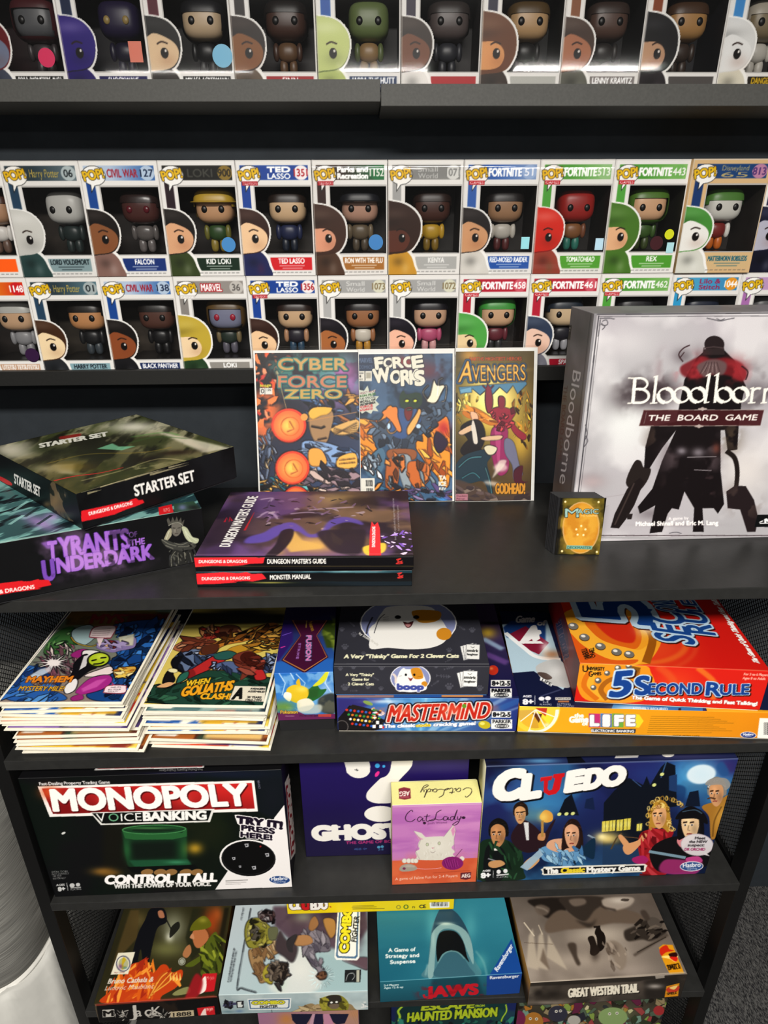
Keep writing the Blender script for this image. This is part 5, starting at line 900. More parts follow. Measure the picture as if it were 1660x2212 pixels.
# ------------------------------------------------------------------ upper shelf: boxes
def poke_t(c):
    vw(c, 'F'); c.c[:] = hx('2a2458'); c.G((130, 150), '2a1f4a', (300, 480), '2f62a8', 1); c.P('370,150 440,150 440,330 380,330 350,230', '3a4a1c', 1, 3); c.NM('8a9a3a', 30, .55, .1, .8, 3, reg='370,150 440,150 430,330 370,330'); c.P('60,150 160,150 160,290 80,400 40,460', '35206a', 1, 3); c.L('80,330 110,320', 8, 'c83a9a'); c.L('90,250 150,230', 5, '7a5ac0')
    c.P('40,420 430,400 430,520 40,520', '2f6ab8', 1, 6)
    for o_, cc in ((0, '3a1434'), (8, 'c88a4a'), (13, '4a1638')): c.P([(148 + o_, 150), (392 - o_, 150), (318 - o_ * .4, 250), (392 - o_, 392 - o_ * .3), (236, 496 - o_ * 1.4), (84 + o_ * 1.2, 412 - o_ * .4), (208 + o_ * .4, 250)], cc)
    c.P('148,150 200,150 250,240 205,300', '3a1434', 0); c.T('FUSION', (250, 250), (246, 412), (280, 250), 'e080b8', fat=.05, ow=.05, oc='2a6a8a'); c.T('STRIKE', (198, 300), (182, 402), (212, 300), '9a6ab0', fat=.03); c.T('Pokemon', (262, 165), (282, 222), (285, 155), 'b08a2c', fat=.03); c.L('250,152 246,200', 6, 'a88a4a')
def poke_f(c):
    vw(c, 'F'); c.c[:] = hx('2f74c0'); c.NM('9fc8e8', 50, .55, .1, .6, 3); c.P('40,500 80,420 430,420 430,440', '2a62b0', .5, 6); c.P('84,408 236,496 392,392 392,470 236,498 90,440', '2f62b0', .9)
    for p_ in ('60,480 110,560 90,640', '180,500 240,560 220,620 300,600', '400,470 370,560 410,620', '130,470 170,540'): c.L(p_, 6, 'cfe4f6', .85, 1)
    c.B(230, 640, 160, 90, '6ab0e0', .7); c.B(380, 600, 60, 60, 'e8f0f8', .5)
    # yellow and green bounding beast: plain stand-in
    c.P('250,620 310,570 340,600 380,600 340,650 270,680', '2c6a34', sm=1); c.P('330,540 392,470 380,530 340,570 290,580', 'd8d838', sm=1); c.P('120,600 180,570 260,600 250,660 190,690 130,660', 'e0c030', sm=1); c.P('180,560 200,530 210,580', 'e0b828', sm=1); c.P('110,620 150,630 140,680 100,650', 'f0ece0', sm=1); c.P('190,680 260,660 300,700 260,740 200,740', 'e8e4d0', sm=1); c.B(220, 600, 40, 20, 'f4e070', .7); c.P('260,600 330,600 320,650 270,660', '2f5a2c', .8, 3)
    c.NM('7a9a2c', 40, .4, .2, .9, 4, reg='50,690 160,690 160,740 50,740'); c.P('330,660 430,630 430,760 340,740', '3a3a34', .9, 4, 1); c.NM('6a6a5a', 50, .5, .1, .7, 6, reg='330,660 430,640 430,750 340,740'); c.P('200,720 340,700 330,756 210,756', 'c8ccc0', .8, 5, 1)
    c.P('50,755 200,748 240,766 440,760 440,805 50,805', '6a2a5a'); c.T('Pokemon', (80, 760), (190, 758), 22, 'd8b040', fat=.05, ow=.04, oc='2a1a3a'); c.T('TRADING CARD GAME', (200, 778), (330, 778), 12, '2a1428', fat=.02); c.R(325, 762, 410, 780, 'c8503a', .8); c.L('110,775 170,775', 5, 'd0b0c0', .6)
game('card_box', 'small card box with blue and purple artwork in an open black tray', 'card box', (-.1444, .7840, S2 + .0004, .012, .0877, .19, .1111, 0), '2a2048', {'T': poke_t, 'F': poke_f}, tray='141416', skirt=.021)
PAW = 'a9a9b0'
def paws(c, ps, col='5c5c66'):
    for x, y, s_, in ps:
        c.E(x, y, 14 * s_, 11 * s_, col, 0, .8)
        for dx, dy in ((-16, -10), (-6, -18), (7, -18), (17, -9)): c.E(x + dx * s_, y + dy * s_, 5 * s_, 6 * s_, col, 0, .8)
def fish(c, x, y, s_, rot, col='5c5c66'):
    k = math.radians(rot); p = lambda a, b: (x + (a * math.cos(k) - b * math.sin(k)) * s_, y + (a * math.sin(k) + b * math.cos(k)) * s_)
    c.L([p(-26, 0), p(20, 0)], 3 * s_, col, .8); c.P([p(18, -9), p(34, 0), p(18, 9)], col, .8); c.P([p(-36, -8), p(-26, 0), p(-36, 8)], col, .8)
    for a in (-14, -2, 10): c.L([p(a, -9), p(a + 3, 9)], 3 * s_, col, .8)
def cardfan(c, x, y, s_):
    for dx, r_ in ((-24, -14), (-10, -7), (4, 2)):
        a = math.radians(r_); p = lambda u, v: (x + dx * s_ + (u * math.cos(a) - v * math.sin(a)) * s_, y + (u * math.sin(a) + v * math.cos(a)) * s_)
        c.P([p(-46, -50), p(46, -50), p(46, 50), p(-46, 50)], '55555c'); c.P([p(-43, -47), p(43, -47), p(43, 47), p(-43, 47)], 'efeeea')
    c.T('smirk', (x - 34 * s_, y - 2 * s_), (x + 40 * s_, y + 2 * s_), 17 * s_, '222', fat=.03); c.T('laughter', (x - 32 * s_, y + 22 * s_), (x + 38 * s_, y + 24 * s_), 13 * s_, '444', fat=.03); c.L([(x - 10 * s_, y - 34 * s_), (x + 2 * s_, y - 26 * s_), (x + 16 * s_, y - 32 * s_)], 3 * s_, '333')
def boop_t(c):
    vw(c, 'F'); c.N(.06, 20); paws(c, [(500, 330, 1.1), (560, 250, 1), (1180, 350, .9), (1330, 220, 1), (480, 215, .8), (620, 370, .7), (1120, 260, .0)]); fish(c, 1260, 200, .9, 30); fish(c, 545, 175, .8, 40); fish(c, 1180, 410, .8, -25); fish(c, 680, 410, .7, 20)
    c.E(914, 170, 316, 168, 'f0efee'); c.E(914, 170, 308, 162, '8f96bd'); c.P('660,330 690,190 740,100 800,60 1040,60 1110,120 1170,220 1150,290 1060,330 920,340 780,330', 'efede8', 1, 0, 1); c.E(914, 230, 262, 106, 'efede8'); c.P('940,90 1110,90 1120,140 1060,165 980,160', 'cf8f2c', 1, 0, 1); c.E(1146, 240, 50, 40, 'd08f2a'); c.L('680,130 650,190 640,240', 8, '3a3a44', 1, 0, 1); c.L('690,235 720,150 760,110', 4, '3a3a44', 1, 0, 1)
    c.E(845, 130, 20, 12, '1a1a1c'); c.E(965, 130, 20, 12, '1a1a1c'); c.P('880,160 910,168 946,158 930,192 908,200 892,186', '5a2a2c', sm=1); c.P('892,178 930,178 912,196', 'e0a0a0', sm=1); c.L('876,160 910,164 948,156', 4, '2a2a2c', 1, 0, 1)
    for k in range(3): c.L([(748, 132 + k * 12), (785, 128 + k * 14)], 3, '9a9a98')
    c.T('by Scott Brady', (590, 240), (716, 318), 15, 'd8d6cf', fat=.03); c.T('A Very "Thinky" Game For 2 Clever Cats', (494, 398), (1240, 394), (498, 374), 'ece9c8', fat=.05); cardfan(c, 1330, 356, 1.0); c.L('425,436 1440,436', 5, '8f8f94', .7)
def boop_f(c):
    vw(c, 'F'); c.N(.06, 20); paws(c, [(500, 595, 1.3), (555, 460, .9), (740, 465, 1), (650, 590, .9), (1180, 590, 1.3), (1095, 455, .8), (1380, 600, 1.1), (735, 600, .8), (470, 470, .8)]); fish(c, 1145, 515, 1.4, 5); fish(c, 1180, 462, 1, -15); fish(c, 1090, 560, .9, -35); fish(c, 700, 530, .8, 30); fish(c, 560, 610, .7, 0)
    for k, s_ in enumerate(('A Very "Thinky"', 'Game for', '2 Clever Cats')): c.T(s_, ((505, 545, 520)[k], 514 + k * 30), ((688, 658, 688)[k], 514 + k * 30), 17, 'ece9c8', fat=.05)
    c.E(927, 528, 132, 92, 'f2f1f2'); c.E(927, 528, 126, 88, '8d94bb'); c.P('830,600 850,500 880,462 900,470 960,468 985,460 1010,500 1030,560 1025,605 930,616', 'f0eee9', sm=1); c.P('930,470 985,462 1008,500 1005,530 950,530', 'd08f2a', sm=1); c.E(1018, 566, 20, 18, 'd08f2a'); c.E(897, 506, 8, 8, '17171a'); c.E(952, 506, 8, 8, '17171a'); c.P('912,524 928,530 944,524 928,548', '8a3a3c', sm=1); c.L('812,500 830,520 832,560', 14, 'e8d8cc', .9, 0, 1); c.L('850,515 872,512', 3, '999'); c.L('972,520 1000,516', 3, '8a5a1a')
    c.T('boop', (842, 602), (1010, 602), (842, 566), '4a56a0', fat=.07, ow=.05, oc='f2f1f2'); c.L('832,596 850,615 1010,610 1024,590', 3, 'f2f1f2'); cardfan(c, 1312, 532, 1.05)
game('game_box', 'dark grey game box with a round white cat, resting on the blue game box', 'game box', (-.0553, .7845, S2 + .0671, -.0344, .2315, .2215, .0545, 0), '3a3a42', {'T': boop_t, 'F': boop_f}, tray='3f74b0')
def parker(c, x, y, s_):
    c.P([(x, y), (x + 122 * s_, y), (x + 122 * s_, y + 40 * s_), (x, y + 40 * s_)], 'f2f2ee'); c.R(x + 56 * s_, y + 4 * s_, x + 62 * s_, y + 36 * s_, '222'); c.T('8+', (x + 8 * s_, y + 34 * s_), (x + 50 * s_, y + 34 * s_), 27 * s_, '1a1a20', fat=.06); c.T('2-5', (x + 66 * s_, y + 34 * s_), (x + 118 * s_, y + 34 * s_), 27 * s_, '1a1a20', fat=.06)
    c.P([(x - 4 * s_, y + 52 * s_), (x + 130 * s_, y + 52 * s_), (x + 130 * s_, y + 112 * s_), (x - 4 * s_, y + 112 * s_)], 'f2f2ee'); c.T('PARKER', (x + 6 * s_, y + 76 * s_), (x + 122 * s_, y + 76 * s_), 21 * s_, '1a1a20', fat=.05)
    for k in range(3): c.ring(x + 65 * s_, y + 94 * s_, (16 + 14 * k) * s_, (5 + 4 * k) * s_, 4 * s_, '1a1a20')
def mast_t(c):
    vw(c, 'F'); c.c[:] = hx('2a3670'); c.G((1400, 150), '4a3a5a', (1560, 650), '1c1c48', 1); c.B(1430, 230, 60, 40, 'c8a838', .9); c.L('1400,270 1530,340', 34, '9fb8d0', .8, 6); c.L('1420,370 1560,430', 40, '6a4a8a', .9, 6); c.B(1470, 170, 80, 10, '16161e', .9); c.E(1466, 476, 34, 32, 'c83a24'); c.B(1455, 465, 12, 10, 'f0a060', .8); parker(c, 1452, 540, 1.05)
    c.P('440,640 820,640 820,655 440,655', 'a88078'); c.P('820,640 1130,640 1130,655 820,655', '2a5aa0'); c.P('1130,636 1400,634 1400,650 1130,652', 'c88a4a'); c.L('440,652 1640,652', 5, '3a5a8a', .6)
def mast_f(c):
    vw(c, 'F'); c.G((450, 760), '3a4a9a', (1000, 760), '5aa8d8', 1); c.G((1000, 700), '6ab0dc', (1620, 860), '28347c', 1, '1000,640 1640,640 1640,890 1000,890'); c.P('450,660 760,660 520,760 450,780', '3a3478', .9, 6)
    for k in range(10): c.L([(900 + 30 * k, 885), (640 + 130 * k, 655)], 12 + (k % 3) * 14, 'cfe8f4' if k % 2 else '3a78b8', .4, 5)
    c.B(760, 680, 120, 14, 'e8f4f8', .7); c.B(560, 870, 60, 20, '9fd0e8', .7)
    c.P('455,790 530,705 610,740 760,800 740,860 640,880 455,878', '1a1618'); c.P('500,740 550,700 740,745 700,800 640,830', '2a2422'); c.ring(480, 845, 40, 40, 5, '8a8480', 0, .7)
    for i in range(9):
        for j in range(4): c.E(512 + i * 25 + j * 12, 735 + j * 30 + i * 3, 9, 8, ['d83a2c', 'e8c038', '3a9a48', '3a6ac8', 'f0f0ec', 'd87a2c'][(i * 3 + j * 2) % 6])
    c.S('660,730 740,720 745,780 690,800', 22, 8, ['e8c038', '3a9a48', 'd83a2c', 'd0b088', 'f0f0ec'], 3, 2, 10)
    for k in range(6): c.R(680 + (k % 3) * 22, 806 + (k // 3) * 26, 700 + (k % 3) * 22, 828 + (k // 3) * 26, 'f2f2f0' if k % 2 else '17171c')
    c.E(650, 690, 34, 12, '9ab84a', 20, .8)
    for ow, cc in ((.14, '1c1a2a'), (.075, 'f0e8e0'), (.03, 'c8301f')): c.T('MASTERMIND', (776, 812), (1432, 788), (794, 708), cc, fat=ow, sh=.08)
    c.NM('e87a5a', 50, .55, .2, .45, 3, reg='780,700 1440,690 1430,760 780,770'); c.E(1278, 710, 14, 14, '6a9a2c')
    c.T('The classic code cracking game!', (755, 852), (1350, 832), 22, 'f4f6f8', fat=.055, ow=.05, oc='1c2a5a', sh=.12); c.T('code', (962, 846), (1056, 842), 20, 'd8c030', fat=.05, sh=.12); c.E(1410, 832, 40, 26, 'c8b82c', 10); c.E(1396, 824, 16, 10, 'f0ec8a', 0, .8); parker(c, 1458, 744, 1.02)
game('game_box', 'blue game box with a red title, lying flat under the dark cat box', 'game box', (-.0529, .7797, S2 + .0004, -.038, .2758, .265, .0664, 0), '2a3068', {'T': mast_t, 'F': mast_f})
def life_t(c):
    vw(c, 'G'); c.c[:] = hx('1c2444'); c.P('60,190 340,170 420,420 480,520 420,600 130,480', 'b9d0dc', 1); c.P('75,210 120,170 330,170 330,290 200,280 100,270', '23447e', 1, 2); c.P('110,250 210,200 350,300 290,370 200,330', '8a1f3c'); c.L('90,240 200,330 280,385 420,400', 26, 'f0f2f2', 1, 0, 1); c.P('170,290 300,290 320,305 180,305', 'f2f0ee'); c.T('4', (200, 320), (300, 262), (180, 250), 'f2f0ee', fat=.06); c.B(330, 330, 30, 40, 'f2f0ec', .8); c.B(370, 370, 60, 30, 'b8703a', .7); c.T('Game', (150, 180), (260, 176), (160, 140), 'cfccc8', fat=.05); c.T('of', (280, 196), (330, 194), (284, 168), 'cfccc8', fat=.04)
    c.P('130,480 260,470 400,560 500,620 500,690 170,680', '1a2040', sm=0); c.P('270,450 330,410 400,400 450,440 480,560 400,560 320,530', 'c4c4c2', sm=1); c.P('280,480 330,480 370,510 330,520', '5a4a44', sm=1); c.B(400, 470, 50, 40, 'e8e8e6', .8); c.P('300,505 370,545 365,562 296,524', 'f0f0ee'); c.T('LIFE', (306, 528), (360, 556), 16, '333', fat=.04); c.L('300,620 420,580', 8, '5a6080', .6)
    c.T('AGES', (195, 626), (246, 626), 13, 'f0f0f4', fat=.03); c.T('8+', (196, 668), (256, 666), 30, 'f4f4f6', fat=.06); c.R(264, 616, 268, 670, 'c0c4d0'); c.E(306, 634, 18, 12, 'f0f0f4'); c.E(344, 632, 18, 12, 'f0f0f4'); c.T('2-4', (312, 660), (346, 660), 13, 'f0f0f4'); c.T('PLAYERS', (296, 674), (366, 674), 10, 'f0f0f4', fat=.02); c.R(388, 626, 480, 642, 'd8d4cc'); c.T('POWER OF MOVE', (392, 638), (476, 638), 9, '333'); c.R(404, 646, 470, 656, 'b87a50'); c.T('BATTERIES', (400, 672), (480, 672), 10, 'd8d8dc'); c.T('NOT INCLUDED', (400, 684), (500, 684), 10, 'd8d8dc')
    c.P('735,668 1270,690 1290,722 720,706', '3a78b0'); c.B(830, 690, 110, 16, 'c8e4f0', .8); c.T('ASSEMBLY REQUIRED', (850, 700), (1060, 704), 15, 'd8ecf6', fat=.03, a=.8); c.P('1125,690 1140,690 1140,720 1120,720', '1c2444'); c.P('1270,690 1285,690 1290,722 1270,722', '24306a'); c.P('1290,690 1700,705 1700,730 1300,725', 'e8a828')
def life_f(c):
    vw(c, 'G'); c.c[:] = hx('eda01f'); c.G((170, 760), 'f0b428', (1660, 800), 'e8931c', 1); c.N(.04, 12); c.P('160,690 420,700 400,760 300,845 160,835', 'f0c838', .7); c.E(270, 700, 146, 140, 'e9d24a'); c.L(arc(270, 700, 130, 132, 0, 110), 18, 'f2efe0')
    for a, b, cc in ((20, 50, 'f0e040'), (50, 80, 'e8c030'), (80, 110, 'd8a83a'), (110, 145, 'e8b83a'), (145, 178, 'd8b050')): c.P([(270, 700)] + list(arc(270, 700, 112, 112, a, b, 8)), cc)
    c.P('270,690 340,690 330,740', 'c8402c'); c.P('250,720 310,725 290,780', '6a3a1c'); c.L('270,700 390,745', 6, 'f2efe0'); c.L('270,700 330,810', 6, 'f2efe0'); c.L('270,700 230,830', 6, 'f2efe0'); c.L('270,700 180,770', 6, 'f2efe0'); c.B(335, 790, 20, 12, 'f4f0e0', .7)
    c.T('the', (504, 746), (556, 746), 24, 'f6f4ee', fat=.05); c.T('Game', (474, 776), (584, 774), 34, 'f6f4ee', fat=.06); c.T('of', (550, 794), (584, 792), 22, 'f6f4ee', fat=.05)
    for k, (x, cc) in enumerate(((588, 'c83a7a'), (658, '4a8ac8'), (728, '7ab048'), (800, 'd8b838'))): c.P([(x, 722), (x + 68, 724), (x + 68, 806), (x, 804)], cc)
    c.P('866,726 890,730 916,768 888,808 866,806', 'e8d838')
    for k, (l_, x, w_) in enumerate((('L', 602, 42), ('I', 682, 22), ('F', 748, 42), ('E', 818, 42))): c.T(l_, (x, 794), (x + w_, 794), 58, 'f8f6f0', fat=.07, ow=.03, oc='8a7a8a')
    c.P('600,812 870,816 866,840 604,836', '33353e', sm=0); c.T('ELECTRONIC BANKING', (604, 832), (858, 836), 14, 'f0f0f0', fat=.05)
    for k in range(9): c.L([(960 - k * 3, 740 + k * 12), (1340 + 40 * ((k * 5) % 4) - 2 * k, 746 + k * 11.5)], 3.4, '7a5a18', .55)
    c.T('www.hasbro.com', (940, 856), (1040, 858), 8, '4a3a10'); c.T('MADE WITH CARE', (1090, 858), (1250, 862), 8, '4a3a10'); c.E(1542, 852, 48, 20, 'f0f0f4', 3); c.E(1542, 852, 44, 17, '2c3f84', 3); c.T('Hasbro', (1512, 854), (1572, 854), 14, 'f0f0f4', fat=.03); c.T('GAMING', (1522, 864), (1562, 864), 8, 'f0f0f4'); c.P('1610,750 1800,755 1800,885 1594,880', 'f4f2ea')
    for k in range(12): c.R(1636 + k * 9, 776, 1636 + k * 9 + 3 + k % 3, 850, '222')
game('game_box', 'yellow edged game box lying flat under the bright red box', 'game box', (.2246, .7690, S2 + .0004, -.072, .3990, .262, .0520, 0), 'e09a20', {'T': life_t, 'F': life_f}, sidecol={'T': '1c2444'})
def five_t(c):
    vw(c, 'G'); c.c[:] = hx('cf2a1a'); c.G((600, 300), 'd8401c', (1300, 300), 'cc2018', 1); c.B(1000, 330, 200, 130, 'e0582a', .6); c.L(arc(930, 310, 240, 110, -40, 100), 26, 'e0702a', .7, 4); c.L(arc(900, 320, 330, 160, -30, 60), 18, 'd8502a', .6, 4)
    c.P('430,130 640,70 900,90 1010,200 1020,300 960,400 900,430 550,425 470,280', 'e8a02c', 1, 0, 1); c.P('560,160 620,110 800,130 900,240 880,330 800,330 640,290', 'd86a1c', 1, 0, 1); c.P('620,160 760,130 860,220 850,300 720,270', 'c8301a', 1, 2, 1); c.P('460,160 540,170 660,280 820,330 900,340 960,300 900,420 780,430 620,360 500,290', 'f0b038', 1, 0, 1); c.P('470,240 560,320 720,400 880,400 830,430 640,425 540,420', 'd85a1c', .9, 1, 1); c.L('830,150 920,200 970,280 930,420', 34, '9a5a14', 1, 0, 1); c.B(930, 220, 60, 40, 'f4d8b0', .8)
    for x, y in ((495, 200), (562, 266), (658, 320), (754, 354), (830, 368)): c.E(x, y + 3, 32, 22, '5a3a18', 10); c.E(x, y, 30, 20, '77746e', 10); c.E(x - 7, y - 6, 14, 8, 'e8e4dc', 10)
    B_ = '1d4a8c'
    for ow, cc, d in ((.075, '4a1a10', 8), (.075, 'b9d0e0', 0), (.02, B_, 0)):
        c.T('5', (972 + d, 192 + d), (905 + d, 30 + d), (560 + d, 160 + d), cc, fat=ow); c.T('SEC', (1226 + d, 312 + d), (1140 + d, 126 + d), (996 + d, 280 + d), cc, fat=ow); c.T('OND', (1136 + d, 118 + d), (1080 + d, 34 + d), (1000 + d, 104 + d), cc, fat=ow); c.T('RU', (1346 + d, 254 + d), (1270 + d, 122 + d), (1184 + d, 236 + d), cc, fat=ow); c.T('LE', (1266 + d, 116 + d), (1215 + d, 48 + d), (1180 + d, 108 + d), cc, fat=ow)
    c.T('The Game of Quick Thinking and Fast Talking!', (1614, 428), (1335, 20), (1574, 414), 'f6f0ec', fat=.06, ow=.03, oc='7a1a10')
    c.T('UNIVERSITY', (566, 400), (540, 340), (600, 392), '1c1810', fat=.04); c.T('GAMES', (600, 396), (590, 340), (628, 384), '1c1810', fat=.04); c.L('530,420 1660,468', 6, 'f0a878', .5)
def five_f(c):
    vw(c, 'G'); c.c[:] = hx('d8281c'); c.B(1100, 560, 160, 120, 'e85a28', .6); c.L('1240,450 1340,540 1330,640', 30, 'e8842c', .8, 4, 1); c.L('1000,440 1090,520 1100,640', 40, 'e0602a', .7, 6, 1)
    c.P('535,425 900,432 960,480 980,560 900,650 600,650 520,560', 'e89a28', 1, 0, 1); c.P('560,470 640,450 620,560 720,640 600,620', 'f0b038', 1, 0, 1); c.L('640,640 560,560 590,470', 30, 'd8781c', 1, 0, 1); c.L('880,450 860,500 720,520 660,580 700,640', 30, 'a8641a', .9, 0, 1); c.P('850,440 900,450 870,500 820,490', '8a5a18')
    for x, y, r in ((698, 482, 18), (762, 452, 20), (828, 440, 20), (644, 526, 20), (616, 568, 18)): c.E(x, y, r, r * .9, '6a645c'); c.E(x - 4, y - 5, r * .5, r * .4, 'e8e4dc')
    c.T('U', (552, 474), (582, 474), 38, '1c1410', fat=.03); c.T('NIVERSITY', (584, 464), (682, 466), 20, '1c1410', fat=.03); c.T('G', (588, 502), (610, 502), 32, '1c1410', fat=.03); c.T('AMES', (612, 494), (662, 494), 18, '1c1410', fat=.03)
    for ow, cc, d in ((.09, '3a1208', 5), (.075, 'c8dcec', 0), (.035, '1d4a94', 0)):
        c.T('5', (716 + d, 622 + d), (826 + d, 612 + d), (744 + d, 478 + d), cc, fat=ow); c.T('S', (868 + d, 610 + d), (946 + d, 606 + d), (872 + d, 504 + d), cc, fat=ow); c.T('ECOND', (946 + d, 608 + d), (1262 + d, 606 + d), (950 + d, 544 + d), cc, fat=ow); c.T('R', (1290 + d, 612 + d), (1374 + d, 618 + d), (1298 + d, 536 + d), cc, fat=ow); c.T('ULE', (1374 + d, 610 + d), (1544 + d, 608 + d), (1378 + d, 550 + d), cc, fat=ow)
    c.T('The Game of Quick Thinking and Fast Talking!', (844, 636), (1594, 674), (846, 616), 'f8f2ee', fat=.065, ow=.04, oc='7a1a10'); c.T('For 3 to 6 Players', (1516, 494), (1662, 500), (1518, 480), 'f0b0a0', fat=.03); c.T('Ages 8 to Adult', (1508, 518), (1644, 522), (1510, 504), 'f0b0a0', fat=.03); c.E(1655, 684, 30, 34, '2c4a8c')
def five_l(c):
    vw(c, 'G'); c.c[:] = hx('8a1a1c'); c.N(.2, 20); c.NM('b04a44', 20, .55, .2, .5, 3); c.B(430, 280, 30, 90, '5a1418', .6); c.P('400,180 440,160 470,330 450,380 420,330', '5a3a5a', .8, 4, 1); c.T('5 SECOND RULE', (440, 400), (392, 190), (470, 380), '2c3a6a', fat=.05, ow=.04, oc='a08090'); c.L('420,330 500,600', 8, 'b89088', .5, 3); c.B(480, 330, 30, 14, 'c8b0a8', .5); c.T('The Game of Quick', (446, 460), (400, 300), (456, 452), 'd0a8a0', a=.7)
game('game_box', 'bright red game box with blue lettering and orange swirls, lying on the yellow edged box', 'game box', (.3092, .7736, S2 + .0531, -.1044, .272, .26, .0735, 0), 'd02a1c', {'T': five_t, 'F': five_f, 'L': five_l})
# ------------------------------------------------------------------ middle shelf
def mono_f(c):
    vw(c, 'H'); c.c[:] = hx('101113'); c.P('900,110 1540,90 1560,300 1480,380 1400,330 1390,165', '1f1734', 1, 8); c.B(1250, 130, 260, 30, '2a2466', .8); c.B(1480, 250, 60, 90, '2a1c40', .8); c.P('560,370 1250,330 1300,480 1200,560 1180,760 560,760', '17160f', 1, 12); c.NM('3a3a14', 12, .55, .2, .6, 3, reg='1020,370 1270,350 1190,560 1060,640'); c.B(1130, 450, 80, 60, '3c3018', .7); c.NM('0a1a10', 10, .5, .2, .6, 7)
    c.P('205,198 1382,166 1402,334 270,364', 'f4efea'); c.P('228,210 1368,180 1384,318 288,348', 'b81f22'); c.G((800, 190), 'd0302c', (800, 340), '7a1416', .8, '228,210 1368,180 1384,318 288,348'); c.B(270, 230, 60, 40, 'd8602c', .8); c.B(560, 270, 50, 30, 'e04a40', .5); c.B(1000, 270, 60, 40, 'e04a40', .5)
    for d, cc, ow in ((6, '5a0e10', .05), (0, 'fbf7f2', .045)): c.T('MONOPOLY', (296 + d, 330 + d), (1352 + d, 298 + d), (276 + d, 218 + d), cc, fat=ow)
    c.T('Fast-Dealing Property Trading Game', (216, 192), (598, 182), (212, 176), 'd8d4d2', fat=.04); c.P('490,340 1166,320 1142,392 548,408', 'e8e6e0'); c.P('500,344 1150,328 1130,384 556,400', '0c0f0d'); c.T('V', (530, 392), (578, 388), (520, 346), 'f0f0ec', fat=.005); c.T('O', (592, 388), (646, 386), (588, 346), '7ab890', fat=.005); c.T('ICE', (658, 387), (770, 384), (655, 345), 'f0f0ec', fat=.005); c.T('BANKING', (782, 384), (1120, 376), (780, 340), 'f4f2ee', fat=.05)
    # green drum in the middle
    c.P('660,440 1015,425 1018,600 1045,630 960,660 720,660 690,620', '1a3f26', 1, 3); c.P('700,500 960,490 960,590 720,600', '101a14', .9, 14); c.B(690, 540, 24, 60, '2f6a3c', .7); c.B(1000, 540, 22, 60, '2c6238', .7); c.P('665,440 720,455 990,450 1016,430 1016,470 940,486 730,488 680,480', '2f6a3a', .9, 2); c.E(838, 432, 176, 26, '1a4426', -1); c.ring(838, 432, 172, 24, 6, '4a8a54', -1); c.E(838, 434, 120, 12, '16301e', -1); c.B(820, 425, 120, 6, '6aa860', .6); c.P('700,600 1020,592 1040,620 980,640 740,644', '235a3c', .9, 3); c.B(960, 610, 60, 10, '4a9a70', .7); c.P('690,636 1060,624 1080,640 1000,664 720,668', '0a0e0c', 1, 2)
    c.B(1060, 535, 46, 34, 'c8a030', .85); c.B(560, 660, 70, 24, 'a87a34', .8); c.B(600, 668, 60, 18, '8a6428', .7)
    for x in (800, 870, 930, 1010, 1070): c.E(x, 664, 34, 17, 'a57c4a', -6, .9, 2)
    c.T('CONTROL IT ALL', (572, 728), (1176, 714), (576, 684), 'fbf8f6', fat=.06); c.T('WITH THE POWER OF YOUR VOICE.', (622, 752), (1146, 738), (622, 730), 'e8e6e2', fat=.05)
    c.P('1545,300 1592,744 1170,758 1250,640 1420,520 1470,400', 'efebe9'); c.P('1490,370 1545,300 1560,450', 'efebe9'); c.P('1275,352 1540,395 1530,435 1470,420 1500,470 1300,470 1310,410 1290,400', 'efebe9')
    c.P('1280,352 1532,384 1528,400 1282,372', 'efebe9', 0); c.T('TRY IT!', (1288, 398), (1532, 430), (1290, 360), '1f1428', fat=.07, ow=.07, oc='f4f0ee'); c.T('PRESS', (1314, 436), (1492, 456), (1314, 408), '1f1428', fat=.06, ow=.07, oc='f4f0ee'); c.T('HERE!', (1310, 472), (1478, 490), (1310, 445), '1f1428', fat=.06, ow=.07, oc='f4f0ee')
    c.E(1351, 588, 158, 102, 'f2efed', 2); c.E(1351, 590, 148, 96, '0a0a0b', 2); c.ring(1351, 586, 142, 90, 3, '2a2a2c', 2)
    for x, y, s_ in ((1340, 518, 1), (1452, 570, 1), (1380, 640, 1), (1304, 634, .6), (1270, 590, .8)): c.P([(x - 12 * s_, y - 8 * s_), (x + 10 * s_, y - 10 * s_), (x + 12 * s_, y + 8 * s_), (x - 4 * s_, y + 11 * s_)], 'c8c8cc', .9); c.E(x, y, 5 * s_, 4 * s_, '2a2a2e')
    c.E(1416, 524, 5, 5, 'a02a2a'); c.E(1520, 706, 60, 24, 'f4f2f0', 2); c.E(1520, 706, 56, 21, '274a84', 2); c.T('Hasbro', (1476, 710), (1562, 706), 20, 'f2f2f4', fat=.03); c.T('Gaming', (1488, 722), (1552, 720), 11, 'e8e8f0', fat=.02)
    c.L('1226,712 1348,706', 7, '8a8684', .8); c.L('1226,722 1340,718', 4, 'a09c9a', .8); c.L('1226,730 1310,728', 4, 'a09c9a', .8)
    for k, s_ in enumerate(('SPEAK DOES', 'NOT CONNECT', 'TO THE', 'INTERNET')): c.T(s_, (280 + k * 3, 668 + k * 12), (360 + k * 2 + (8, 14, -30, -8)[k], 664 + k * 12), 9, 'b0b0ae', fat=.02)
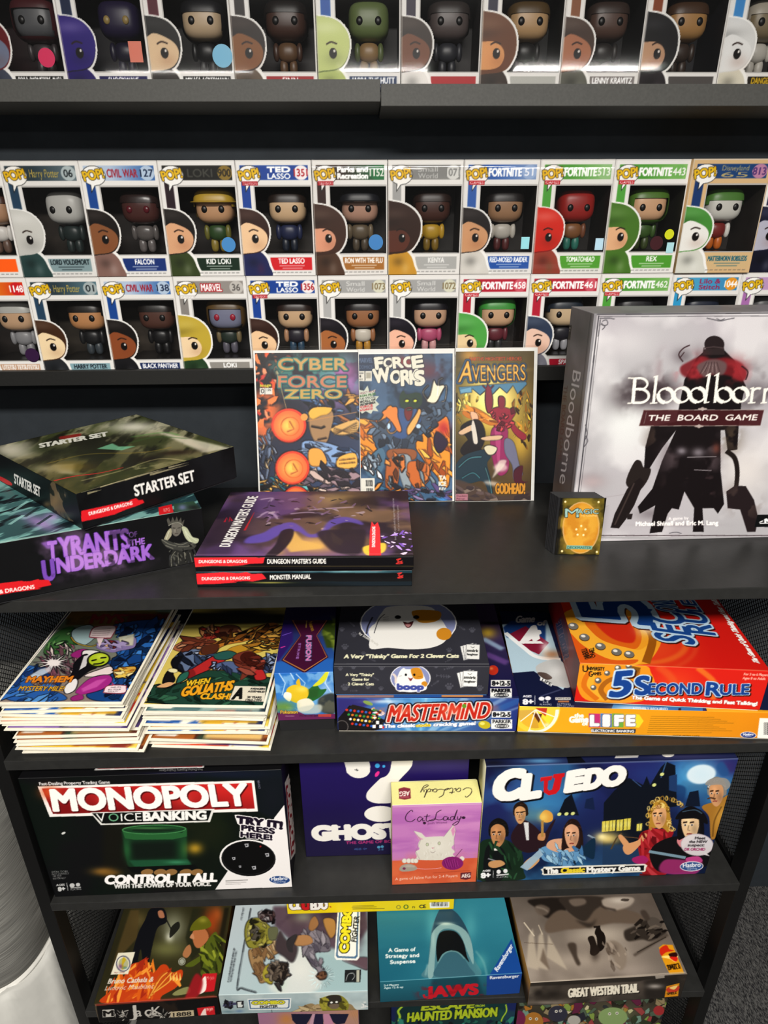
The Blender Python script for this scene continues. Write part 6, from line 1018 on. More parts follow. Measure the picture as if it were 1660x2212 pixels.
    c.T('AGES', (306, 740), (352, 737), 10, 'c8c8c6', fat=.03); c.T('8+', (318, 768), (354, 764), 22, 'd8d8d6', fat=.06); c.L('362,722 370,764', 3, 'b8b8b6'); c.E(392, 736, 14, 12, 'c8c8c6'); c.E(424, 732, 12, 10, 'c8c8c6'); c.L('384,750 440,746', 8, 'a8a8a6'); c.T('PLAYERS', (384, 764), (442, 760), 9, 'c8c8c6'); c.E(345, 452, 12, 6, 'd8d8d4', -20); c.T('BRAND', (1398, 168), (1406, 212), (1410, 166), '9a94a8')
def mono_t(c):
    vw(c, 'H'); c.c[:] = hx('141416'); c.P('530,84 1112,78 1108,96 512,110', 'eeeae6'); c.P('545,84 1102,78 1100,90 530,102', 'b02430'); c.T('Fast-Dealing Property Trading Game', (1100, 100), (866, 106), (1100, 112), 'b8b6b4', fat=.03); c.B(1200, 128, 330, 10, '3a3690', .8); c.L('80,155 1000,135', 5, '4a4a4c', .5)
def mono_r(c):
    vw(c, 'H'); c.c[:] = hx('1b1420'); c.P('1548,180 1570,128 1608,480 1606,560 1580,600 1556,250', 'e4dcd8'); c.P('1553,200 1572,150 1602,480 1600,545 1584,580', 'a8303a'); c.T('MONOPOLY', (1558, 180), (1588, 560), (1576, 160), 'f0e4e0', fat=.05); c.NM('4a3a40', 50, .6, .1, .5, 3, reg='1590,200 1620,260 1612,500 1596,480')
game('game_box', 'black game box with a red title banner and a round black button, standing upright', 'game box', (-.5405, .7475, S3 + .0004, .0135, .3995, .08, .2690, 0), '121214', {'F': mono_f, 'T': mono_t, 'R': mono_r}, lid='F', tray='e8e4de')
def ghost_f(c):
    vw(c, 'I'); c.c[:] = hx('241654'); c.G((300, 80), '2a1c62', (300, 800), '1c1240', 1); c.N(.05, 20); c.B(1200, 120, 160, 60, '33286a', .6)
    Wt = 'eeebe4'; c.P('512,-60 512,140 530,180 570,205 620,210 665,195 692,160 696,120 720,90 770,80 815,90 832,125 815,170 760,220 690,290 664,330 670,370 720,395 780,400 860,390 870,330 900,240 990,140 1010,80 1005,-60', Wt, 1, 0, 1); c.P('696,-60 700,90 712,86 720,-60', '2a1c62', 0)
    c.E(770, 120, 76, 88, '281a5e'); c.P('692,120 696,60 840,60 846,120 825,165 770,210 700,180', '281a5e', sm=1); c.E(746, 118, 18, 17, '4ab0e8'); c.E(794, 122, 11, 11, '4ab0e8'); c.E(744, 180, 13, 24, 'e83a98', 35); c.E(770, 478, 122, 60, Wt); c.L('575,148 605,152', 5, '2a2a30'); c.L('590,140 596,158', 4, '2a2a30')
    c.T('GHOSTS', (272, 672), (1010, 650), (264, 574), Wt, fat=.085)
    for x0, x1, y in ((408, 470, 574), (408, 470, 670), (490, 548, 572), (490, 548, 668)): c.R(x0 + 8, y - 5, x1, y + 7, Wt)
    c.T('THE GAME OF BOO!', (512, 704), (900, 690), 20, 'b03a78', fat=.02); c.T('AGES 10+', (572, 748), (668, 745), 14, '5a90c8', fat=.02); c.E(756, 726, 12, 10, '5aa0c0'); c.E(782, 722, 12, 10, '5aa0c0'); c.T('3-8', (752, 752), (792, 750), 14, '5aa0c0', fat=.02)
game('game_box', 'dark purple game box with a big white question mark, standing at the back', 'game box', (-.1215, .8101, S3 + .0004, 0, .2830, .062, .272, 0), '221550', {'F': ghost_f}, lid='F', tray='1d1430')
def swash(c, ps, w_, col, **k):
    for p_ in ps: c.L(p_, w_, col, 1, 0, 1)
CATL = ['1010,462 1000,450 970,475 956,505 965,530 1000,535 1030,515', '1080,505 1060,500 1045,520 1060,535 1085,510 1085,530 1100,525', '1120,480 1110,520 1122,534 1140,522', '1095,498 1140,492', '1225,448 1190,470 1175,520 1140,530 1170,515 1210,524 1240,512', '1270,500 1245,500 1240,522 1262,524 1276,502 1276,522 1290,518', '1318,498 1295,502 1292,522 1312,520 1344,446 1322,515 1335,520', '1345,496 1345,518 1365,512 1372,494 1350,545 1325,562 1310,555 1350,530']
def cat_f(c):
    vw(c, 'I'); c.c[:] = hx('c482bc'); c.NM('b069b0', 16, .5, .25, .7, 3, sx=.5, sy=2); c.NM('d89ac8', 22, .58, .2, .6, 7, sx=.5, sy=2); c.G((900, 410), 'c884c0', (900, 480), 'c884c0', .25, '850,400 1540,390 1540,480 850,480'); c.L('860,425 1536,402', 8, 'e0b8d4', .7)
    c.P('855,828 1500,806 1490,1000 850,1015', 'd0623f', 1, 2); c.NM('e07a50', 26, .5, .2, .6, 5, reg='855,828 1500,806 1490,1000 850,1015')
    c.P('1065,822 1040,790 1032,760 1060,740 1050,705 1080,660 1150,648 1260,645 1310,650 1320,700 1300,730 1325,760 1310,780 1320,816', 'd9d4c8', 1, 1, 1); c.P('1060,670 1016,604 1075,620 1110,655', 'd9d4c8'); c.P('1240,650 1316,556 1330,600 1316,680', 'd9d4c8'); c.P('1296,600 1318,564 1326,610 1312,650', 'd890b8', .9, 1); c.P('1030,622 1060,650 1092,668 1060,672', 'd890b8', .8, 1); c.B(1180, 720, 100, 60, 'e6e2d8', .6); c.L('1016,604 1070,672 1032,760 1065,822', 3, '8a7a80', .6); c.L('1240,650 1316,556 1332,600 1318,680 1324,760', 3, '8a7a80', .6)
    for k in range(26):
        r = random.Random(k); x, y = r.uniform(1070, 1300), r.uniform(670, 800); c.L([(x, y), (x + r.uniform(-10, 10), y + r.uniform(12, 26))], 3, 'c2bcae' if k % 2 else 'efece4', .7)
    c.E(1119, 706, 9, 12, 'c8d0b0', 0); c.ring(1119, 706, 9, 12, 2.5, '7a7468'); c.E(1208, 698, 9, 12, 'c8d0b0'); c.ring(1208, 698, 9, 12, 2.5, '7a7468'); c.P('1150,730 1170,728 1160,740', 'c88a98'); c.L('1142,760 1160,768 1180,758', 3, '8a7a78', 1, 0, 1)
    for x in (948, 980, 1010, 1034): c.E(x, 828, 18, 18, 'e2ddd2'); c.ring(x, 828, 17, 17, 2, 'a89a98')
    c.E(1378, 812, 18, 18, 'e2ddd2'); c.P('910,890 930,862 980,850 1030,866 1042,890 1000,905 930,908', 'a59c90', sm=1); c.B(980, 868, 40, 10, 'c2baae', .7); c.E(946, 886, 12, 9, '7a3a5a'); c.E(1015, 870, 10, 7, 'b8aa9c'); c.L('1040,884 1100,890 1180,886 1225,880', 4, 'e8b0c0', 1, 0, 1)
    c.E(1308, 846, 80, 50, '8a2470'); 
    for k in range(12): c.L([(1240 + k * 9, 815 + (k % 3) * 5), (1262 + k * 8, 885 - (k % 4) * 5)], 3, 'b04a98' if k % 2 else '5a1450', .8, 0, 0)
    c.L('1330,800 1380,740', 4, '6a3a5a'); c.L('1160,920 1440,900', 6, 'a8482c', .7)
    swash(c, CATL, 5, '2a1428'); c.T('Josh Wood', (1120, 556), (1265, 548), 16, '5a2a58', a=.8); c.E(1098, 546, 12, 10, '2a1428', 0, .9); c.E(1390, 506, 14, 10, '2a1428', 0, .9)
    c.T('A game of Feline Fun for 2-4 Players', (880, 974), (1345, 948), 20, 'f4dcd0', fat=.02); c.P('1368,918 1446,912 1444,960 1408,970 1366,964', '6a2a34'); c.T('AEG', (1376, 954), (1440, 950), 26, 'f2e8e0', fat=.05)
def cat_t(c):
    vw(c, 'I'); c.c[:] = hx('e9e39c'); c.N(.03, 10); c.L('850,415 1535,395', 8, 'f6f2c8', .8); c.P('904,290 945,278 992,288 996,362 950,372 908,364', '8a2a3c'); c.T('AEG', (986, 306), (912, 312), (986, 340), 'f2e8dc', fat=.04); c.L('915,350 985,348', 4, 'c87a80'); c.L('915,358 985,356', 3, 'c87a80')
    q = [' '.join('%g,%g' % (2400 - (float(a.split(',')[0]) - 956) * .92 - 1000 + 52, 355 - (float(a.split(',')[1]) - 448) * .82) for a in p_.split()) for p_ in CATL]; swash(c, q, 5, '2a1a20')
game('game_box', 'small pink game box with a white cat and a pale yellow top edge', 'game box', (.0305, .7512, S3 + .0004, .0092, .1445, .0495, .1883, 0), 'e6dfa0', {'F': cat_f, 'T': cat_t}, lid='F', tray='e2dcb0', sidecol={'L': 'd8c890'})
def face(c, x, y, w_, h_, skin, hair, hs='short', turn=0, seed=1):
    """painted head: hair mass, face, eyes, nose, mouth"""
    k = lambda dx, dy: (x + dx * w_, y + dy * h_)
    if hs == 'long': c.P([k(-.75, -.5), k(-.2, -1.05), k(.5, -.95), k(.9, -.3), k(1, .6), k(.8, 1.2), k(.3, .9), k(-.5, .9), k(-.95, 1.1), k(-.9, .2)], hair, 1, 1, 1)
    elif hs == 'bob': c.P([k(-.9, -.1), k(-.5, -.95), k(.2, -1.1), k(.8, -.7), k(1.0, .2), k(.9, .95), k(.5, .8), k(-.4, .8), k(-.95, .9)], hair, 1, 1, 1)
    else: c.P([k(-.85, -.1), k(-.7, -.8), k(0, -1.15), k(.75, -.8), k(.9, 0), k(.6, .2), k(-.6, .2)], hair, 1, 1, 1)
    c.P([k(-.62, -.45), k(-.1, -.72), k(.5, -.5), k(.62, .05), k(.42, .62), k(0, .95), k(-.42, .7), k(-.66, .1)], skin, 1, 1, 1)
    s_ = hx(skin); c.B(*k(.3, .3), w_ * .3, h_ * .4, s_ * .68, .6); c.B(*k(-.2, -.2), w_ * .25, h_ * .3, np.minimum(1, s_ * 1.2), .6)
    for dx in (-.3, .2): c.L([k(dx - .16 + turn, -.12), k(dx + .16 + turn, -.16)], .12 * h_, '2a1810', .9); c.E(*k(dx + turn, .02), .11 * w_, .07 * h_, 'e8dcd0'); c.E(*k(dx + turn, .03), .06 * w_, .06 * h_, '1a1210')
    c.L([k(-.05 + turn, .05), k(-.1 + turn, .34), k(.06 + turn, .36)], .06 * h_, s_ * .6, .8); c.L([k(-.2 + turn, .58), k(0 + turn, .56), k(.2 + turn, .58)], .1 * h_, '8a3a34', .9)
    r = random.Random(seed)
    for i in range(14):
        a = r.uniform(3.3, 6.1); c.L([k(.75 * math.cos(a), .8 * math.sin(a) - .05), k(.95 * math.cos(a + .2), .98 * math.sin(a + .15) + .05)], .06 * w_, np.minimum(1, hx(hair) * 1.9 + .04) if i % 2 else hx(hair) * .5, .7)
def curls(c, reg, n, size, pal, seed):
    r = random.Random(seed); q = smooth_pts(pts(reg)); m = len(q)
    for i in range(n):
        a, b = q[r.randrange(m)], q[r.randrange(m)]; t = r.random(); x, y = a * (1 - t) + b * t if np.linalg.norm(a - b) < 70 else a
        c.L(arc(x, y, size * r.uniform(.5, 1), size * r.uniform(.6, 1.1), r.uniform(0, 360), r.uniform(400, 560), 8), 4.5, r.choice(pal), .85)
def clu_f(c):
    vw(c, 'J'); c.c[:] = hx('15305c'); c.G((600, 160), '2a2a6a', (600, 800), '12284a', 1); c.B(200, 180, 150, 60, '1a1428', .9); c.B(420, 400, 160, 90, '3a78a8', .7); c.B(560, 330, 120, 80, '234a7c', .8); c.B(1280, 260, 180, 130, '3a8ac0', .95); c.B(1180, 260, 90, 120, '3f9ad0', .7); c.B(980, 240, 120, 70, '2a3a7a', .8); c.B(1440, 200, 60, 60, '3a2a6a', .8); c.B(330, 470, 90, 60, '7aa090', .6); c.NM('0e1a38', 12, .55, .2, .6, 3); c.NM('4aa0d0', 10, .62, .2, .5, 8)
    c.E(1286, 240, 82, 54, 'e6eef2', -8, 1, 3); c.B(1286, 240, 110, 80, 'bfe0f0', .45); c.P('1370,200 1400,170 1430,200 1440,240 1400,250', '2a5a90', .8, 3, 1); c.P('1090,330 1150,300 1200,320 1180,400 1130,420', '1a3a6c', .7, 3, 1)
    H_ = '0e1522'; c.P('730,790 740,400 800,330 880,260 960,300 980,250 1000,300 1060,200 1090,170 1140,190 1150,420 1000,440 990,790', H_, 1, 1); c.P('480,470 520,380 560,350 600,470', H_); c.P('630,430 640,380 680,370 690,440', '17264a'); c.P('1195,420 1220,340 1270,330 1280,420', '101c30'); c.L('1090,170 1060,260', 6, '3a5a80'); c.P('1105,250 1150,240 1150,340 1105,330', '24406c'); c.L('900,270 950,310', 3, '4a6aa0')
    for x0, y0, x1, y1 in ((730, 500, 770, 560), (772, 496, 806, 556), (812, 492, 848, 555), (852, 486, 892, 550), (925, 515, 955, 555)): c.P([(x0, y0 + 4), (x1, y0), (x1 - 4, y1), (x0 - 2, y1 + 4)], 'd8c850'); c.B((x0 + x1) / 2, (y0 + y1) / 2, 14, 20, 'f0ec9a', .7); c.L([((x0 + x1) / 2, y0), ((x0 + x1) / 2 - 2, y1)], 3, '4a4418', .8)
    for x, y in ((530, 462), (566, 460), (1066, 240), (1022, 300), (490, 464)): c.E(x, y, 12, 9, 'd8dc90', -20)
    c.B(760, 600, 80, 40, 'e8d080', .95); c.B(730, 590, 30, 20, 'fff0b0', .9); c.P('700,640 990,620 980,780 640,790', '2a4a70', .8, 8); c.L('780,660 810,600 840,570', 8, '5a4a30', 1, 0, 1); c.L('690,600 650,580', 10, '8a9aa8'); c.L('850,590 940,600 1010,630', 4, '7a5a3a', 1, 0, 1)
    # people: man in green, man in brown, woman in blue, woman in red, woman in black, man in tan
    c.P('40,640 110,600 200,610 280,680 290,780 280,830 30,830', '18301f', 1, 1, 1); c.P('80,650 150,640 190,700 170,830 70,830', '101216', .9, 2, 1); face(c, 148, 575, 64, 78, 'c08a5c', '15110f', 'short', -.1, 2); c.R(120, 655, 150, 668, 'e8e4dc'); c.S('60,640 280,660 280,800 200,800', 18, 20, ['24442c', '102016', '2f5a3a'], 4, 4, 70); c.L('90,712 180,740', 8, '8a8a90'); c.P('100,730 160,722 185,745 130,765 95,755', 'c89868', sm=1); c.P('290,740 340,700 380,720 330,770 300,770', 'd0a070', sm=1)
    c.P('220,580 280,500 340,520 400,570 440,520 470,490 440,560 400,650 310,680 240,640', '2e1a22', 1, 1, 1); face(c, 272, 462, 48, 60, 'd0a070', '2a1a10', 'short', -.05, 3); c.L('248,455 272,452 300,448', 5, '1a1410'); c.P('290,510 318,510 320,610 305,610', 'd8d8d8'); c.P('380,480 410,440 450,460 450,500 410,510', 'd8a048', sm=1); c.B(400, 480, 30, 30, 'f0d070', .8); c.P('375,575 410,570 405,610 370,605', 'c89060', sm=1); c.L('395,500 395,590', 12, 'b08a4a')
    c.P('380,660 440,640 540,650 610,660 600,720 540,760 470,740 400,720', '6a9ac0', 1, 1, 1); c.P('440,610 520,600 580,620 600,660 500,680 420,650', 'd8a888', 1, 1, 1); face(c, 562, 580, 62, 84, 'd8a583', '2a1814', 'long', -.05, 4); c.P('600,680 650,620 690,600 690,680 680,715 640,700', '123048', 1, 1, 1); c.S('390,650 610,660 590,740 450,740', 30, 16, ['a8cce0', '4a7aa8', '1a2a3a', '8ab4d0'], 5, 3, 60, line='16283c', lw=2); c.P('270,760 380,660 400,690 310,780', 'a0b8c8', .95)
    c.P('930,620 960,560 1060,545 1130,560 1100,640 1090,800 960,800 940,700', '9a1c24', 1, 1, 1); c.P('840,580 890,640 880,680 850,640 820,590', 'd8a070', sm=1); c.P('850,640 930,610 960,570 980,590 900,680 860,685', 'd8a070', sm=1); face(c, 1052, 470, 62, 80, 'dca878', 'b88a34', 'long', -.12, 5); curls(c, '990,430 1030,385 1090,375 1150,395 1190,440 1185,520 1130,550 1105,520 1100,440 1050,415 1000,450 985,520', 70, 13, ['e0bc60', '7a5418', 'f0d88a', 'b88a30'], 6); c.S('950,580 1100,570 1080,790 960,790', 20, 22, ['b83038', '6a1018', 'c04048'], 7, 4, 70)
    c.P('1010,650 1090,600 1180,590 1280,640 1340,660 1330,740 1240,780 1060,790 1000,720', '131014', 1, 1, 1); c.P('1165,590 1220,600 1180,650 1150,620', 'd88a90', sm=1); face(c, 1226, 522, 76, 92, 'e6c49a', '0f0d12', 'bob', -.1, 6); c.P('1140,490 1180,440 1260,430 1310,470 1320,520 1260,490 1190,490', '100e14', 1, 1, 1); c.L('1180,450 1250,440 1290,460', 6, '5a7a90', .7, 2, 1); c.P('995,665 1200,700 1195,715 990,680', '7f9aa8'); c.P('1080,720 1200,720 1290,720 1250,800 1060,790', 'b83a80', .8, 3, 1); c.P('900,710 960,695 990,720 960,745 910,735', 'a8266a', sm=1); c.P('1200,710 1270,700 1290,730 1220,740', 'c04a8a', sm=1)
    c.P('1290,420 1380,390 1440,360 1420,480 1380,580 1340,600 1330,480', 'a87830', 1, 1, 1); c.B(1390, 480, 30, 80, 'd0a048', .7, 15); c.L('1400,420 1360,500 1350,590', 8, '6a4818', .7, 1, 1); c.L('1430,400 1400,470', 8, 'e0b860', .6, 1); face(c, 1372, 345, 62, 80, 'cf9c70', '8a8680', 'short', -.15, 7); c.L('1320,378 1340,372 1365,380', 9, '5a3a24', 1, 0, 1); c.P('1310,300 1340,265 1420,262 1450,300 1420,330 1400,300', '9a9690', .9, 1, 1)
    c.E(1262, 635, 92, 62, 'dcd6d8', 3, .96); c.ring(1262, 635, 90, 60, 3, 'b8a8b0', 3); c.P('1310,680 1336,700 1300,690', 'dcd6d8')
    for s_, x0, x1, y, cc in (('Meet', 1250, 1308, 605, '3a3438'), ('the NEW', 1218, 1318, 625, '3a3438'), ('suspect:', 1210, 1302, 644, '3a3438'), ('DR ORCHID', 1192, 1306, 668, 'a03a6a')): c.T(s_, (x0, y), (x1, y), 15, cc, fat=.05, sh=.15)
    c.E(1232, 756, 66, 28, 'e8e4e8', -2); c.E(1232, 756, 62, 24, '3a5a90', -2); c.T('Hasbro', (1184, 762), (1282, 758), 24, 'f2f2f4', fat=.03); c.T('Gaming', (1206, 774), (1262, 772), 10, 'e8e8f0')
    def letter(q, a, b, h, cc):
        for d, k, ow in ((7, '0a0c16', .1), (0, cc, .085)): c.T(q, (a[0] + d, a[1] + d), (b[0] + d, b[1] + d), (h[0] + d, h[1] + d), k, fat=ow)
    letter('C', (128, 388), (268, 362), (146, 240), 'f4f0ea'); letter('L', (284, 374), (372, 360), (300, 250), 'f4f0ea'); letter('E', (530, 334), (610, 320), (546, 232), 'f4f0ea'); letter('D', (632, 322), (720, 308), (650, 218), 'f4f0ea'); letter('O', (730, 308), (848, 290), (740, 210), 'f4f0ea')
    c.P('385,260 452,250 446,272 428,276 424,320 432,332 450,326 466,262 454,262 458,240 522,232 518,254 506,258 492,326 470,350 430,358 402,340 404,276 384,282', 'cc1c24'); c.L('385,260 452,250', 6, 'e83a3a', .7)
    c.P('386,772 398,768 402,758 970,742 984,752 976,764 974,782 966,788 404,806 392,800 396,788', 'e8e4d8'); c.P('400,768 966,750 964,780 404,798', '12141a'); c.T('The', (418, 796), (482, 793), 28, 'f2f0ea', fat=.06); c.T('Classic', (500, 794), (630, 788), 28, 'e8d038', fat=.06, sh=.12); c.T('Mystery Game', (646, 789), (942, 778), 28, 'f2f0ea', fat=.06)
    c.T('AGES', (60, 786), (104, 784), 9, 'e8e8e8', fat=.03); c.T('8+', (54, 822), (104, 818), 28, 'f4f4f4', fat=.06); c.R(118, 778, 121, 820, 'c8c8c8'); c.E(150, 786, 12, 12, 'e8e8e8'); c.E(188, 782, 12, 12, 'e8e8e8'); c.L('138,806 206,800', 10, 'd8d8d8'); c.T('PLAYERS', (140, 822), (204, 818), 9, 'e0e0e0'); c.L('80,198 1500,156', 4, '6a7a98', .7)
def clu_t(c):
    vw(c, 'J'); c.c[:] = hx('232a52'); c.N(.2, 10); c.B(390, 165, 110, 16, '6aa8d0', .8); c.B(120, 175, 80, 20, '1a1a28', .9); c.P('530,140 600,130 640,175 540,180', '12141c', 1, 2); c.B(1200, 140, 260, 16, '3f3f66', .8); c.E(1100, 130, 34, 14, 'e8e4dc'); c.P('800,150 810,130 940,124 930,146', 'e8e4dc', .9); c.L('85,195 1505,152', 5, '8a98b4', .6)
game('game_box', 'dark blue mystery game box with painted people and a white title with one red letter', 'game box', (.1772, .7524, S3 + .0004, .0081, .4000, .05, .2658, 0), '1d2648', {'F': clu_f, 'T': clu_t}, lid='F', tray='e8e4d4', sidecol={'L': 'd8d4b8'})

# ------------------------------------------------------------------ lower shelf
def jack_t(c):
    vw(c, 'K'); c.c[:] = hx('38351f'); c.N(.25, 10); c.B(1200, 330, 90, 120, '8f9078', .95); c.B(1170, 400, 30, 40, 'd8d8c8', .9); c.B(1150, 480, 130, 60, '7a7a4a', .8); c.B(960, 280, 60, 70, '7a6a40', .6); c.P('900,210 960,210 950,400 840,520 760,640 830,420', '5a4a2a', .8, 6); c.P('1330,200 1420,200 1380,500 1320,560 1280,400', '2a2c1c', .8, 6); c.B(1460, 300, 60, 120, 'a8481c', .9); c.B(1500, 240, 40, 60, 'c0602a', .7); c.P('1550,195 1580,195 1500,640 1470,640', '1c1a12', .7, 4)
    c.P('1040,200 1130,200 1150,290 1090,330 1060,420 1020,600 990,600 970,480 940,600 905,560 950,380 1000,280', '16171c', 1, 1, 1); c.P('1090,220 1120,215 1135,260 1100,262', 'b0785a', sm=1); c.P('1180,330 1230,290 1240,330 1200,380 1170,400', '1c1c18', .9, 2, 1); c.L('1150,280 1180,340', 8, '1c1c18')
    c.P('700,850 760,770 860,660 900,590 970,570 1010,600 1060,640 1110,590 1150,590 1190,640 1250,620 1260,660 1220,740 1120,800 1060,850', 'c4481a', 1, 1, 1); c.S('720,830 920,580 1140,600 1240,640 1060,840', 60, 26, ['d8641c', 'e8862c', 'a8321a', 'c8501c', 'f0a040'], 3, 4, -60); 
    for k in range(6): c.L([(1020 + k * 8, 830 - k * 10), (1090 + k * 14, 680 + k * 6), (1140 + k * 16, 640)], 9, 'e8b04a' if k % 2 else 'b85a20', .9, 0, 1)
    for k in range(4): c.P([(1175 + k * 22, 640), (1185 + k * 22, 690), (1170 + k * 22, 700)], 'f0c870')
    c.P('1420,440 1490,360 1520,480 1525,640 1390,660 1400,560 1330,600 1280,590 1400,510', '5a6420', 1, 1, 1); c.S('1400,440 1510,380 1520,640 1400,640', 26, 24, ['7a8428', '3a4418', '98a038', '2c3012'], 5, 4, 60); c.P('1330,360 1400,330 1440,400 1380,470 1340,450', 'b8754a', sm=1); c.P('1330,370 1310,400 1340,410', 'c8906a', sm=1); c.P('1310,350 1340,290 1410,250 1460,310 1420,340 1350,350', '6a6a1c', 1, 1, 1); c.B(1400, 280, 30, 20, 'a8a040', .7); c.P('1280,470 1310,450 1320,500 1290,540 1260,520', 'b07a50', sm=1); c.ring(1255, 565, 22, 24, 5, 'b0b0a0'); c.E(1255, 565, 16, 18, 'd0d4c8', 0, .7); c.P('1230,760 1300,740 1310,780 1220,800 1190,790', '8a8a5a', sm=1)
    c.P('1400,650 1498,645 1478,770 1360,780', 'c4242c'); c.P('1395,690 1420,670 1420,760 1370,790 1385,740', 'f0e4dc', sm=1); c.T('Mr Jack', (1428, 690), (1480, 686), 22, 'e8a8a0', fat=.03); c.P('1290,780 1350,650 1400,700 1370,800 1280,830', 'a02028', .9, 3, 1)
    c.P('815,506 932,500 884,652 764,655', 'e8e2cc'); c.ring(850, 580, 46, 52, 8, '6a6a7a'); c.E(852, 580, 34, 40, 'b8b890'); c.P('846,540 870,550 850,590 870,600 840,620', 'c8b030', sm=1); c.B(832, 600, 16, 18, '7a3a7a', .7); c.B(862, 608, 18, 10, '4a8aa0', .7); c.T('BEST GAME', (790, 646), (860, 644), 9, '8a4a4a')
    c.T('Bruno Cathala &', (742, 718), (1054, 704), (752, 684), 'e0d8cc', fat=.015, sh=.1); c.T('Ludovic Maublanc', (722, 764), (1056, 750), (733, 732), 'e0d8cc', fat=.015, sh=.1); c.P('655,860 1480,800 1500,815 680,870', 'b03a24', .8, 3)
def jack_f(c):
    vw(c, 'K'); c.c[:] = hx('121010'); c.NM('3a2c20', 30, .65, .1, .6, 3); c.P('655,860 1500,800 1503,812 657,872', 'a0402c', .8, 2); c.P('706,898 788,894 790,945 708,950', 'c8c4bc'); c.T('M', (716, 944), (782, 940), 38, '1a1614', fat=.05)
    for q, a, b, h in (('J', (892, 950), (945, 945), 80), ('a', (938, 945), (978, 942), 60), ('c', (1000, 940), (1046, 937), 62), ('K', (1052, 936), (1116, 928), 56)): c.T(q, a, b, h, 'c8c4bc', fat=.01)
    for x0, x1, y0 in ((790, 880, 930), (1020, 1090, 940), (1100, 1170, 925)): c.S([(x0, y0 - 20), (x1, y0 - 26), (x1, y0 + 40), (x0, y0 + 40)], 12, 9, ['b8b4ac', '8a8680'], int(x0), 5)
    c.P('1176,912 1336,900 1340,946 1180,958', 'c0b294'); c.T('1888', (1196, 946), (1320, 936), 26, '1a1614', fat=.03); c.P('1358,886 1478,872 1486,936 1372,950', 'c8242c'); c.P('1402,900 1420,890 1424,930 1440,940 1385,944', 'f0dcd4', sm=1); c.T('Mr Jack', (1428, 906), (1470, 900), 20, 'f0a8a0', fat=.03); c.L('658,862 680,990', 8, '8a7a60', .6)
def jack_r(c): vw(c, 'K'); c.c[:] = hx('6a4a24'); c.N(.4, 14); c.B(1560, 500, 20, 120, 'a88a50', .7); c.NM('2a1c10', 20, .5, .2, .7, 4)
game('game_box', 'worn game box with a painted man in a green cap above orange cloth', 'game box', (-.5100, .7150, S4 + .0004, .0305, .2204, .215, .0578, 0), '17130f', {'T': jack_t, 'F': jack_f, 'R': jack_r})
def bulky(c, x, y, s_, head=True):
    """thick armed brawler in yellow gear, plain stand-in"""
    p = lambda *q: [(x + a * s_, y + b * s_) for a, b in q]
    if head:
        c.P(p((-60, -40), (-30, -90), (40, -100), (90, -60), (130, -10), (110, 60), (40, 90), (-30, 100), (-60, 40)), '8f8a3a', 1, 0, 1); c.E(x, y, 44 * s_, 52 * s_, '5a5448', -10); c.ring(x, y, 42 * s_, 50 * s_, 7 * s_, 'b8b08a', -10); c.E(x + 22 * s_, y - 8 * s_, 8 * s_, 7 * s_, 'f0f0e0'); c.E(x - 6 * s_, y + 2 * s_, 7 * s_, 6 * s_, 'f0f0e0'); c.S(p((-50, -60), (80, -80), (110, 50), (0, 90)), 18, 18 * s_, ['a8a048', '6a6428', 'c0b868', '2a2818'], 3, 2, None, line='1c1a10', lw=2)
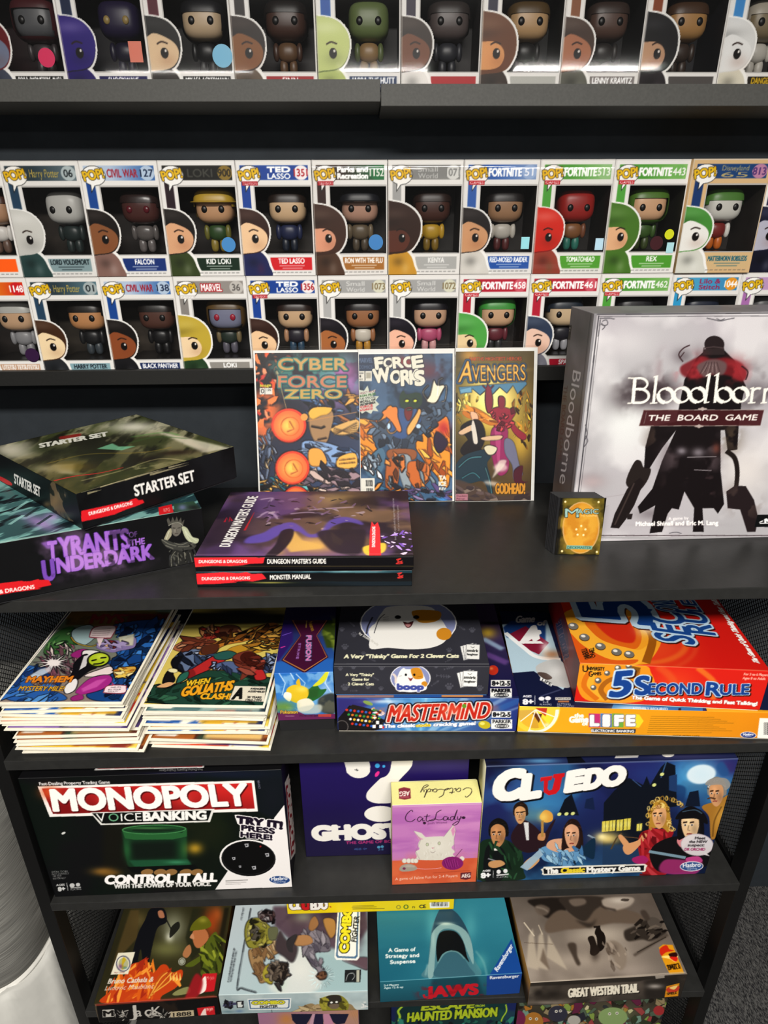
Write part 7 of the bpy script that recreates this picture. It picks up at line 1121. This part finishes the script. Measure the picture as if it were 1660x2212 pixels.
def combo_t(c):
    vw(c, 'L'); c.c[:] = hx('b9c4c8'); c.G((300, 250), 'c0cace', (1000, 1000), 'a9c0c2', 1); c.P('580,240 1420,240 1430,440 1300,640 760,560 600,420', '5a4450', .9, 8); c.NM('3a2a38', 16, .5, .2, .7, 4, reg='590,245 1430,245 1420,640 700,420'); c.B(850, 330, 90, 60, '8a8c80', .8); c.P('640,680 800,600 920,640 1000,980 560,1000', 'dcdcd6', .8, 14, 1); c.B(820, 800, 120, 120, 'e6e6de', .6); c.P('1200,720 1430,700 1430,810 1330,780', '5a3a44', .8, 3, 1); c.P('980,640 1180,700 1420,820 1420,990 1050,990', 'a2bcbe', .7, 10); c.B(640, 930, 60, 70, 'b9d4bc', .6)
    c.L('230,300 140,950 430,1010', 0.01, '5a6a72'); c.L('380,260 262,930 300,975 430,1014', 6, '4a565c', .9, 0, 1); c.T('2 TO 4 PLAYERS AGES 10 AND UP', (185, 920), (240, 620), (172, 918), '3a4248'); c.T('A GAME OF BLOWS BY MANY HANDS', (205, 915), (258, 640), (194, 914), '3a4248'); c.T('COMBO ENTERTAINMENT', (300, 365), (322, 255), (290, 362), '3a4248')
    c.P('360,640 420,620 520,600 620,560 650,640 560,690 500,690 500,760 540,790 530,900 470,930 440,880 380,760', 'a3835a', 1, 0, 1); c.S('370,650 640,570 600,680 500,760 520,900 450,900', 30, 34, ['c0a070', '7a5c3c', 'd0b488', '8a6a48'], 5, 3, 60, line='4a3420', lw=2); bulky(c, 410, 480, 1.35); c.E(530, 330, 70, 56, '3a2c2c', 0); c.S('470,290 580,280 590,380 480,370', 22, 20, ['5a4444', '1c1618', '8a7a78', 'b8b0b0'], 6, 2, None, line='100c0c', lw=2); c.P('540,440 620,430 620,530 550,540', '6a6c50', 1, 2, 1); c.P('640,460 700,540 800,600 760,740 680,690 600,620', '4a3f42', 1, 5, 1)
    c.P('500,800 560,760 580,920 540,935 490,880', 'a89c3c', 1, 0, 1); c.E(630, 830, 92, 88, '574c42', -20); c.S('550,770 690,750 710,850 640,910 560,890', 30, 26, ['7a6c5e', '3a322c', '8a7e70', '2a2420'], 7, 2, None, line='1c1612', lw=3); c.P('590,930 640,920 655,1005 630,990', '3f3a38')
    c.P('840,480 900,440 1000,460 1080,520 1090,640 960,660 1000,760 1030,780 960,810 880,700 840,620', '77717a', 1, 0, 1); c.S('860,470 1080,520 1060,640 960,660 1010,780 890,690', 30, 30, ['8f8890', '5a5460', 'a09aa2', '6a646e'], 8, 3, 60, line='37323c', lw=2); c.P('780,510 900,500 940,560 880,590 780,590', 'b08458', 1, 0, 1); c.P('700,560 760,500 800,500 760,600 760,650 720,640', '3a3638', 1, 2, 1); c.P('920,360 960,330 990,400 940,460 900,440', '9a7048', 1, 0, 1); c.P('1030,360 1130,360 1140,480 1090,520', 'b88a4a', .9, 2, 1)
    for k in range(16):
        a = math.radians(k * 23); c.P([(1015 + 70 * math.cos(a - .1), 870 + 70 * math.sin(a - .1)), (1015 + 130 * math.cos(a), 870 + 120 * math.sin(a)), (1015 + 70 * math.cos(a + .1), 870 + 70 * math.sin(a + .1))], 'd8f0f0', .9, 2)
    c.P('970,790 1000,780 1040,840 1000,860', '8a848c', sm=1); c.P('975,860 1000,830 1040,820 1065,850 1050,890 1000,900', '6a4a38', sm=1); c.S('985,845 1055,840 1050,890 990,890', 8, 14, ['8a6448', '4a3224'], 9, 2, None)
    c.ink(2, .6)
    c.P('1165,230 1365,230 1355,700 1335,725 1150,720 1132,695', 'f2f2ea'); c.P('1178,230 1352,230 1340,690 1322,708 1160,702 1146,684', '5a7a98'); c.P('1192,230 1338,230 1326,676 1312,690 1172,686 1162,672', 'f2f2ea')
    c.T('COMBO', (1254, 650), (1290, 236), (1180, 648), 'ece034', fat=.06, ow=.06, oc='15130e'); c.T('FIGHTER', (1330, 560), (1356, 330), (1284, 552), '222', fat=.015); c.P('1226,810 1372,806 1366,920 1222,922', '26282a'); c.P('1240,900 1250,840 1300,830 1290,880 1260,905', '26282a'); c.L('1236,906 1256,850 1300,840 1312,870 1290,900', 5, 'a8acac', 1, 0, 1); c.R(1330, 812, 1356, 918, 'b8b8a8')
def combo_f(c):
    vw(c, 'L'); c.c[:] = hx('b0c0c2'); c.N(.1, 16); c.NM('d4dcd8', 20, .55, .2, .7, 3); c.NM('8fa4a8', 16, .58, .15, .6, 8); c.L('95,1035 1430,1005', 10, 'd8e4e0', .7, 2); c.P('140,1094 222,1090 224,1150 146,1152', '2c2a34'); c.S('140,1094 222,1090 224,1150 146,1152', 12, 12, ['4a4a68', '17161c'], 3, 2); c.P('250,1090 318,1086 320,1150 256,1152', '26262c'); c.P('262,1098 300,1094 296,1120 312,1124 304,1144 266,1146', 'd8dcd8'); c.B(280, 1180, 40, 14, '4a6a98', .5); c.B(180, 1185, 60, 12, '4a6a78', .5)
    c.P('352,1070 745,1062 740,1150 725,1165 365,1168', 'e8ecea'); c.P('362,1078 732,1070 728,1145 716,1156 374,1160', '4a6a8c'); c.P('374,1086 722,1078 718,1140 708,1148 384,1152', 'e4e8e2'); c.T('COMBO', (396, 1120), (682, 1114), 28, 'd8d23a', fat=.07, ow=.05, oc='2a2a20'); c.T('FIGHTER', (466, 1152), (624, 1146), 22, '2a2a2c', fat=.02); c.L('570,1165 575,1215', 4, '4a5458')
    c.P('760,1200 820,1150 920,1110 1000,1130 1250,1110 1320,1160 1380,1195 1300,1210 780,1215', '9c8662', 1, 0, 1); c.S('780,1190 1000,1130 1360,1190', 20, 26, ['b8a078', '7a6648', 'c8b48c'], 4, 3, 0, line='4a3c28', lw=2); c.P('1000,1080 1080,1040 1190,1040 1260,1110 1230,1180 1060,1190 1010,1150', '8f8a34', 1, 0, 1); c.P('1060,1050 1180,1040 1200,1110 1180,1140 1080,1140', '3a342c', 1, 0, 1); c.E(1106, 1102, 12, 9, 'f0f0e8'); c.E(1152, 1098, 12, 9, 'f0f0e8'); c.P('1090,1120 1170,1116 1160,1155 1100,1156', '7a6a58', sm=1); c.S('1010,1090 1060,1060 1060,1180 1020,1160', 8, 18, ['a8a040', '5a5420'], 5, 2); c.S('1200,1080 1250,1110 1220,1180 1190,1150', 8, 18, ['a8a040', '5a5420'], 6, 2); c.S('1390,1100 1425,1090 1425,1160 1390,1160', 8, 10, ['e8e8e4', '4a4a4c'], 7, 3)
game('game_box', 'pale grey blue game box with a brawler and a yellow lettered plate along its edge', 'game box', (-.2868, .7218, S4 + .0004, -.0017, .2716, .262, .0610, 0), 'a9b8bc', {'T': combo_t, 'F': combo_f})
def jaws_t(c):
    vw(c, 'M'); c.c[:] = hx('2a7a8c'); c.G((500, 200), '3a8a9a', (500, 900), '22687c', 1); c.N(.06, 8); c.NM('4a9aa8', 6, .55, .3, .4, 3, sx=.5, sy=2); c.B(640, 420, 60, 160, '5aa8b0', .7); c.B(980, 420, 70, 150, '5aa8b0', .7)
    # a broad grey snout rising through the water, simplified
    c.P('740,230 690,300 640,420 620,560 600,760 570,880 1060,870 1010,700 985,520 930,400 850,290', '4f7f8a', 1, 3, 1); c.P('740,235 680,320 650,420 640,480 720,420 850,420 960,500 930,400 850,290', '2f4f60', 1, 3, 1); c.P('640,480 720,400 840,400 950,470 1000,600 1010,760 960,660 880,480 760,440 690,500 670,640 650,860 600,860 625,600', '8fb0b0', .95, 3, 1); c.B(760, 395, 70, 16, 'c8dcd0', .9); c.B(650, 540, 16, 90, 'a8c8c4', .7)
    c.P('690,520 720,470 790,455 860,475 920,560 950,680 970,740 890,660 800,640 730,670 690,740 675,620', '14171a', 1, 1, 1)
    c.P('670,870 690,760 740,670 800,640 860,650 920,700 970,780 1010,870', '3f6a78', 1, 3, 1); c.L('690,750 740,672 800,642 870,652 930,710', 10, '7aa4a4', .8, 3, 1); c.B(1080, 740, 60, 90, '5aa8a8', .6); c.L('1030,640 1100,740 1130,860', 14, '8fc0bc', .5, 6, 1); c.L('600,760 580,860', 12, 'b8d8d4', .6, 5)
    for k, (s_, x0, x1) in enumerate((('A Game of', 247, 490), ('Strategy and', 222, 522), ('Suspense', 264, 488))): c.T(s_, (x0, 650 + k * 53), (x1, 640 + k * 53), 32, 'f2f4f0', fat=.045)
    c.P('1352,530 1460,840 1150,862', '1d4f98'); c.T('Ravensburger', (1226, 826), (1368, 598), (1196, 800), 'f6f6f4', fat=.05)
    c.P('660,285 690,285 640,420', '1d4f98', 0); c.L('170,918 1445,838', 8, '6ab0b8', .6, 2)
def jaws_f(c):
    vw(c, 'M'); c.c[:] = hx('215f70'); c.G((500, 920), '2a7080', (500, 1100), '1d5464', 1); c.N(.05, 8); c.P('640,895 1050,865 1110,1080 600,1100', '17404c', .7, 10); c.P('1130,860 1450,840 1430,1040 1125,1060', '1d4a94'); c.T('Ravensburger', (1160, 893), (1418, 876), 26, 'f2f2f2', fat=.05); c.T('2-4 Players', (208, 958), (340, 950), 16, 'cfe0e0', fat=.03); c.T('Ages 12 & up', (208, 980), (380, 970), 16, 'cfe0e0', fat=.03)
    c.T('JAWS', (590, 1056), (1046, 1026), (586, 966), 'c81f30', fat=.055, sh=.05)
    c.L('600,1050 575,1056 562,1030', 16, 'c81f30', 1, 0, 1); c.NM('9a1422', 60, .6, .1, .6, 3, reg='560,960 1060,940 1050,1060 560,1075')
game('game_box', 'teal game box with a grey snout rising from the water and red lettering', 'game box', (.0077, .7330, S4 + .0004, .0285, .2655, .262, .0647, 0), '245a6a', {'T': jaws_t, 'F': jaws_f})
def gwt_t(c):
    vw(c, 'N'); c.c[:] = hx('8a7f74'); c.G((500, 120), '6a6058', (500, 600), 'a0958a', 1); c.N(.2, 8); c.NM('5a5048', 9, .52, .25, .7, 3); c.B(620, 340, 200, 70, 'b5aa9c', .9); c.B(480, 500, 300, 60, 'a89c8f', .8); c.B(800, 560, 150, 50, 'a0948a', .8); c.B(120, 300, 60, 100, '877c74', .8); c.B(740, 450, 70, 50, 'b0a598', .7)
    c.P('180,125 420,115 400,200 300,240 230,180', '2c2622', 1, 4, 1); c.P('215,170 260,155 310,180 290,220 240,215', '6a5e54', .9, 3, 1); c.L('225,170 270,180 300,200', 10, 'a09488', .6, 3, 1); c.P('380,110 640,110 600,190 560,260 470,240 400,170', '3f3731', 1, 4, 1); c.P('430,125 520,118 530,150 460,165', '776a5f', .9, 4, 1); c.P('280,280 330,210 400,190 520,260 600,180 700,170 860,210 880,270 700,270 540,300 420,310 300,330', '6a5c50', 1, 5, 1); c.P('640,120 820,110 810,160 720,190 660,180', 'a89c90', .9, 5, 1); c.B(740, 130, 60, 20, 'c8beb2', .8); c.P('760,118 800,120 790,135 750,130', '3a322c', .8, 2, 1); c.L('600,130 640,170 720,190', 16, '3f3630', .8, 4, 1); c.P('470,250 560,270 600,240 560,300', '2c2622', .7, 6, 1)
    for a in ('165,540 180,350 205,300 240,560', '225,540 240,350 265,320 300,560', '290,480 300,340 350,430 420,560'): c.P(a, 'b3a796', .85, 3)
    c.L('150,265 215,350', 8, 'd0c4b0', .9); c.L('240,280 265,340', 7, 'c0b4a0', .8); c.P('250,500 270,420 310,560', '6a5c50', .8, 4); c.L('150,390 330,400', 3, '5a4c40', .7)
    c.P('600,295 620,290 626,310 650,340 655,390 640,430 610,440 600,360 588,330', '241d19', 1, 1, 1); c.P('545,360 580,350 600,400 620,440 590,470 560,460 560,410', '2c241f', 1, 1, 1); c.P('580,288 622,284 622,296 582,300', '241d19'); c.B(590, 470, 30, 40, '3a302a', .6); c.P('420,400 470,396 480,470 500,520 480,530 450,470', '463c34', .9, 4, 1); c.P('660,390 720,380 780,440 780,530 740,560 700,480 660,440', '8a7d70', .9, 4, 1); c.B(700, 430, 30, 30, '3a302a', .6); c.S('640,400 780,420 770,540 680,520', 14, 18, ['a89a8c', '5a4e44'], 4, 3, 60, .6)
    c.P('770,320 830,290 900,250 980,250 1010,310 1030,330 940,380 880,370 790,380', '3c352f', 1, 3, 1); c.E(960, 270, 50, 34, '59514a', 30); c.P('830,280 870,240 890,250 860,300', '2a2420'); c.P('870,200 900,190 930,240 900,250', '4a4039', .9, 3, 1); c.S('780,310 1000,260 1010,330 860,370', 20, 16, ['5a5048', '1f1a17', '6e645a'], 5, 3, -20); c.L('830,470 1040,340', 12, '4a4038', .8, 3); c.L('850,450 1030,355', 4, '241f1a', .8)
    c.P('985,420 1010,402 1070,404 1142,580 1052,584 1010,500', 'd89a20'); c.P('1000,470 990,430 1030,405 1050,430 1080,440 1030,450', 'c8341c', 1, 0, 1); c.P('1000,480 1030,470 1100,470 1090,510 1050,490', 'f0d880', 1, 0, 1); c.P('1045,460 1090,450 1098,475 1060,480', '3a1410', 1, 0, 1); c.P('1050,480 1100,480 1090,508', 'd02c1c', sm=1); c.T('eggert', (1036, 540), (1112, 528), (1030, 524), '2a1a0a', fat=.04); c.T('SPIELE', (1044, 560), (1122, 548), (1038, 544), '2a1a0a', fat=.04); c.c = .5 + (c.c - .5) * 1.08 + .01; c.L('185,638 1150,574', 8, 'c0b4a4', .6, 2)
def gwt_f(c):
    vw(c, 'N'); c.c[:] = hx('5a5149'); c.N(.3, 12); c.NM('2e2823', 14, .5, .2, .8, 3); c.NM('8a7f72', 14, .58, .15, .6, 9); c.P('890,620 1030,605 1110,585 1110,735 900,760', '2a2521', .8, 8); c.P('160,640 860,600 1020,585 1020,610 900,620 860,630 190,660', '2c2722', .8, 4); c.B(240, 700, 40, 30, '241e1a', .8); c.B(330, 710, 60, 26, '2a241f', .8); c.B(960, 660, 50, 16, 'c0b8b0', .8); c.B(300, 760, 130, 14, '9a8f84', .7); c.P('960,585 1020,578 1020,608 966,614', 'a89f94', .9)
    for d, cc in ((5, '1c1714'), (0, 'ece4d2')): c.T('GREAT WESTERN TRAIL', (426 + d, 728 + d), (858 + d, 696 + d), (426 + d, 676 + d), cc, fat=.05)
    for x in (430, 474, 514, 570, 700, 760, 800): c.L([(x, 728 - (x - 426) * .074), (x + 18, 727 - (x - 426) * .074)], 6, 'ece4d2')
    c.P('1032,660 1112,640 1104,720 1020,728', 'd8941c'); c.P('1030,680 1060,660 1110,660 1100,690 1050,700', 'c8442c', sm=1); c.P('1050,668 1100,655 1080,680', 'f0d080', sm=1); c.T('SPIELE', (1036, 714), (1096, 706), 14, '3a240a', fat=.03)
game('game_box', 'sepia brown game box with a rider, a steam train and an orange bird badge', 'game box', (.2829, .7185, S4 + .0004, .0211, .2935, .262, .0731, 0), '4f463e', {'T': gwt_t, 'F': gwt_f}, sidecol={'L': '8a6a3a'})
def yel(c):
    vw(c, 'I'); c.c[:] = hx('ecd51c'); c.P('80,1150 420,1150 420,1180 100,1192', 'e8e4da', 0)
    for q, x0, x1, cc in (('CL', 96, 176, 'f4f2ec'), ('U', 190, 240, 'cc2024'), ('EDO', 252, 370, 'f4f2ec')): c.T(q, (x0, 1192), (x1, 1186), 60, cc, fat=.09, ow=.05, oc='3a1418')
    c.L('390,1168 400,1176', 8, 'b03020'); c.L('560,1166 720,1162', 5, '6a6a2a', .7); c.L('556,1176 740,1172', 5, '6a6a2a', .7); c.L('560,1188 800,1184', 5, '4a4a1a', .8)
    c.ring(904, 1174, 14, 13, 4, '6a6a3a'); c.ring(960, 1172, 15, 14, 6, '3a6a2a'); c.T('n', (1008, 1182), (1026, 1182), 22, '3a3a1a'); c.T('CE', (1060, 1182), (1108, 1180), 24, '222218', fat=.02); c.P('1136,1140 1284,1134 1284,1176 1140,1182', 'f4f4f0')
    for k in range(14): c.R(1152 + k * 9, 1136, 1152 + k * 9 + 3 + k % 3, 1168, '222')
game('game_box', 'flat yellow game box lying across the pale grey and teal boxes', 'game box', (-.1762, .8648, S4 + .0662, .0005, .3365, .20, .042, 0), 'ecd51c', {'F': yel}, tray='e8d828')
# ------------------------------------------------------------------ boxes standing on the bottom shelf
def esc_f(c):
    vw(c, 'M'); c.c[:] = hx('1d2a5c'); c.P('330,1100 1310,1100 1290,1300 300,1300', '173a3c', 1, 6); c.N(.2, 10); c.NM('2a5a50', 14, .55, .15, .6, 3, reg='330,1110 1300,1110 1290,1300 300,1300'); c.L('370,1140 335,1180 350,1230 330,1290', 16, 'a8c83a', 1, 0, 1); c.L('1300,1120 1306,1180 1270,1240 1250,1300', 10, 'a8c83a', 1, 0, 1)
    c.T('ESCAPE', (545, 1172), (1010, 1150), (560, 1112), 'b0c030', fat=.05, ow=.04, oc='0e2020'); c.T('FROM', (1030, 1144), (1110, 1140), 20, 'b0c030', fat=.03); c.T('HAUNTED MANSION', (418, 1276), (1216, 1226), (425, 1196), 'b4c62e', fat=.045, ow=.04, oc='0e2020'); c.S('380,1270 1250,1240 1250,1300 380,1300', 30, 22, ['1a2a3a', '2a6a5a', '10181c', '3a8a7a'], 4, 2)
game('game_box', 'dark navy game box with green spooky lettering, standing below the teal box', 'game box', (.0310, .790, S5 + .0004, 0, .2570, .06, .272, 0), '1c2650', {'F': esc_f}, lid='F')
def mob_f(c):
    vw(c, 'N'); c.c[:] = hx('4a4438'); c.N(.3, 14); c.S('80,740 1160,640 1130,893 80,893', 240, 26, ['6a2a48', 'b07a34', '8aa050', '3a4430', '2a241e', '9a8a6a', '5a6a58', 'a04a4a', 'd0c8a0', '30303a', '7a9a8a'], 3, 1.6, None, line='1a1612', lw=2); c.B(720, 830, 90, 40, '8aa86a', .7); c.E(210, 880, 60, 60, 'b07a34'); c.E(120, 860, 40, 50, '7a2a50'); c.E(360, 830, 60, 50, '3a3a48'); c.E(460, 870, 40, 30, 'b8b4ac'); c.E(700, 850, 90, 60, '90a870'); c.E(985, 810, 34, 30, 'a83a3c')
    for x, y in ((190, 860), (228, 862), (350, 815), (376, 812), (680, 830), (726, 826)): c.E(x, y, 9, 9, 'e8e4d8'); c.E(x, y, 4, 4, '15120f')
game('game_box', 'game box crowded with small colourful monsters, standing below the sepia box', 'game box', (.2930, .790, S5 + .0004, 0, .3100, .06, .268, 0), '4a4438', {'F': mob_f}, lid='F')
def pink_f(c):
    vw(c, 'L'); c.c[:] = hx('b08a9c'); c.G((450, 1250), 'a87a96', (1600, 1250), 'c09a7a', 1); c.NM('d8a868', 10, .52, .2, .6, 3); c.B(700, 1250, 80, 60, 'c88a48', .8); c.B(1350, 1200, 160, 50, 'c8926a', .8); c.P('745,1205 935,1205 905,1262 880,1300 790,1300 755,1260', '23233c', 1, 1); c.P('945,1205 1030,1205 1034,1300 945,1300', '2a2444'); c.P('1085,1205 1262,1205 1225,1290 1150,1300 1110,1270', '23233c', 1, 1); c.P('935,1205 960,1205 940,1300 905,1300', 'c8a0b0'); c.P('1030,1205 1085,1205 1130,1300 1040,1300', 'c890a8')
    for k in range(16): c.L([(1270 + k * 20, 1160), (1330 + k * 20, 1300)], 3, 'a8805c', .5)
game('game_box', 'pink and orange game box with big dark shapes, standing below the pale grey blue box', 'game box', (-.2420, .790, S5 + .0004, 0, .2050, .06, .266, 0), 'b08a9c', {'F': pink_f}, lid='F')

# ------------------------------------------------------------------ drum stool beside the bookcase
DX, DY = -.838, .925
st = empty('drum_stool', (DX, DY, FLOOR), (0, 0, 0), 'grey fabric drum stool on a white moulded base, beside the bookcase', 'stool')
def rsq(h, n=96, e=.42):      # rounded square outline
    out = []
    for i in range(n):
        a = 2 * math.pi * i / n; c, k = math.cos(a), math.sin(a)
        out.append((math.copysign(abs(c) ** e, c) * h, math.copysign(abs(k) ** e, k) * h))
    return out
def rlathe(name, prof, m, bump=None):
    bm = bmesh.new(); rings = []
    for q, (h, z) in enumerate(prof):
        rings.append([bm.verts.new((x, y, z + (bump(x, y, q / (len(prof) - 1)) if bump else 0))) for x, y in rsq(h)])
    n = len(rings[0])
    for a_, b_ in zip(rings, rings[1:]):
        for i in range(n): bm.faces.new((a_[i], a_[(i + 1) % n], b_[(i + 1) % n], b_[i]))
    bm.faces.new(rings[0][::-1]); bm.faces.new(rings[-1]); return bm_obj(name, bm, m, st, True)
Z0 = .40 - FLOOR
rlathe('drum', [(.2, Z0 + .002), (.212, Z0 + .004), (.216, Z0 + .014), (.218, Z0 + .10), (.222, Z0 + .28), (.222, Z0 + .40), (.216, Z0 + .415), (.19, Z0 + .42)], FABRIC)
rlathe('rim', [(.214, Z0 - .001), (.2178, Z0 - .0005), (.2184, Z0 + .002), (.2170, Z0 + .004)], mat('rim_edge_highlight', 'cfcdc6', rough=.5, noise=.05))  # white highlight on the rim edge, put into the rim's pale colour
def fold(x, y, t):
    a = math.atan2(y, x); k = 0
    for c_, w_, h_ in ((-.62, .06, .045), (-.95, .08, .05), (-1.35, .06, .04), (-.25, .07, .045), (-2.1, .06, .02), (1.2, .1, .02), (2.6, .1, .02)):
        k += h_ * math.exp(-((a - c_ + .25 * (t - .5)) / w_) ** 2)
    return k * math.sin(math.pi * min(1, max(0, t)))
rlathe('base', [(.19, Z0 - .004)] + [(.222 + .075 * (q / 14) ** 1.1, Z0 - .0045 - (Z0 - .008) * (q / 14) ** 1.5) for q in range(15)], WHITEP, fold)
